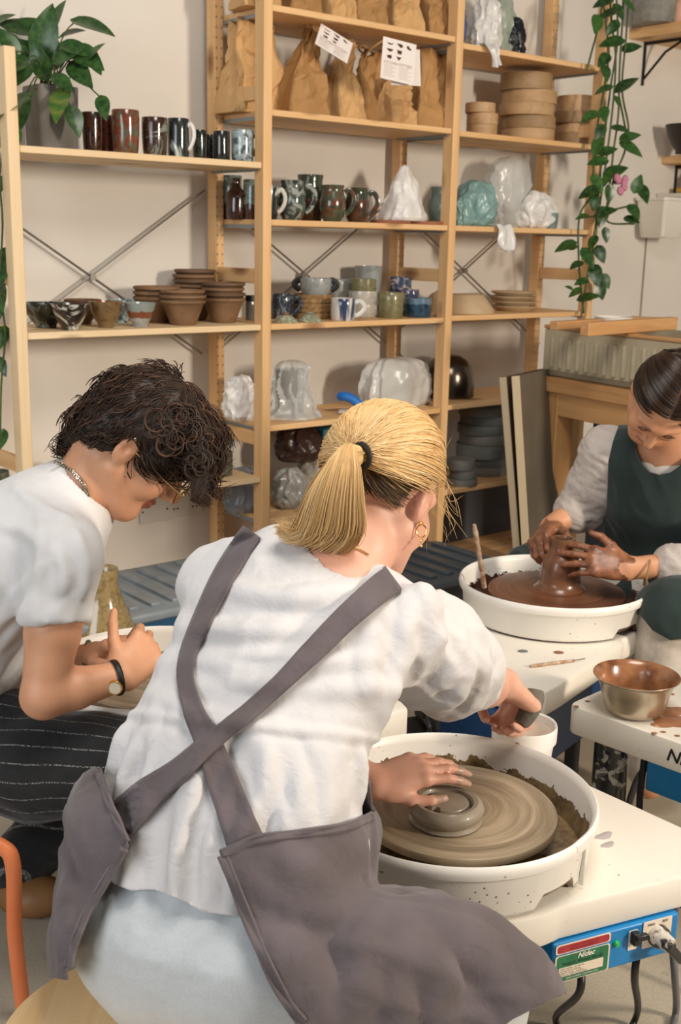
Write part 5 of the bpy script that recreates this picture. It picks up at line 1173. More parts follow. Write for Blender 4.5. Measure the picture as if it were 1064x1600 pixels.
def head(S, c, M, sc=1., ears=True, k=.014, nose=1., jaw=1.):
    """M columns: the head's left, forward, up"""
    def w(x, y, z): return np.array(c) + M @ (V(x, y, z) * sc)
    S.ell(w(0, -.012, .035), V(.074, .096, .083) * sc, M, k); S.ell(w(0, .022, -.02), V(.063, .070, .088) * sc, M, .02)
    S.cap(w(0, .064, -.092), w(0, .070, -.098), .023 * sc, .021 * sc, .03)
    for e in (-1, 1):
        S.cap(w(e * .056 * jaw, -.006, -.045), w(e * .020, .062, -.096), .021 * sc, .021 * sc, .025)
        S.ell(w(e * .042, .058, -.028), V(.024, .026, .026) * sc, M, .02)
        S.cap(w(e * .048, .070, .026), w(e * .012, .086, .026), .010 * sc, .011 * sc, .016)
    for e in (-1, 1): S.ell(w(e * .031, .098, .006), V(.016, .013, .011) * sc, M, .012, 'cut')
    for e in (-1, 1): S.ell(w(e * .031, .0765, .006), V(.0135, .0135, .0125) * sc, M, .003)
    S.cap(w(0, .088, .018), w(0, .106 + .004 * nose, -.022), .0085 * sc, .0115 * sc, .010)
    S.ell(w(0, .108 * 1 + .004 * nose, -.027), V(.0115, .0115, .0095) * sc, M, .006)
    for e in (-1, 1): S.ell(w(e * .012, .097, -.031), V(.0085, .0105, .0085) * sc, M, .006)
    S.ell(w(0, .088, -.056), V(.024, .012, .006) * sc, M, .005); S.ell(w(0, .086, -.067), V(.021, .012, .0065) * sc, M, .005)
    if ears:
        for e in (-1, 1):
            Me = M @ np.array([[math.cos(.25 * e), -math.sin(.25 * e), 0], [math.sin(.25 * e), math.cos(.25 * e), 0], [0, 0, 1.]])
            S.ell(w(e * .077, -.014, -.002), V(.0085, .0185, .031) * sc, Me, .006)
            S.ell(w(e * .0855, -.012, .004), V(.0065, .011, .018) * sc, Me, .004, 'cut')
            S.ell(w(e * .078, -.008, -.003), V(.007, .006, .008) * sc, Me, .004)
    return w
def person(name, label, loc): return thing(name, label, 'person', loc, 0)
def ribbon(name, path, widths, bvh, mat, parent, off=.004, th=.002, n=60, over=0):
    """a cloth strap lying on a garment, following it where the sight lines of the path meet it"""
    P = spline([(x, y, w) for (x, y), w in zip(path, widths)], n); rows = []; N = 7; tg = np.gradient(P[:, :2], axis=0); tg /= np.linalg.norm(tg, axis=1)[:, None]
    last = None
    for i in range(n):
        nx = V(-tg[i][1], tg[i][0]); row = []
        for j in range(N):
            q = P[i, :2] + nx * P[i, 2] * (j / (N - 1) - .5); d = nrm(ray(*q)); hit = bvh.ray_cast(Vector(CAM), Vector(d))
            row.append(hit[3] if hit[0] is not None else np.nan)
        rows.append(row)
    D = np.array(rows); med = np.nanmedian(D, 1); idx = np.arange(n); ok = ~np.isnan(med); med = np.interp(idx, idx[ok], med[ok])
    D = np.where(np.isnan(D), med[:, None], D)
    for _ in range(3):
        E_ = np.pad(D, ((1, 1), (0, 0)), 'edge'); D = np.minimum(D, (E_[:-2] + E_[1:-1] + E_[2:]) / 3); 
    vs = []
    for i in range(n):
        nx = V(-tg[i][1], tg[i][0])
        for j in range(N):
            u = j / (N - 1) - .5; q = P[i, :2] + nx * P[i, 2] * u; d = nrm(ray(*q)); vs.append(CAM + d * (D[i, j] - off - .0012 * math.sin(i * .35 + u * 5) - .0015 * (abs(u) > .4)))
    if over:                                       # carry the first end on over the shoulder
        top = vs[:N]; bk = nrm(FW * V(1, 1, 0))
        for t in (.012, .028, .05): vs = [p + bk * t - V(0, 0, .1 * t + t * t * 6) for p in top] + vs; n += 1
    return raw(name, vs, [(i * N + j, i * N + j + 1, (i + 1) * N + j + 1, (i + 1) * N + j) for i in range(n - 1) for j in range(N - 1)], mat, parent, solid=th)
def foldlines(S, lines, k=.014):
    """raise soft creases on a garment: lines of (x, y) sight points, radius and how deep the ridge is sunk"""
    t = tree_of(*S.mesh())
    for pts, r, sink in lines:
        P = spline([(x, y, 0) for x, y in pts], max(6, 4 * len(pts))); Q = []
        for x, y, _ in P:
            d = nrm(ray(x, y)); h = t.ray_cast(Vector(CAM), Vector(d))
            if h[0] is not None: Q.append(np.array(h[0]) - np.array(h[1]) * sink)
        n = len(Q)
        for i in range(n - 1):
            f = lambda j: r * (.45 + .55 * math.sin(PI * (j + .5) / n))
            if np.linalg.norm(Q[i + 1] - Q[i]) < .08: S.cap(Q[i], Q[i + 1], f(i), f(i + 1), k)
    return S
def tree_of(Vv, Ff): return BVHTree.FromPolygons([tuple(p) for p in Vv], [tuple(f) for f in Ff])
def poly_in(P, Q):
    """which 2-D points P lie inside polygon Q"""
    x, y = P[:, 0], P[:, 1]; r = np.zeros(len(P), bool); Q = np.array(Q, float)
    for (x1, y1), (x2, y2) in zip(Q, np.roll(Q, -1, 0)):
        c = ((y1 > y) != (y2 > y)) & (x < (x2 - x1) * (y - y1) / (y2 - y1 + 1e-12) + x1); r ^= c
    return r
def cut_by(Vv, Ff, Q, keep_back=None):
    """trim a cloth shell to outline Q (as seen from the viewpoint it was measured from), cutting clean edges"""
    bm = bmesh.new(); vs = [bm.verts.new(p) for p in Vv]; [bm.faces.new([vs[i] for i in f]) for f in Ff]; bm.normal_update()
    for (x1, y1), (x2, y2) in zip(Q, Q[1:] + Q[:1]):
        a, b = ray(x1, y1), ray(x2, y2); n = Vector(nrm(np.cross(a, b)))
        m = .5 * (a + b); g = []
        fl = list(bm.faces); pc = proj(np.array([f.verts[0].co for f in fl]))
        for i in np.flatnonzero((pc[:, 0] > min(x1, x2) - 16) & (pc[:, 0] < max(x1, x2) + 16) & (pc[:, 1] > min(y1, y2) - 16) & (pc[:, 1] < max(y1, y2) + 16)): g.append(fl[i])
        if g:
            el = list({e for f in g for e in f.edges}); vl = list({v for f in g for v in f.verts})
            bmesh.ops.bisect_plane(bm, geom=vl + el + g, dist=1e-5, plane_co=Vector(CAM), plane_no=n)
    bm.normal_update(); fl = list(bm.faces); cen = np.array([f.calc_center_median() for f in fl]); nr = np.array([f.normal for f in fl])
    inside = poly_in(proj(cen), Q); front = ((CAM - cen) * nr).sum(1) > 0
    kill = [f for f, i, fr, c in zip(fl, inside, front, cen) if not (i if fr else (keep_back(c) if keep_back else False))]
    bmesh.ops.delete(bm, geom=kill, context='FACES'); bmesh.ops.delete(bm, geom=[v for v in bm.verts if not v.link_faces], context='VERTS')
    bm.verts.index_update(); out = ([np.array(v.co) for v in bm.verts], [[v.index for v in f.verts] for f in bm.faces]); bm.free(); return out
# ================================================================== the blonde woman in the grey apron
skin_b = skin('skin_rosy', '#dfa58c', '#e6b29a'); lin_w = cloth('blouse_white_cotton', '#d0cdcd', '#d8d5d5', 6, 700, .85, .22, wr=42)
apr = cloth('apron_mauve_grey', '#5b5151', '#665c60', 14, 900, .9, .3, wr=30); tro = cloth('trousers_pale_grey', '#c4c9cb', '#ccd0d2', 300, 900, .9, .2)
bl = person('person', 'blonde person in white blouse and grey cross-back apron, seen from behind, shaping clay', at(300, 1500, 1.27))
AX = nrm(V(.94, -.34, 0))
def sec(px, py, Y, hw, ratio, ax=AX, g=0.): c = at(px, py, Y); a = hw * mpp(c) + g; return (c, a, a * ratio, ax)
sh_r, el_r, wr_r = at(640, 968, 1.43), at(712, 1052, 1.585), at(788, 1068, 1.775)
sh_l, el_l, wr_l = at(335, 910, 1.54), V(-.13, 1.72, .64), at(588, 1224, 1.60)
hp_r, hp_l = V(-.10, 1.20, .535), V(-.24, 1.32, .535); kn_r, kn_l = V(.185, 1.262, .465), V(-.135, 1.66, .485)
HS = .92; nk0, hc = at(528, 868, 1.49), at(596, 774, 1.575)
hf = nrm(V(.47, .88, 0)); pt = R(30); fwd = nrm(hf * math.cos(pt) - V(0, 0, 1) * math.sin(pt)); upv = nrm(hf * math.sin(pt) + V(0, 0, 1) * math.cos(pt)); upv = nrm(upv + .10 * RT); lft = nrm(np.cross(upv, fwd)); upv = np.cross(fwd, lft)
lft = -np.cross(fwd, upv); HM = np.stack([-np.cross(upv, fwd) * -1, fwd, upv], 1)
S = Field((-.50, .98, -.02), (.52, 2.02, 1.20), .0034)
S.loft([sec(320, 1420, 1.28, 170, .66), sec(385, 1190, 1.36, 135, .66), sec(445, 1040, 1.42, 150, .60), sec(468, 930, 1.48, 150, .50), sec(490, 895, 1.49, 110, .5)], .03)
S.chain([sh_l, el_l, wr_l], [.038, .037, .023], .02); S.chain([sh_r, el_r, wr_r], [.040, .040, .026], .02)
S.cap(at(700, 1062, 1.60), at(758, 1074, 1.70), .040, .033, .02)
S.chain([at(505, 925, 1.475), at(560, 858, 1.515), hc + HM @ V(0, -.025, -.05)], [.058, .047, .047], .03)
S.chain([hp_r, kn_r, V(.20, 1.32, .09)], [.078, .055, .04], .03); S.chain([hp_l, kn_l, V(-.10, 1.82, .09)], [.078, .055, .04], .03)
for f0 in (V(.20, 1.32, .05), V(-.10, 1.82, .05)): S.cap(f0, f0 + V(.10, .10, -.01), .036, .03, .02)
hw = head(S, hc, HM, HS)
# left hand resting on the clay, thumb towards us; right hand closed round a grey sponge
tip = onz(722, 1200, .585); dl = nrm(tip - wr_l)
tl = hand(S, wr_l, nrm(dl + V(0, 0, .16)), nrm(V(-.1, -.40, 1)), -1, [(14, 20, 8), (14, 20, 10), (16, 22, 12), (18, 24, 14)], [(.72, .62, -.25), (.92, .28, -.12), (.98, .05, -.15)], .84, spread=(.10, .04, -.03, -.10), wr=.025)
drh = nrm(V(.42, .55, -.52))
tr_ = hand(S, wr_r, drh, nrm(V(.25, -.05, .95)), 1, [(55, 70, 40), (58, 72, 40), (60, 75, 40), (62, 75, 40)], [(.6, .6, -.5), (.8, .1, -.6), (.8, -.3, -.5)], 1.0)
S.ell(wr_r + drh * .088 - nrm(V(.25, -.05, .95)) * .030, .023, None, .012); S.ell(wr_r + drh * .085 - nrm(V(.25, -.05, .95)) * .050, .021, None, .012)
bv, bf = S.mesh(); bv = relax(bv, bf, 1, .3)
ctr = bv[bf].mean(1); slot = np.zeros(len(bf), int)
cl_ = ((np.linalg.norm(ctr - tl[0], axis=1) < .028) | (np.linalg.norm(ctr - tl[1], axis=1) < .03) | (np.linalg.norm(ctr - tl[4], axis=1) < .017)); slot[cl_] = 1
raw('body', bv, bf, [skin_b, plain('skin_slip_smeared', '#b0957f', '#c79f8a', scale=60, rough=.35)], bl, slot)
hb = nrm(tr_[1] - wr_r)
sp0 = at(827, 1103, wr_r[1] + .030); m = MB().tube(spline([sp0 + V(.012, .016, .022), sp0 + V(.004, 0, 0), sp0 + V(-.014, -.012, -.028)], 8), [.014, .017, .018, .018, .018, .017, .016, .013], 12, flat=.55)
tag(m.build('sponge', plain('sponge_grey', '#5f5a50', '#6f695d', scale=70, rough=.8, bump=.5), loc=(0, 0, 0)), 'dark grey sponge squeezed in the hand above the white bucket', 'sponge')
# blouse
S = Field((-.46, 1.02, .40), (.44, 1.92, 1.08), .0046)
S.loft([sec(325, 1430, 1.275, 216, .72), sec(366, 1290, 1.315, 209, .68), sec(370, 1200, 1.35, 200, .64), sec(398, 1130, 1.38, 182, .66), sec(438, 1050, 1.415, 182, .62), sec(458, 975, 1.45, 178, .55), sec(470, 930, 1.48, 158, .48), sec(492, 900, 1.49, 95, .48)], .02)
S.cap(at(348, 920, 1.53), at(440, 888, 1.50), .046, .050, .04); S.cap(at(500, 908, 1.48), at(598, 946, 1.45), .050, .034, .02)
S.cap(at(500, 925, 1.475), at(535, 876, 1.50), .066, .052, .03)
S.chain([sh_l, sh_l + .72 * (el_l - sh_l)], [.046, .06], .03)
S.chain([at(626, 992, 1.44), at(670, 1014, 1.51), at(708, 1042, 1.59), at(728, 1054, 1.635)], [.058, .074, .068, .054], .03)
S.ell(at(650, 950, 1.43), (.036, .028, .020), frame(RT, FW, UP), .02); S.ell(at(662, 930, 1.42), .012, None, .012)
S.ell(at(738, 1064, 1.65), (.038, .028, .047), frame(nrm(RT + .5 * UP), FW, nrm(UP - .5 * RT)), .02); S.ell(at(716, 1088, 1.61), (.034, .03, .022), frame(nrm(RT - .2 * UP), FW, nrm(UP + .2 * RT)), .02)
nu_ = nrm(at(545, 830, 1.52) - at(500, 900, 1.475)); S.cap(at(530, 884, 1.475), at(590, 800, 1.545), .052, .052, .006, 'cut')
foldlines(S, [([(642, 930), (632, 985), (624, 1040), (622, 1082)], .007, .004), ([(234, 1086), (290, 1108), (340, 1126), (430, 1142), (560, 1162)], .007, .004),
    ([(690, 1108), (716, 1075), (722, 1030), (708, 990)], .011, .004), ([(735, 1100), (752, 1060), (744, 1015)], .012, .004), ([(650, 1082), (690, 1060), (712, 1020)], .010, .005), ([(630, 1075), (664, 1040), (690, 985)], .010, .006),
    ([(600, 1120), (610, 1060), (640, 1010)], .012, .006), ([(590, 1105), (570, 1050), (580, 990)], .010, .006), ([(320, 975), (380, 990), (450, 985)], .012, .008), ([(325, 1040), (400, 1062), (470, 1050)], .010, .007), ([(440, 935), (520, 925), (570, 905)], .010, .007), ([(350, 915), (420, 935), (500, 940)], .010, .008),
    ([(250, 1100), (232, 1150), (200, 1210), (186, 1260)], .011, .006), ([(280, 1112), (262, 1180), (236, 1260), (228, 1340)], .011, .006), ([(310, 1124), (300, 1200), (284, 1290), (280, 1385)], .011, .006), ([(400, 1145), (420, 1200), (440, 1285)], .011, .006), ([(440, 1150), (462, 1210), (478, 1290)], .011, .006), ([(490, 1156), (505, 1210), (512, 1280)], .010, .006), ([(530, 1162), (540, 1210), (544, 1270)], .010, .006), ([(350, 1240), (330, 1310), (330, 1410)], .012, .006), ([(560, 1168), (562, 1210), (564, 1255)], .009, .005)])
wv, wf = S.mesh(); wv = relax(wv, wf, 2, .5); nn = vnormals(wv, wf); pp_ = proj(wv)
spine = nrm(at(468, 930, 1.48) - at(368, 1290, 1.315)); lat = wv @ AX
seam = pp_[:, 1] - (1128 + (pp_[:, 0] - 330) * .10)              # below the gathered yoke seam when positive
arm_d = np.min([np.linalg.norm(wv - (at(628, 975, 1.44) + t * (at(738, 1064, 1.635) - at(628, 975, 1.44))), axis=1) for t in np.linspace(0, 1, 12)], 0); body_ = np.clip((arm_d - .085) / .03, 0, 1)
g = np.clip(seam / 40, 0, 1) * np.clip(1.25 - seam / 420, .35, 1) * body_
ph = lat * 95 + 2.6 * noise_at(wv, 7, 2, 2); disp = g * (.0055 * np.sin(ph) + .0040 * np.sin(ph * 1.83 + 1.1)) * (1 + .8 * noise_at(wv, 9, 5, 1))
disp += body_ * .0032 * np.exp(-(seam / 6) ** 2) - body_ * .002 * np.exp(-((seam - 14) / 6) ** 2)
disp += .008 * noise_at(wv, 10, 3, 3, ax=spine + .4 * RT, stretch=.35) + .0025 * noise_at(wv, 20, 9, 2, ax=spine, stretch=.5, ridge=True) * np.clip(1 - g * .6, 0, 1)
disp += .011 * (1 - body_) * (noise_at(wv, 15, 6, 2, ax=nrm(UP - RT), stretch=.35, ridge=True) - .4)
disp += .009 * body_ * np.exp(-((pp_[:, 1] - (1035 + .2 * (pp_[:, 0] - 470))) / 70) ** 2) * np.sin(pp_[:, 1] / 8.5 + 2 * noise_at(wv, 8, 4, 1)) * .35
wv = wv + nn * disp[:, None]
HEM = [(60, 1190), (60, 1330), (150, 1352), (176, 1380), (205, 1392), (240, 1390), (275, 1402), (318, 1425), (372, 1432), (420, 1425), (600, 1420), (900, 1200), (900, 780), (250, 780), (60, 900)]
hv, hfc = cut_by(wv, wf, HEM, lambda c: c[2] > .5)
raw('blouse', hv, hfc, lin_w, bl, solid=.0016)
wt = tree_of(wv, wf)
# trousers
S = Field((-.46, .98, -.02), (.40, 2.0, .76), .006)
S.loft([sec(340, 1525, 1.28, 150, .72), sec(312, 1465, 1.265, 202, .70), sec(325, 1400, 1.285, 186, .60), sec(350, 1320, 1.31, 130, .5)], .03)
S.ell(at(335, 1512, 1.28), (.125, .11, .07), None, .04)
S.chain([hp_r, kn_r, V(.20, 1.31, .13)], [.085, .062, .060], .03); S.chain([hp_l, kn_l, V(-.10, 1.81, .13)], [.096, .082, .075], .03)
S.half((0, 0, .437), (0, 0, -1)) if False else None
tv, tf = S.mesh(); tv = relax(tv, tf, 2, .5); nn = vnormals(tv, tf); pt_ = proj(tv)
tv = tv + nn * (.006 * noise_at(tv, 12, 21, 3, ax=V(.6, .3, -.3), stretch=.4, ridge=True) + .0035 * np.clip((1480 - pt_[:, 1]) / 80, 0, 1) * np.sin(tv @ AX * 150 + 2 * noise_at(tv, 9, 3, 1)))[:, None]
z0 = .4365; sq_ = (np.hypot(tv[:, 0] + .245, tv[:, 1] - 1.205) < .19) & (tv[:, 2] < z0); tv[sq_, 2] = z0 + .004 * 0
raw('trousers', tv, tf, tro, bl)
# apron: one shell over hips, front and thighs, open at the back
S = Field((-.52, .95, .10), (.46, 2.0, 1.0), .0065)
S.loft([sec(315, 1530, 1.255, 205, .74), sec(305, 1470, 1.262, 217, .76), sec(325, 1400, 1.28, 226, .70), sec(338, 1300, 1.315, 238, .66), sec(364, 1200, 1.35, 206, .68), sec(400, 1130, 1.38, 190, .70)], .03)
S.ell(at(270, 1515, 1.24), (.142, .12, .095), None, .04)
S.chain([hp_r + V(.03, 0, .0), at(650, 1512, 1.25), kn_r], [.100, .088, .078], .03); S.chain([hp_r + V(.1, -.03, -.10), kn_r + V(.0, -.02, -.10)], [.09, .075], .06)
S.chain([hp_l, kn_l], [.098, .09], .04); S.cap(at(530, 1300, 1.34), at(528, 1370, 1.33), .048, .044, .03)
S.cap(kn_r + V(.01, -.02, -.02), at(800, 1575, 1.22), .06, .045, .05)
foldlines(S, [([(566, 1424), (610, 1448), (660, 1500), (690, 1580)], .020, .006), ([(575, 1420), (650, 1440), (730, 1480), (800, 1560)], .018, .006), ([(620, 1424), (700, 1434), (770, 1470), (830, 1530)], .016, .006), ([(562, 1430), (566, 1490), (548, 1590)], .020, .008), ([(590, 1440), (610, 1500), (620, 1590)], .016, .006), ([(360, 1345), (440, 1400), (520, 1420), (560, 1418)], .014, .009), ([(400, 1318), (480, 1372), (548, 1402)], .014, .009), ([(420, 1460), (480, 1520), (510, 1590)], .014, .010), ([(110, 1260), (140, 1300), (150, 1370)], .014, .009), ([(100, 1330), (118, 1400), (104, 1480)], .013, .008)], .022)
av, af = S.mesh(); av = relax(av, af, 2, .5); nn = vnormals(av, af); pa_ = proj(av)
thigh = np.clip((pa_[:, 0] - 480) / 80, 0, 1) * np.clip((pa_[:, 1] - 1400) / 40, 0, 1)
av = av + nn * (.007 * noise_at(av, 8, 31, 3) + thigh * .026 * (noise_at(av, 8.5, 35, 2, ax=V(1, .1, -.42), stretch=.2, ridge=True) - .3) + .006 * noise_at(av, 16, 36, 2, ax=V(.3, .2, -1), stretch=.3, ridge=True) * (1 - thigh))[:, None]
back_ok = lambda c: c[2] > .30
LP = [(150, 1198), (158, 1222), (165, 1250), (178, 1278), (196, 1308), (200, 1322), (188, 1350), (160, 1392), (134, 1430), (112, 1480), (103, 1512), (106, 1531), (88, 1528), (20, 1520), (20, 1230), (90, 1235)]
RP = [(342, 1329), (400, 1306), (470, 1296), (540, 1286), (588, 1266), (640, 1262), (700, 1380), (900, 1440), (900, 1548), (858, 1562), (800, 1592), (740, 1640), (500, 1660), (470, 1602), (440, 1562), (408, 1498), (384, 1438)]
for nm, Q in (('apron_back_panel', LP), ('apron_skirt', RP)):
    kb = (lambda c: c[2] > .30 and (lambda q: q[0] > 250 and q[1] > 1225 and not (q[0] > 760 and q[1] > 1540))(proj(c)[0])) if nm == 'apron_skirt' else (lambda c: c[2] > .53 and (lambda q: q[0] <= 250 and q[1] > 1225)(proj(c)[0]))
    v_, f_ = cut_by(av, af, Q, kb); raw(nm, v_, f_, apr, bl, solid=.0035)
    ap_t = tree_of(av, af)
def hemline(path, wpx, nm, th=.0035, off=.003): return ribbon(nm, path, [wpx] * len(path), ap_t, apr, bl, off, th, n=50)
hemline([(346, 1334), (400, 1312), (470, 1302), (540, 1292), (584, 1274)], 12, 'apron_hem'); hemline([(347, 1336), (388, 1438), (412, 1496), (444, 1560), (472, 1598)], 16, 'apron_hem')
hemline([(152, 1202), (168, 1250), (182, 1280), (197, 1316)], 10, 'apron_hem'); hemline([(194, 1326), (160, 1384), (136, 1424), (114, 1478), (106, 1512)], 12, 'apron_hem')
ribbon('apron_strap', [(392, 833), (372, 862), (346, 905), (320, 958), (297, 1012), (289, 1056), (300, 1104), (318, 1145), (336, 1186), (352, 1232), (368, 1275), (384, 1318)], [34, 34, 34, 30, 26, 26, 32, 38, 44, 50, 54, 60], wt, apr, bl, .006, .003, over=1)
ribbon('apron_strap', [(614, 904), (590, 922), (540, 966), (488, 1018), (440, 1066), (388, 1112), (330, 1158), (282, 1200), (240, 1232), (206, 1262), (184, 1284)], [44, 44, 40, 36, 30, 28, 30, 36, 46, 54, 58], wt, apr, bl, .011, .003, over=1)
MB().ball((0, 0, 0), .001).build('paint_spot', wtx, bl, loc=(0, 0, -.5)) if False else None
# hair
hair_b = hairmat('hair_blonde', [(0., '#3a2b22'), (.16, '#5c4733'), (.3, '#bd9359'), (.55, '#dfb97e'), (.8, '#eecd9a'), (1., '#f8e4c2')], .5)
tie = hw(.0, -.117, .020) + RT * .014 - FW * .004
def on_skull(dirs, off=0.):
    """dirs in head axes -> points on the skull ellipsoid pushed out by off"""
    dirs = dirs / np.linalg.norm(dirs, axis=-1)[..., None]; r = np.array([.074 + off, .096 + off, .083 + off]) * HS; q = dirs * r
    return np.array(hc) + (q + HS * V(0, -.012, .035)) @ HM.T
rg = np.random.default_rng(5); tdir = V(.0, -1.0, -.14); tdir /= np.linalg.norm(tdir); PL, TN, WD = [], [], []
def skull_path(d0, d1, n, off, bulge):
    w_ = math.acos(np.clip(d0 @ d1, -1, 1)); t = np.linspace(0, 1, n)
    D = (np.sin((1 - t) * w_)[:, None] * d0 + np.sin(t * w_)[:, None] * d1) / max(math.sin(w_), 1e-4)
    o = off + bulge * np.sin(PI * t) ** .8 - .004 * (t > .97); P = np.array([on_skull(d, x) for d, x in zip(D, o)]); return P
while len(PL) < 5200:
    a = rg.uniform(-PI, PI); el = rg.uniform(-.75, 1.45); d0 = V(math.cos(el) * math.sin(a), math.cos(el) * math.cos(a), math.sin(el)); fa = d0[1]
    lim = .62 if fa > .45 else (.18 if fa > .15 else (-.12 if fa > -.25 else -.62))
    if d0[2] < lim - .1 - .06 * math.sin(9 * a): continue
    if d0 @ tdir > .985: continue
    low = d0[2] < -.22 and fa < .1
    P = skull_path(d0, nrm(tdir + .06 * rg.normal(size=3)), 15, .008 + .003 * rg.random(), (.003 if low else .013 + .0025 * rg.random()))
    P[1:-1] += rg.normal(size=3) * .0006
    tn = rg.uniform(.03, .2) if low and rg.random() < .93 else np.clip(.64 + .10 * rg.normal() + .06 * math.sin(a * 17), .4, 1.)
    PL.append(P); TN.append(tn); WD.append(rg.uniform(.0007, .0014))
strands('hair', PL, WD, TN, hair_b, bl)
# scalp cap under the strands
u = []; 
cap_v, cap_f = MB().ball((0, 0, 0), 1, 48).v, MB().ball((0, 0, 0), 1, 48).f
cd_ = np.array(cap_v); cp = on_skull(cd_, .0045); keep = lambda d: d[2] > (.66 if d[1] > .45 else (.22 if d[1] > .15 else (-.06 if d[1] > -.25 else -.56)))
kf = [f for f in cap_f if all(keep(cd_[i]) for i in f)]
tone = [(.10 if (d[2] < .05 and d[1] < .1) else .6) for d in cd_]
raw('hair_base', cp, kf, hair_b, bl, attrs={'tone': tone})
PL, TN, WD = [], [], []
for i in range(3800):
    e = rg.normal(size=2); e = e / max(1, np.linalg.norm(e) / 1.0) * .9; sp_ = rg.uniform(.75, 1.05)
    q0 = tie + RT * .011 * e[0] + UP * .012 * e[1]; y0 = tie[1]
    ln = rg.uniform(.82, 1.02)
    q = [q0, at(545 + 14 * e[0], 712 + 16 * e[1] - 4, y0 - .035), at(533 + 32 * e[0], 740 + 16 * e[1], y0 - .055 + .016 * e[1]), at(522 + 46 * e[0], 780, y0 - .064 + .02 * e[1]), at(512 + 56 * e[0], 782 + 52 * ln, y0 - .06 + .02 * e[1]), at(499 + 56 * e[0] - 12 * ln, 764 + 88 * ln - 4 * abs(e[0]) + 16 * e[0], y0 - .045 + .018 * e[1])]
    P = spline(q, 16); P[2:] += np.linspace(0, 1, 14)[:, None] * rg.normal(size=3) * .004
    PL.append(P); TN.append(np.clip(.62 + .12 * rg.normal() + (.06 if e[1] > 0 else -.06), .2, 1)); WD.append(rg.uniform(.0006, .0013))
strands('ponytail', PL, WD, TN, hair_b, bl)
o = MB().tube(spline([tie, at(545, 714, tie[1] - .035), at(533, 742, tie[1] - .05), at(522, 780, tie[1] - .055), at(512, 815, tie[1] - .05), at(500, 846, tie[1] - .04)], 20), [.010, .012, .014, .016, .019, .022, .025, .027, .029, .031, .033, .034, .035, .035, .034, .032, .029, .024, .017, .008], 20, flat=.5, up=FW).build('ponytail_core', hair_b, bl, world=True)
o.data.attributes.new('tone', 'FLOAT', 'POINT').data.foreach_set('value', [.55] * len(o.data.vertices))
tc_ = tie + .30 * (at(545, 714, tie[1] - .035) - tie); td_ = nrm(at(545, 714, tie[1] - .035) - tie); ta_ = nrm(np.cross(td_, FW)); tb_ = np.cross(ta_, td_)
MB().tube([tc_ + ta_ * .0150 * math.cos(a) + tb_ * .0125 * math.sin(a) for a in np.linspace(0, 2 * PI, 26)], .0042, 8, caps=False).build('hair_tie', plain('hair_tie_black', '#17130f', rough=.6), bl, world=True)
PL = []
for i in range(46):
    d0 = nrm(V(-.95 + .1 * rg.normal(), .45 + .35 * rg.random(), .05 + .3 * rg.normal())) if i < 30 else nrm(V(rg.normal() * .5, rg.normal() * .3, 1)); p0 = on_skull(d0, .012)
    dr = (RT * rg.uniform(.0, .5) - UP * rg.uniform(.5, 1.)) if i < 30 else (UP * .3 + rg.normal(size=3) * .4); L_ = rg.uniform(.03, .075) if i < 30 else rg.uniform(.015, .04)
    PL.append(spline([p0, p0 + dr * L_ * .5 + rg.normal(size=3) * .006, p0 + dr * L_ + rg.normal(size=3) * .012], 10))
o = strands('stray_hair', PL, [.0003] * len(PL), [.7] * len(PL), hair_b, bl); o['kind'] = 'stuff'
gold = plain('gold', '#d9a95a', metal=.95, rough=.25)
er = hw(.083, -.010, -.030) if proj(hw(.083, -.01, -.03))[0][0] > proj(hw(-.083, -.01, -.03))[0][0] else hw(-.083, -.010, -.030)
MB().tube([er + RT * (.007 * math.sin(a)) + UP * (-.011 + .0085 * math.cos(a)) - FW * .004 for a in np.linspace(.3, 2 * PI, 18)], .0011, 6).ball(er - FW * .004, .0032, 8).ball(er - UP * .024 - FW * .004, .0026, 8).ball(er - UP * .031 - FW * .004, .0022, 8).build('earring', gold, bl, world=True)
nb_ = []
bt = tree_of(bv, bf)
for x, y in [(510, 838), (522, 842), (536, 846), (550, 853), (563, 859), (576, 867)]:
    d = nrm(ray(x, y)); h = bt.ray_cast(Vector(CAM), Vector(d)); nb_.append(CAM + d * (h[3] - .003) if h[0] is not None else at(x, y, 1.48))
nm_ = MB().tube(spline(nb_, 24), .0011, 6)
nm_.build('necklace', gold, bl, world=True)
for k_ in (2, 3): MB().ball(nb_[k_], .0042, 10).build('necklace_bead', plain('bead_green', '#2c4a3e', rough=.3), bl, world=True)
# her stool
st = thing('round_stool', 'round pale wooden stool under the blonde person', 'stool', (-.228, 1.205, 0))
MB().lathe([(0, .408), (.165, .408), (.172, .412), (.174, .422), (.172, .432), (.167, .4355), (0, .4358)], 72).build('seat', wood('stool_pine', '#dfb57c', '#edcf9d', '#c99758', axis=1, knots=False, rough=.4), st)
for a in (45, 135, 225, 315):
    c, s_ = math.cos(R(a)), math.sin(R(a)); MB().tube([(.11 * c, .11 * s_, .409), (.16 * c, .16 * s_, 0)], .014, 12).build('leg', wood('stool_leg', '#d3a76e', '#dfb980', '#b98a52', axis=2, knots=False), st)
MB().tube([(.135 * math.cos(a), .135 * math.sin(a), .2) for a in np.linspace(0, 2 * PI, 40)], .008, 8, caps=False).build('foot_ring', plain('steel', '#8b8b88'), st)
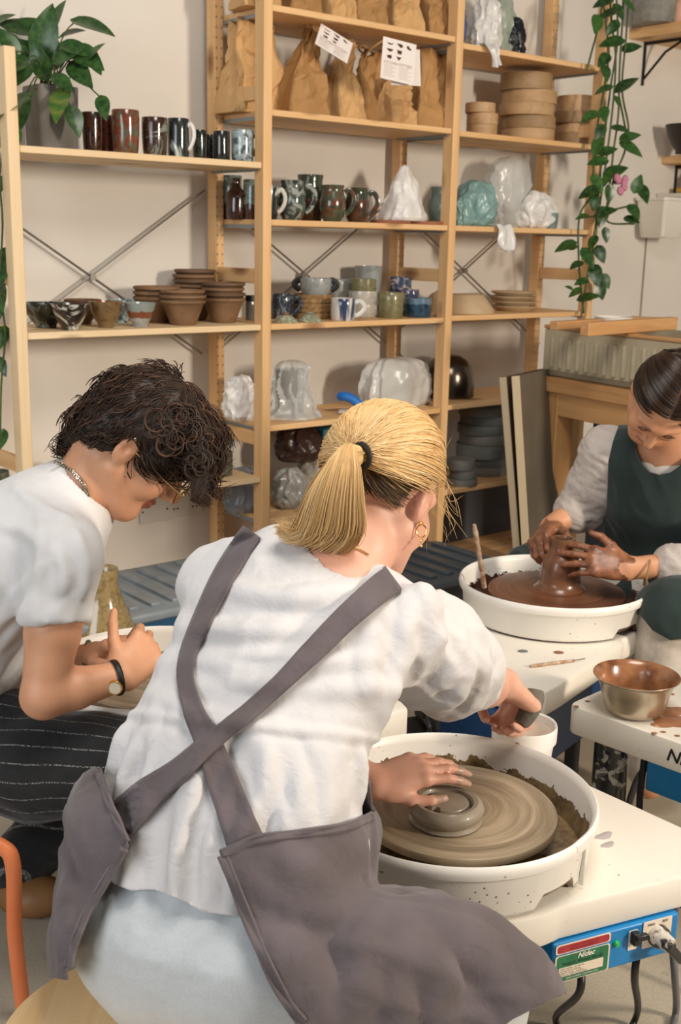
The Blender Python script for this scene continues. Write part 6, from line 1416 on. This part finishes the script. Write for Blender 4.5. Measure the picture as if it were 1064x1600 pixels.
# ================================================================== the dark haired person in the white T-shirt, in profile
skin_m = skin('skin_warm', '#cf9570', '#d8a17e'); tee = cloth('tshirt_white', '#d8d7d7', '#dedddd', 8, 900, .85, .12, wr=14)
pin = cloth('trousers_black_pinstripe', '#121315', '#1b1c1f', 60, 500, .9, .3, stripe=(.022, .0018, '#9a9a96'))
mp = person('person', 'person with short dark curly hair, glasses and white T-shirt leaning over a wheel', at(-60, 1150, 2.02))
YM = 2.0
MF = nrm(V(math.cos(R(46)), .10, -math.sin(R(46)))); ML = nrm(np.cross(V(math.sin(R(46)), 0, math.cos(R(46))), MF)); MU = np.cross(-ML, MF) * -1
ML = nrm(np.cross(MF, V(math.sin(R(46)), 0, math.cos(R(46))))); MU = np.cross(ML, MF); ML = -ML     # ML: the head's left (away from us)
mc = at(215, 694, YM); MM = np.stack([ML, MF, MU], 1)
m_sh, m_el, m_wr = at(100, 864, 1.85), at(68, 1088, 1.79), at(192, 1056, 1.86)
n_sh, n_el, n_wr = at(104, 850, 2.17), at(60, 1050, 2.25), at(150, 1022, 2.12)
S = Field((-1.02, 1.66, .0), (-.16, 2.42, 1.22), .0036)
AY = V(.05, 1, 0)
def secm(px, py, half_w, half_d): return (at(px, py, YM), half_w, half_d, AY)
S.loft([secm(-110, 1140, .15, .11), secm(-40, 960, .14, .10), secm(45, 850, .155, .10), secm(95, 800, .13, .075)], .03)
S.chain([at(95, 805, YM), at(140, 752, YM), mc + MM @ V(0, -.035, -.055)], [.064, .056, .056], .03)
S.chain([m_sh, m_sh * .45 + m_el * .55, m_el], [.052, .046, .036], .02); S.chain([m_el, m_el * .6 + m_wr * .4, m_wr], [.037, .036, .0245], .014)
S.chain([n_sh, n_el], [.05, .04], .02); S.chain([n_el, n_wr], [.038, .025], .014)
mw = head(S, mc, MM, 1.0, nose=.6)
d_r = nrm(at(236, 1004, 1.93) - m_wr)
hand(S, m_wr, d_r, nrm(V(.30, -.85, .35)), 1, [(38, 45, 25), (42, 48, 25), (48, 50, 25), (52, 52, 25)], [(.55, .75, .1), (.72, .70, .1), (.85, .55, 0)], .92, wr=.024)
d_l = nrm(at(222, 985, 2.03) - n_wr)
hand(S, n_wr, d_l, nrm(V(.35, -.25, .90)), -1, [(30, 40, 25), (34, 44, 25), (38, 46, 25), (42, 48, 25)], [(.7, .5, -.3), (.9, .2, -.3), (.95, 0, -.3)], .92, wr=.024)
hpm = at(-95, 1175, 1.93); knm = at(236, 1192, 1.90); hpn = at(-90, 1160, 2.13); knn = at(210, 1180, 2.28)
S.chain([hpm, knm, V(-.36, 1.94, .08)], [.08, .055, .04], .03); S.chain([hpn, knn, V(-.62, 2.17, .10)], [.08, .055, .038], .03)
Vm, Fm = S.mesh(); Vm = relax(Vm, Fm, 1, .3); cm = Vm[Fm].mean(1); sl = np.zeros(len(Fm), int)
lq = (cm - np.array(mc)) @ MM; sl[(np.abs(lq[:, 0]) < .024) & (lq[:, 1] > .078) & (lq[:, 2] > -.075) & (lq[:, 2] < -.051)] = 1
raw('body', Vm, Fm, [skin_m, plain('lip_warm', '#b26a58', rough=.4)], mp, sl); mt = tree_of(Vm, Fm)
# T-shirt with a short sleeve
S = Field((-1.02, 1.62, .45), (-.28, 2.42, 1.20), .005)
S.loft([secm(-120, 1140, .17, .13), secm(-45, 950, .165, .135), secm(36, 855, .17, .122), secm(80, 812, .14, .086)], .03)
S.cap(at(76, 812, YM), at(116, 780, YM), .092, .078, .03)
for a, b in ((m_sh, m_el), (n_sh, n_el)):
    u_ = nrm(b - a); e_ = a + u_ * .115; cn = nrm(u_ + .10 * RT)
    S.cap(a - u_ * .0, a + u_ * .17, .056, .061, .04, cut=(e_, cn))
S.cap(at(82, 822, YM), m_sh, .074, .056, .05); S.cap(at(82, 822, YM), n_sh, .074, .058, .05)
nk_ = nrm(at(150, 740, YM) - at(95, 800, YM)); S.cap(at(122, 776, YM), at(195, 703, YM), .060, .066, .006, 'cut')
for a, b in ((m_sh, m_el), (n_sh, n_el)):
    u_ = nrm(b - a); S.cap(a + u_ * .100, a + u_ * .26, .045, .051, .004, 'cut')
foldlines(S, [([(60, 800), (66, 850), (62, 905)], .006, .003), ([(70, 880), (30, 930), (-10, 985)], .008, .004), ([(62, 905), (40, 960), (0, 1010)], .008, .004), ([(120, 830), (135, 880), (130, 930)], .005, .003), ([(20, 760), (60, 790), (110, 810)], .006, .004), ([(60, 930), (50, 990), (20, 1050)], .008, .004), ([(90, 860), (100, 900), (96, 925)], .005, .003), ([(0, 820), (40, 830), (62, 850)], .006, .004)])
tv, tf = S.mesh(); tv = relax(tv, tf, 2, .5); nn = vnormals(tv, tf); q_ = proj(tv)
tv = tv + nn * (.004 * noise_at(tv, 7, 61, 2, ax=V(.7, 0, .6), stretch=.35) + .0015 * noise_at(tv, 20, 66, 2, ax=V(.6, .2, -.7), stretch=.3, ridge=True) + .006 * np.clip((q_[:, 1] - 880) / 100, 0, 1) * noise_at(tv, 14, 64, 2, ax=V(-.7, 0, -.6), stretch=.3, ridge=True))[:, None]
raw('t_shirt', tv, tf, tee, mp)
# chain at the neck
ch = []
for x, y in [(86, 722), (98, 727), (110, 735), (121, 745), (130, 757), (136, 770), (140, 782)]:
    d = nrm(ray(x, y)); h = mt.ray_cast(Vector(CAM), Vector(d)); ch.append(CAM + d * (h[3] - .004) if h[0] is not None else at(x, y, 1.95))
cs = spline(ch, 40); m = MB()
for i, p in enumerate(cs):
    tg = nrm(cs[min(i + 1, 39)] - cs[max(i - 1, 0)]); b_ = nrm(np.cross(tg, FW)); c_ = FW if i % 2 else b_; o_ = np.cross(tg, c_)
    m.tube([p + tg * .0036 * math.cos(a) + nrm(c_) * .0026 * math.sin(a) for a in np.linspace(0, 2 * PI, 9)], .0011, 5, caps=False)
m.build('necklace_chain', plain('silver_chain', '#b7b0a2', metal=.95, rough=.25), mp, world=True)
# trousers
S = Field((-1.05, 1.68, .02), (-.14, 2.46, .78), .006)
S.loft([secm(-120, 1180, .18, .14), secm(-60, 1115, .17, .10)], .03); S.chain([at(-60, 1170, 1.94), at(60, 1195, 1.88), at(150, 1196, 1.88), knm], [.10, .094, .088, .074], .02)
S.chain([hpn, knn], [.10, .08], .03); S.chain([knm, V(-.36, 1.95, .16)], [.08, .07], .03); S.chain([knn, at(30, 1345, 2.16)], [.085, .062], .03); S.chain([at(-60, 1165, 1.95), at(10, 1130, 1.93)], [.09, .06], .03)
pv, pf = S.mesh(); pv = relax(pv, pf, 2, .5); nn = vnormals(pv, pf)
pv = pv + nn * (.008 * noise_at(pv, 9, 71, 3, ax=V(.8, -.1, -.3), stretch=.4, ridge=True))[:, None]
ax_ = nrm(knm - hpm); rel_ = pv - hpm; up_ = nrm(V(0, 0, 1) - ax_ * ax_[2]); sd_ = np.cross(ax_, up_)
raw('trousers', pv, pf, pin, mp, attrs={'pin': np.arctan2(rel_ @ up_, rel_ @ sd_) * .092 + .004 * noise_at(pv, 8, 75, 2)})
# shoe
S = Field((-.92, 2.0, -.005), (-.42, 2.36, .2), .005); s0 = V(-.655, 2.15, .045); S.ell(s0 + V(.035, -.03, .0), (.075, .052, .042), None, .03); S.ell(s0 + V(-.075, .03, .008), (.085, .042, .05), None, .03); S.cap(s0 + V(-.12, .05, .03), s0 + V(-.12, .05, .07), .04, .04, .03)
S.half((0, 0, .004), (0, 0, -1)); sv, sf = S.mesh(); raw('shoe', sv, sf, plain('shoe_tan_leather', '#7d5530', '#946a40', scale=9, rough=.55, bump=.15), mp)
# glasses
gm = plain('glasses_gold', '#c9a873', metal=.9, rough=.25)
g = thing('glasses', '', 'x'); bpy.data.objects.remove(g)
gp = MB()
for e in (-1, 1): gp.tube([mw(e * .033 + .026 * math.cos(a), .116 - .004 * abs(math.cos(a)), -.004 + .021 * math.sin(a)) for a in np.linspace(0, 2 * PI, 26)], .0014, 6, caps=False); gp.tube([mw(e * .060, .112, .004), mw(e * .074, .07, .006), mw(e * .079, .0, .008)], .0014, 6)
gp.tube([mw(-.008, .117, .0), mw(0, .119, .004), mw(.008, .117, .0)], .0014, 6)
fr = gp.build('glasses_frame', gm, mp, world=True)
lt = NT('lens_glass'); lt.base('#e8eeee'); lt.set(Roughness=.03, Transmission_Weight=.95, IOR=1.1)
for e in (-1, 1): MB().add([mw(e * .033 + .0255 * math.cos(a), .1155, -.004 + .0205 * math.sin(a)) for a in np.linspace(0, 2 * PI, 24, endpoint=False)], [tuple(range(24))]).build('lens', lt.m, fr, world=False).location = (0, 0, 0)
for o in fr.children:
    for v in o.data.vertices: v.co = v.co - Vector(mp.location)
# hair: a dark base and many curling locks
hair_m = hairmat('hair_dark_brown', [(0., '#1a110b'), (.4, '#352215'), (.75, '#5a3a25'), (1., '#7d5332')], .55)
def m_skull(d, off):
    d = np.asarray(d); d = d / np.linalg.norm(d); return np.array(mc) + MM @ (d * np.array([.074 + off, .096 + off, .083 + off]) + V(0, -.012, .035))
S = Field(np.array(mc) - .19, np.array(mc) + .22, .005)
S.ell(mw(0, -.010, .045), (.085, .104, .090), MM, .02); S.ell(mw(0, .058, .080), (.066, .044, .046), MM, .03); S.ell(mw(0, -.056, -.005), (.060, .050, .060), MM, .03)
S.cap(mw(0, -.070, -.03), mw(0, -.084, -.075), .044, .020, .03)
for e in (-1, 1): S.cap(mw(e * .062, .04, .04), mw(e * .066, .03, .018), .024, .016, .02)
S.cap(mw(0, .086, .072), mw(-.02, .106, .046), .027, .020, .03)
for e in (-1, 1): S.ell(mw(e * .078, -.012, -.006), (.022, .024, .032), MM, .006, 'cut')
S.ell(mw(0, .10, -.04), (.085, .062, .085), MM, .012, 'cut')
hv, hf_ = S.mesh(); nn = vnormals(hv, hf_); hv = hv + nn * (.005 * noise_at(hv, 40, 81, 2, ridge=True))[:, None]
raw('hair_base', hv, hf_, hair_m, mp, attrs={'tone': .25 + .25 * noise_at(hv, 50, 3, 2)}); hn = vnormals(hv, hf_)
PL, TN, WD = [], [], []
sel = rg.permutation(len(hv))
for i in sel[:4200]:
    p = hv[i]; n_ = hn[i]; ql = (p - np.array(mc)) @ MM
    flow = MM @ V(.15 * math.sin(ql[2] * 40), 1.0 if ql[1] > -.02 else -.25, -.65 if ql[1] < 0.05 else -.2)
    flow = nrm(flow - n_ * (flow @ n_) + .07 * rg.normal(size=3) + .55 * np.array(noise.noise_vector(Vector(p * 26)))); sd = np.cross(n_, flow); front_ = ql[1] > .05
    L_ = rg.uniform(.03, .062) * (1.1 if front_ else .85); cu = rg.uniform(.003, .009) * (1.3 if front_ else .5); t = np.linspace(0, 1, 13); ph = rg.uniform(0, 6)
    P = p + np.outer(t * L_, flow) + np.outer(cu * (np.sin(t * rg.uniform(3, 6) + ph) - math.sin(ph)), sd) + np.outer(.002 + .006 * np.sin(PI * t) * rg.uniform(.2, 1.0) * (1.5 if front_ else .7) - (.010 if front_ else .022) * t * t * (L_ / .05), n_)
    PL.append(P); TN.append(np.clip(.38 + .22 * rg.normal(), 0, 1)); WD.append(rg.uniform(.0007, .0016))
for c0, n0 in [((306, 676), 44), ((290, 656), 30), ((316, 704), 46), ((314, 724), 40), ((262, 676), 26), ((282, 694), 34)]:        # loose ringlets over the brow
    for k_ in range(n0):
        c_ = at(c0[0] + 7 * rg.normal(), c0[1] + 7 * rg.normal(), YM - .02 + .03 * rg.normal()); r_ = rg.uniform(.008, .022); t = np.linspace(0, 1, 18); a = rg.uniform(0, 6.28) + t * rg.uniform(2.5, 5.)
        P = c_ + np.outer(np.cos(a) * r_ * (1 - .25 * t), RT) + np.outer(np.sin(a) * r_ * (1 - .25 * t), UP) - np.outer(.05 + .025 * rg.random() + 0 * t, FW)
        PL.append(P); TN.append(np.clip(.34 + .16 * rg.normal(), 0, 1)); WD.append(rg.uniform(.0014, .003))
for k_ in range(90):
    x0 = 316 + 8 * rg.normal(); q = [at(x0, 700 + 8 * rg.normal(), YM - .04), at(x0 + 4 + 5 * rg.normal(), 735, YM - .05), at(310 + 7 * rg.normal(), 762, YM - .05), at(312 + 8 * rg.normal(), 778 + 5 * rg.normal(), YM - .05), at(324 + 8 * rg.random(), 784 + 5 * rg.normal(), YM - .05)]
    PL.append(spline(q, 16)); TN.append(np.clip(.4 + .2 * rg.normal(), 0, 1)); WD.append(rg.uniform(.0008, .0018))
strands('hair', PL, WD, TN, hair_m, mp)
# watch, bracelet, ear stud
wq = nrm(m_wr - m_el); w0 = m_wr - wq * .012; wa = nrm(np.cross(wq, V(0, 0, 1))); wb_ = np.cross(wa, wq)
MB().tube([w0 + .0295 * (math.cos(a) * wa + math.sin(a) * wb_ * 1.02) for a in np.linspace(0, 2 * PI, 40)], .0055, 8, caps=False, flat=.35, up=wa).build('watch_strap', plain('strap_black_leather', '#16130f', rough=.5), mp, world=True)
cd0 = w0 - nrm(FW) * .031 - UP * .012 + RT * .004; nq = nrm(-FW - .3 * UP)
fm_ = frame(nrm(np.cross(V(0, 1, 0), nq)), np.cross(nq, nrm(np.cross(V(0, 1, 0), nq))), nq)
def oriented(mb, c, Mx): mb.v = [tuple(np.array(c) + Mx @ np.array(p)) for p in mb.v]; return mb
oriented(MB().lathe([(0, -.002), (.0125, -.002), (.0135, .002), (.0125, .004), (.0105, .004)], 24), cd0, fm_).build('watch_case', gold, mp, world=True)
oriented(MB().lathe([(0, .0036), (.0106, .0036)], 24), cd0, fm_).build('watch_dial', plain('dial_cream', '#d8cfb8', rough=.3), mp, world=True)
b0_ = n_wr - nrm(n_wr - n_el) * .03
MB().tube([b0_ + .030 * (math.cos(a) * V(0, 1, 0) + math.sin(a) * V(0, 0, 1)) for a in np.linspace(0, 2 * PI, 30)], .004, 6, caps=False).build('bracelet', plain('bracelet_dark', '#2c2a24', '#8a8468', scale=300, rough=.4), mp, world=True)
es = mw(-.079 if proj(mw(-.08, 0, 0))[0][0] * 0 + (mw(-.08, 0, 0) - CAM) @ FW < (mw(.08, 0, 0) - CAM) @ FW else .079, -.016, .026)
MB().ball(es - FW * .004, (.006, .004, .004), 10).build('ear_cuff', plain('silver_chain', '#b7b0a2'), mp, world=True)
# the stool's orange frame
st = thing('metal_stool', 'orange tubular metal stool under the person in the T-shirt', 'stool', at(-70, 1500, 1.9) * V(1, 1, 0))
org = plain('orange_paint', '#ee8350', '#f28c58', scale=7, rough=.4)
tA, tB = at(8, 1322, 1.76), at(38, 1592, 1.80)
zt = tA[2]; lg0 = V(tB[0], tB[1], 0)
def leg(o): 
    MB().tube(spline([V(tA[0] - .22, tA[1] + .02, zt + .012) + o, V(tA[0] - .06, tA[1], zt + .012) + o, V(tA[0] - .005, tA[1], zt - .002) + o, V(tA[0] + .012, tA[1], zt - .04) + o, (tA + tB) / 2 + o, lg0 + o], 40), .0135, 14).build('leg', org, st, world=True)
leg(V(0, 0, 0)); leg(V(-.36, .34, 0))
MB().lathe([(0, 0), (.15, 0), (.16, .01), (.155, .025), (0, .028)], 48).build('seat', wood('stool_pine', '#dfb57c', '#edcf9d', '#c99758'), st, loc=(tA[0] - .20 - st.location[0], tA[1] + .17 - st.location[1], zt + .026))
# ================================================================== the person in the green apron throwing the brown pot
skin_g = skin('skin_tan', '#c98f6b', '#d39b78'); muddy = plain('skin_clay_coated', '#6f4630', '#a06a4c', scale=34, rough=.35, bump=.15, bscale=60, rnd=False)
knit = plain('jumper_grey_knit', '#bab0a8', '#c8beb6', scale=12, rough=.95, bump=.5, bscale=330, rnd=False, stretch=(1, 1, .4), bdist=.003)
grn = cloth('apron_dark_green', '#1c2c2a', '#243533', 8, 800, .9, .2, wr=18); whi = cloth('trousers_white_linen', '#b9aea0', '#cfc5b8', 30, 800, .9, .2, wr=14)
gp = person('person', 'person with dark centre-parted hair, grey jumper and dark green apron shaping the brown pot', at(1055, 960, 3.06))
GF = nrm(V(-.29, -.41, -.865)); lraw = RT * .90 - UP * .40; GL = nrm(lraw - GF * (lraw @ GF)); GU = np.cross(GL, GF) * -1
GU = np.cross(GF, GL) * -1 if (np.cross(GF, GL) * -1)[2] > 0 else np.cross(GF, GL)
GM = np.stack([GL, GF, GU], 1); gc = at(1024, 677, 2.72) - GM @ V(0, .087, .008)
S = Field((.30, 2.40, .02), (1.28, 3.26, 1.20), .0042)
AG = nrm(V(.80, -.60, 0))
def secg(px, py, Y, hw_, hd): return (at(px, py, Y), hw_, hd, AG)
S.loft([secg(1060, 960, 3.06, .15, .11), secg(1050, 840, 2.98, .14, .10), secg(1035, 760, 2.93, .155, .10), secg(1032, 705, 2.90, .12, .07)], .03)
g_shR, g_elR, g_wrR = at(948, 705, 2.98), at(912, 792, 3.02), at(860, 822, 2.95)
g_shL, g_elL, g_wrL = at(1118, 775, 2.84), at(1120, 880, 2.72), at(982, 888, 2.71)
S.chain([g_shR, g_elR, g_wrR], [.048, .040, .027], .02); S.chain([g_shL, g_elL, g_wrL], [.048, .040, .027], .02)
S.chain([at(1035, 720, 2.90), at(1050, 690, 2.86), gc + GM @ V(0, -.03, -.06)], [.06, .052, .052], .03)
gw = head(S, gc, GM, .96, nose=1.2)
pot_l, pot_r = pb + V(-.026, .005, .098), pb + V(.030, -.012, .090)
dR = nrm(at(852, 858, 2.80) - g_wrR); dL = nrm(at(896, 870, 2.74) - g_wrL)
tgR = hand(S, g_wrR, nrm(V(-.45, -.75, -.22)), nrm(V(-.55, .25, .75)), 1, [(35, 45, 25), (38, 48, 25), (42, 50, 28), (46, 50, 28)], [(.6, .7, -.4), (.85, .4, -.45), (.95, .1, -.4)], 1.0)
tgL = hand(S, g_wrL, dL, nrm(V(.15, -.85, .55)), -1, [(10, 22, 14), (10, 22, 14), (12, 24, 14), (14, 26, 14)], [(.65, .55, .25), (.85, .45, .1), (.95, .2, 0)], 1.0, spread=(.16, .05, -.05, -.16))
g_hR, g_hL = at(1010, 985, 3.05), at(1115, 985, 2.98); g_kR, g_kL = at(838, 895, 3.10), at(1055, 962, 2.66)
S.chain([g_hR, g_kR, V(.50, 3.02, .08)], [.08, .055, .04], .03); S.chain([g_hL, g_kL, V(.78, 2.62, .08)], [.08, .055, .04], .03)
gv, gfc = S.mesh(); gv = relax(gv, gfc, 1, .3); c_ = gv[gfc].mean(1); slg = np.zeros(len(gfc), int)
nzv = .035 * noise_at(c_[:, :], 30, 5, 1)
for w_, d_ in ((g_wrR, nrm(V(-.45, -.75, -.22))), (g_wrL, dL)):
    al = (c_ - w_) @ d_; rr = np.linalg.norm(c_ - w_, axis=1); slg[(al + nzv > .012) & (rr < .24)] = 1
lq = (c_ - gc) @ GM; slg[(np.abs(lq[:, 0]) < .024) & (lq[:, 1] > .08) & (lq[:, 2] > -.075) & (lq[:, 2] < -.051)] = 2
raw('body', gv, gfc, [skin_g, muddy, plain('lip_soft', '#b3705c', rough=.4)], gp, slg); gt = tree_of(gv, gfc)
dark = plain('lash_brown', '#2a1a14', rough=.6)
for e in (-1, 1):
    MB().tube([gw(e * (.031 + .0145 * math.cos(a)), .0895 + .0015 * math.sin(a) - .0035 * abs(math.cos(a)), .0005 + .003 * math.cos(a) ** 2) for a in np.linspace(.15, PI - .15, 12)], .0013, 6).build('eyelash', dark, gp, world=True)
    MB().tube([gw(e * x, .0955 - .16 * (x - .018) ** 1.0 * .45, z) for x, z in ((.014, .024), (.024, .029), (.036, .030), (.047, .025))], [.0016, .0022, .002, .0009], 6).build('eyebrow', plain('brow_brown', '#4a3122', rough=.7), gp, world=True)
# jumper
S = Field((.36, 2.46, .42), (1.28, 3.26, 1.08), .0055)
S.loft([secg(1062, 960, 3.06, .165, .125), secg(1050, 840, 2.98, .158, .115), secg(1038, 770, 2.935, .165, .11), secg(1036, 730, 2.91, .13, .085)], .03)
S.cap(at(1030, 735, 2.92), g_shR, .075, .062, .05); S.cap(at(1050, 760, 2.94), g_shL, .05, .058, .05)
S.chain([g_shR, g_shR * .4 + g_elR * .6, g_elR, g_elR * .78 + g_wrR * .22], [.062, .066, .064, .050], .03); S.chain([g_shL, g_elL, g_elL * .55 + g_wrL * .45], [.062, .062, .052], .03)
for a in ((g_elR * .70 + g_wrR * .30), (g_elL * .50 + g_wrL * .50)): S.ell(a, .050, None, .015)
S.cap(at(1030, 712, 2.86), at(1022, 640, 2.80), .085, .11, .01, 'cut')
jv, jf = S.mesh(); jv = relax(jv, jf, 2, .5); nn = vnormals(jv, jf)
jv = jv + nn * (.006 * noise_at(jv, 11, 91, 3) + .005 * noise_at(jv, 22, 94, 2, ax=V(-.3, .2, -.9), stretch=2.2, ridge=True))[:, None]
raw('jumper', jv, jf, knit, gp); jt = tree_of(jv, jf)
raw('undershirt', *cut_by(*(lambda s_: s_.mesh())(Field((.6, 2.6, .6), (1.2, 3.2, 1.1), .0055).loft([secg(1050, 860, 2.98, .148, .108), secg(1038, 770, 2.935, .155, .104), secg(1036, 735, 2.90, .128, .082)], .03)), [(985, 640), (993, 690), (1006, 716), (1024, 730), (1048, 726), (1075, 712), (1090, 640), (1130, 640), (1130, 800), (960, 800), (960, 640)]), plain('undershirt_white', '#d8d3cc', rough=.8), gp)
# apron bib and skirt
S = Field((.36, 2.30, .16), (1.30, 3.26, 1.08), .006)
S.loft([secg(1062, 960, 3.06, .178, .140), secg(1050, 840, 2.98, .172, .130), secg(1038, 770, 2.935, .178, .124), secg(1036, 728, 2.91, .146, .100)], .03); S.cap(at(1030, 735, 2.92), g_shR, .087, .07, .05)
S.chain([g_hR, g_kR], [.12, .088], .04); S.chain([g_hL, g_kL], [.12, .092], .04); S.cap(at(1000, 925, 2.97), at(1040, 925, 2.88), .10, .10, .05); S.chain([g_kL + V(0, 0, 0), g_kL + V(.0, -.01, -.10)], [.092, .07], .03)
v_, f_ = S.mesh(); v_ = relax(v_, f_, 2, .5); nn = vnormals(v_, f_); v_ = v_ + nn * (.009 * noise_at(v_, 8, 101, 3) + .007 * noise_at(v_, 12, 104, 2, ax=V(.2, -.2, -.9), stretch=.3, ridge=True))[:, None]
GQ = [(990, 622), (972, 650), (958, 690), (951, 720), (950, 760), (948, 800), (940, 850), (890, 870), (840, 830), (790, 850), (790, 960), (1000, 960), (1020, 985), (1048, 1000), (1062, 998), (1200, 990), (1200, 640), (1080, 690), (1070, 716), (1062, 728), (1048, 738), (1030, 742), (1014, 737), (1002, 724), (994, 706), (992, 660)]
raw('apron', *cut_by(v_, f_, GQ), grn, gp, solid=.003)
# trousers
S = Field((.36, 2.30, .0), (1.30, 3.26, .72), .007); S.chain([g_hR, g_kR, V(.50, 3.02, .14)], [.10, .075, .07], .03); S.chain([g_hL, g_kL, V(.795, 2.64, .14)], [.10, .080, .075], .03); S.loft([secg(1062, 985, 3.06, .165, .125), secg(1060, 930, 3.04, .155, .115)], .03)
v_, f_ = S.mesh(); v_ = relax(v_, f_, 2, .5); nn = vnormals(v_, f_); v_ = v_ + nn * (.010 * noise_at(v_, 11, 111, 2, ax=V(0, 0, 1), stretch=.2, ridge=True))[:, None]
raw('trousers', v_, f_, whi, gp)
# hair: parted in the middle, drawn back
hair_g = hairmat('hair_brown', [(0., '#150d09'), (.45, '#2e1d13'), (.8, '#553820'), (1., '#8a6238')], .33)
def g_skull(d, off):
    d = nrm(d); return np.array(gc) + GM @ (d * np.array([.074 + off, .096 + off, .083 + off]) + V(0, -.012, .035))
PL, TN, WD = [], [], []
for i in range(2600):
    e = rg.choice([-1, 1]); th = rg.uniform(-.15, 1.75); t = np.linspace(0, 1, 16)
    part = nrm(V(e * .035, math.cos(th * 1.55) * 1.0 + .02, .62 + 1.1 * min(1., max(0, th))))       # start along the parting
    if rg.random() < .42: part = nrm(V(e * rg.uniform(.25, .95), rg.uniform(-.1, .66), rg.uniform(.0, .6)))
    if part[1] > .55 and part[2] < .56 + .0 * abs(part[0]): part = nrm(part + V(0, 0, .25))
    endd = nrm(V(e * .25, -1.0, -.25)); mid = nrm(part * .6 + endd * .35 + V(e * .85, 0, -.02))
    D = np.array([(1 - s_) ** 2 * part + 2 * s_ * (1 - s_) * mid * 1.1 + s_ * s_ * endd for s_ in t])
    o = .003 + .010 * np.sin(PI * np.clip(t * 1.1, 0, 1)) + .003 * rg.random()
    PL.append(np.array([g_skull(d, x) for d, x in zip(D, o)])); TN.append(np.clip(.36 + .2 * rg.normal(), 0, 1)); WD.append(rg.uniform(.0009, .0018))
for i in range(160):
    a = rg.uniform(0, 6.28); r_ = rg.uniform(.012, .032); t = np.linspace(0, 1, 20); b_ = gw(0, -.115, -.01)
    PL.append(b_ + GM @ V(0, -.02, 0) + np.outer(np.cos(a + t * 5) * r_, GL) + np.outer(np.sin(a + t * 5) * r_, GU) + np.outer(.018 * np.sin(t * 3 + a), GF)); TN.append(np.clip(.4 + .2 * rg.normal(), 0, 1)); WD.append(.0016)
strands('hair', PL, WD, TN, hair_g, gp)
cv = np.array(cap_v); cpv = np.array([g_skull(d, .0025) for d in cv])
def kp(d): return d[2] > (.60 if d[1] > .5 else (.20 if d[1] > .2 else (.0 if d[1] > -.2 else -.5))) and not (abs(d[0]) < .03 and d[1] > -.3)
raw('hair_base', cpv, [f for f in cap_f if all(kp(cv[i]) for i in f)], hair_g, gp, attrs={'tone': [.3] * len(cpv)})
w0 = g_wrL - dL * .045; wa = nrm(np.cross(dL, V(0, 0, 1))); wb_ = np.cross(wa, dL)
MB().tube([w0 + .0325 * (math.cos(a) * wa + math.sin(a) * wb_) for a in np.linspace(0, 2 * PI, 30)], .0028, 6, caps=False).build('hair_band', plain('band_tan', '#9a7d4f', rough=.6), gp, world=True)
st = thing('wooden_stool', 'wooden stool under the person in the green apron', 'stool', V(*(at(1070, 960, 3.08)[:2]), 0))
MB().lathe([(0, .40), (.16, .40), (.165, .41), (.16, .425), (0, .425)], 40).build('seat', wood('stool_pine', '#dfb57c', '#edcf9d', '#c99758'), st)
for a in (45, 135, 225, 315): MB().tube([(.11 * math.cos(R(a)), .11 * math.sin(R(a)), .401), (.15 * math.cos(R(a)), .15 * math.sin(R(a)), 0)], .014, 10).build('leg', wood('stool_leg', '#d3a76e', '#dfb980', '#b98a52'), st)
# ------------------------------------------------------------------ light and camera
def area(name, loc, tgt, size, power, col, sy=None):
    d = bpy.data.lights.new(name, 'AREA'); d.energy = power; d.color = col; d.size = size
    if sy: d.shape = 'RECTANGLE'; d.size_y = sy
    o = bpy.data.objects.new(name, d); COL.objects.link(o); o.location = loc
    o.rotation_euler = (Vector(tgt) - Vector(loc)).to_track_quat('-Z', 'Y').to_euler(); return o
area('window_daylight', (-2.6, -1.4, 2.1), (0, 1.9, .8), 2.4, 76, (.93, .965, 1.0), 1.8)
area('shopfront_daylight', (3.7, .1, 2.05), (.3, 4.4, 1.3), .3, 150, (1.0, .87, .72), .8)
area('ceiling_lamp', (.5, 1.2, 3.2), (.3, 2.2, .5), 1.1, 48, (1, .93, .84))
w = bpy.data.worlds.new('daylight'); SC.world = w; w.use_nodes = True
w.node_tree.nodes['Background'].inputs[0].default_value = (1.0, .97, .94, 1)
w.node_tree.nodes['Background'].inputs[1].default_value = .12
cd = bpy.data.cameras.new('camera'); co = bpy.data.objects.new('camera', cd); COL.objects.link(co)
co.matrix_world = Matrix(((RT[0], UP[0], -FW[0], CAM[0]), (RT[1], UP[1], -FW[1], CAM[1]), (RT[2], UP[2], -FW[2], CAM[2]), (0, 0, 0, 1)))
cd.sensor_fit = 'VERTICAL'; cd.sensor_height = 36; cd.lens = F / 1600 * 36; cd.clip_start = .02; cd.clip_end = 60
cd.dof.use_dof = True; cd.dof.focus_distance = 1.85; cd.dof.aperture_fstop = 9.0
SC.camera = co
SC.view_settings.view_transform = 'Standard'; SC.view_settings.look = 'None'; SC.view_settings.exposure = 0.12; SC.view_settings.gamma = 1
SC.view_settings.use_curve_mapping = False
try:
    SC.cycles.use_denoising = True; SC.cycles.max_bounces = 8; SC.cycles.transparent_max_bounces = 12
except Exception: pass
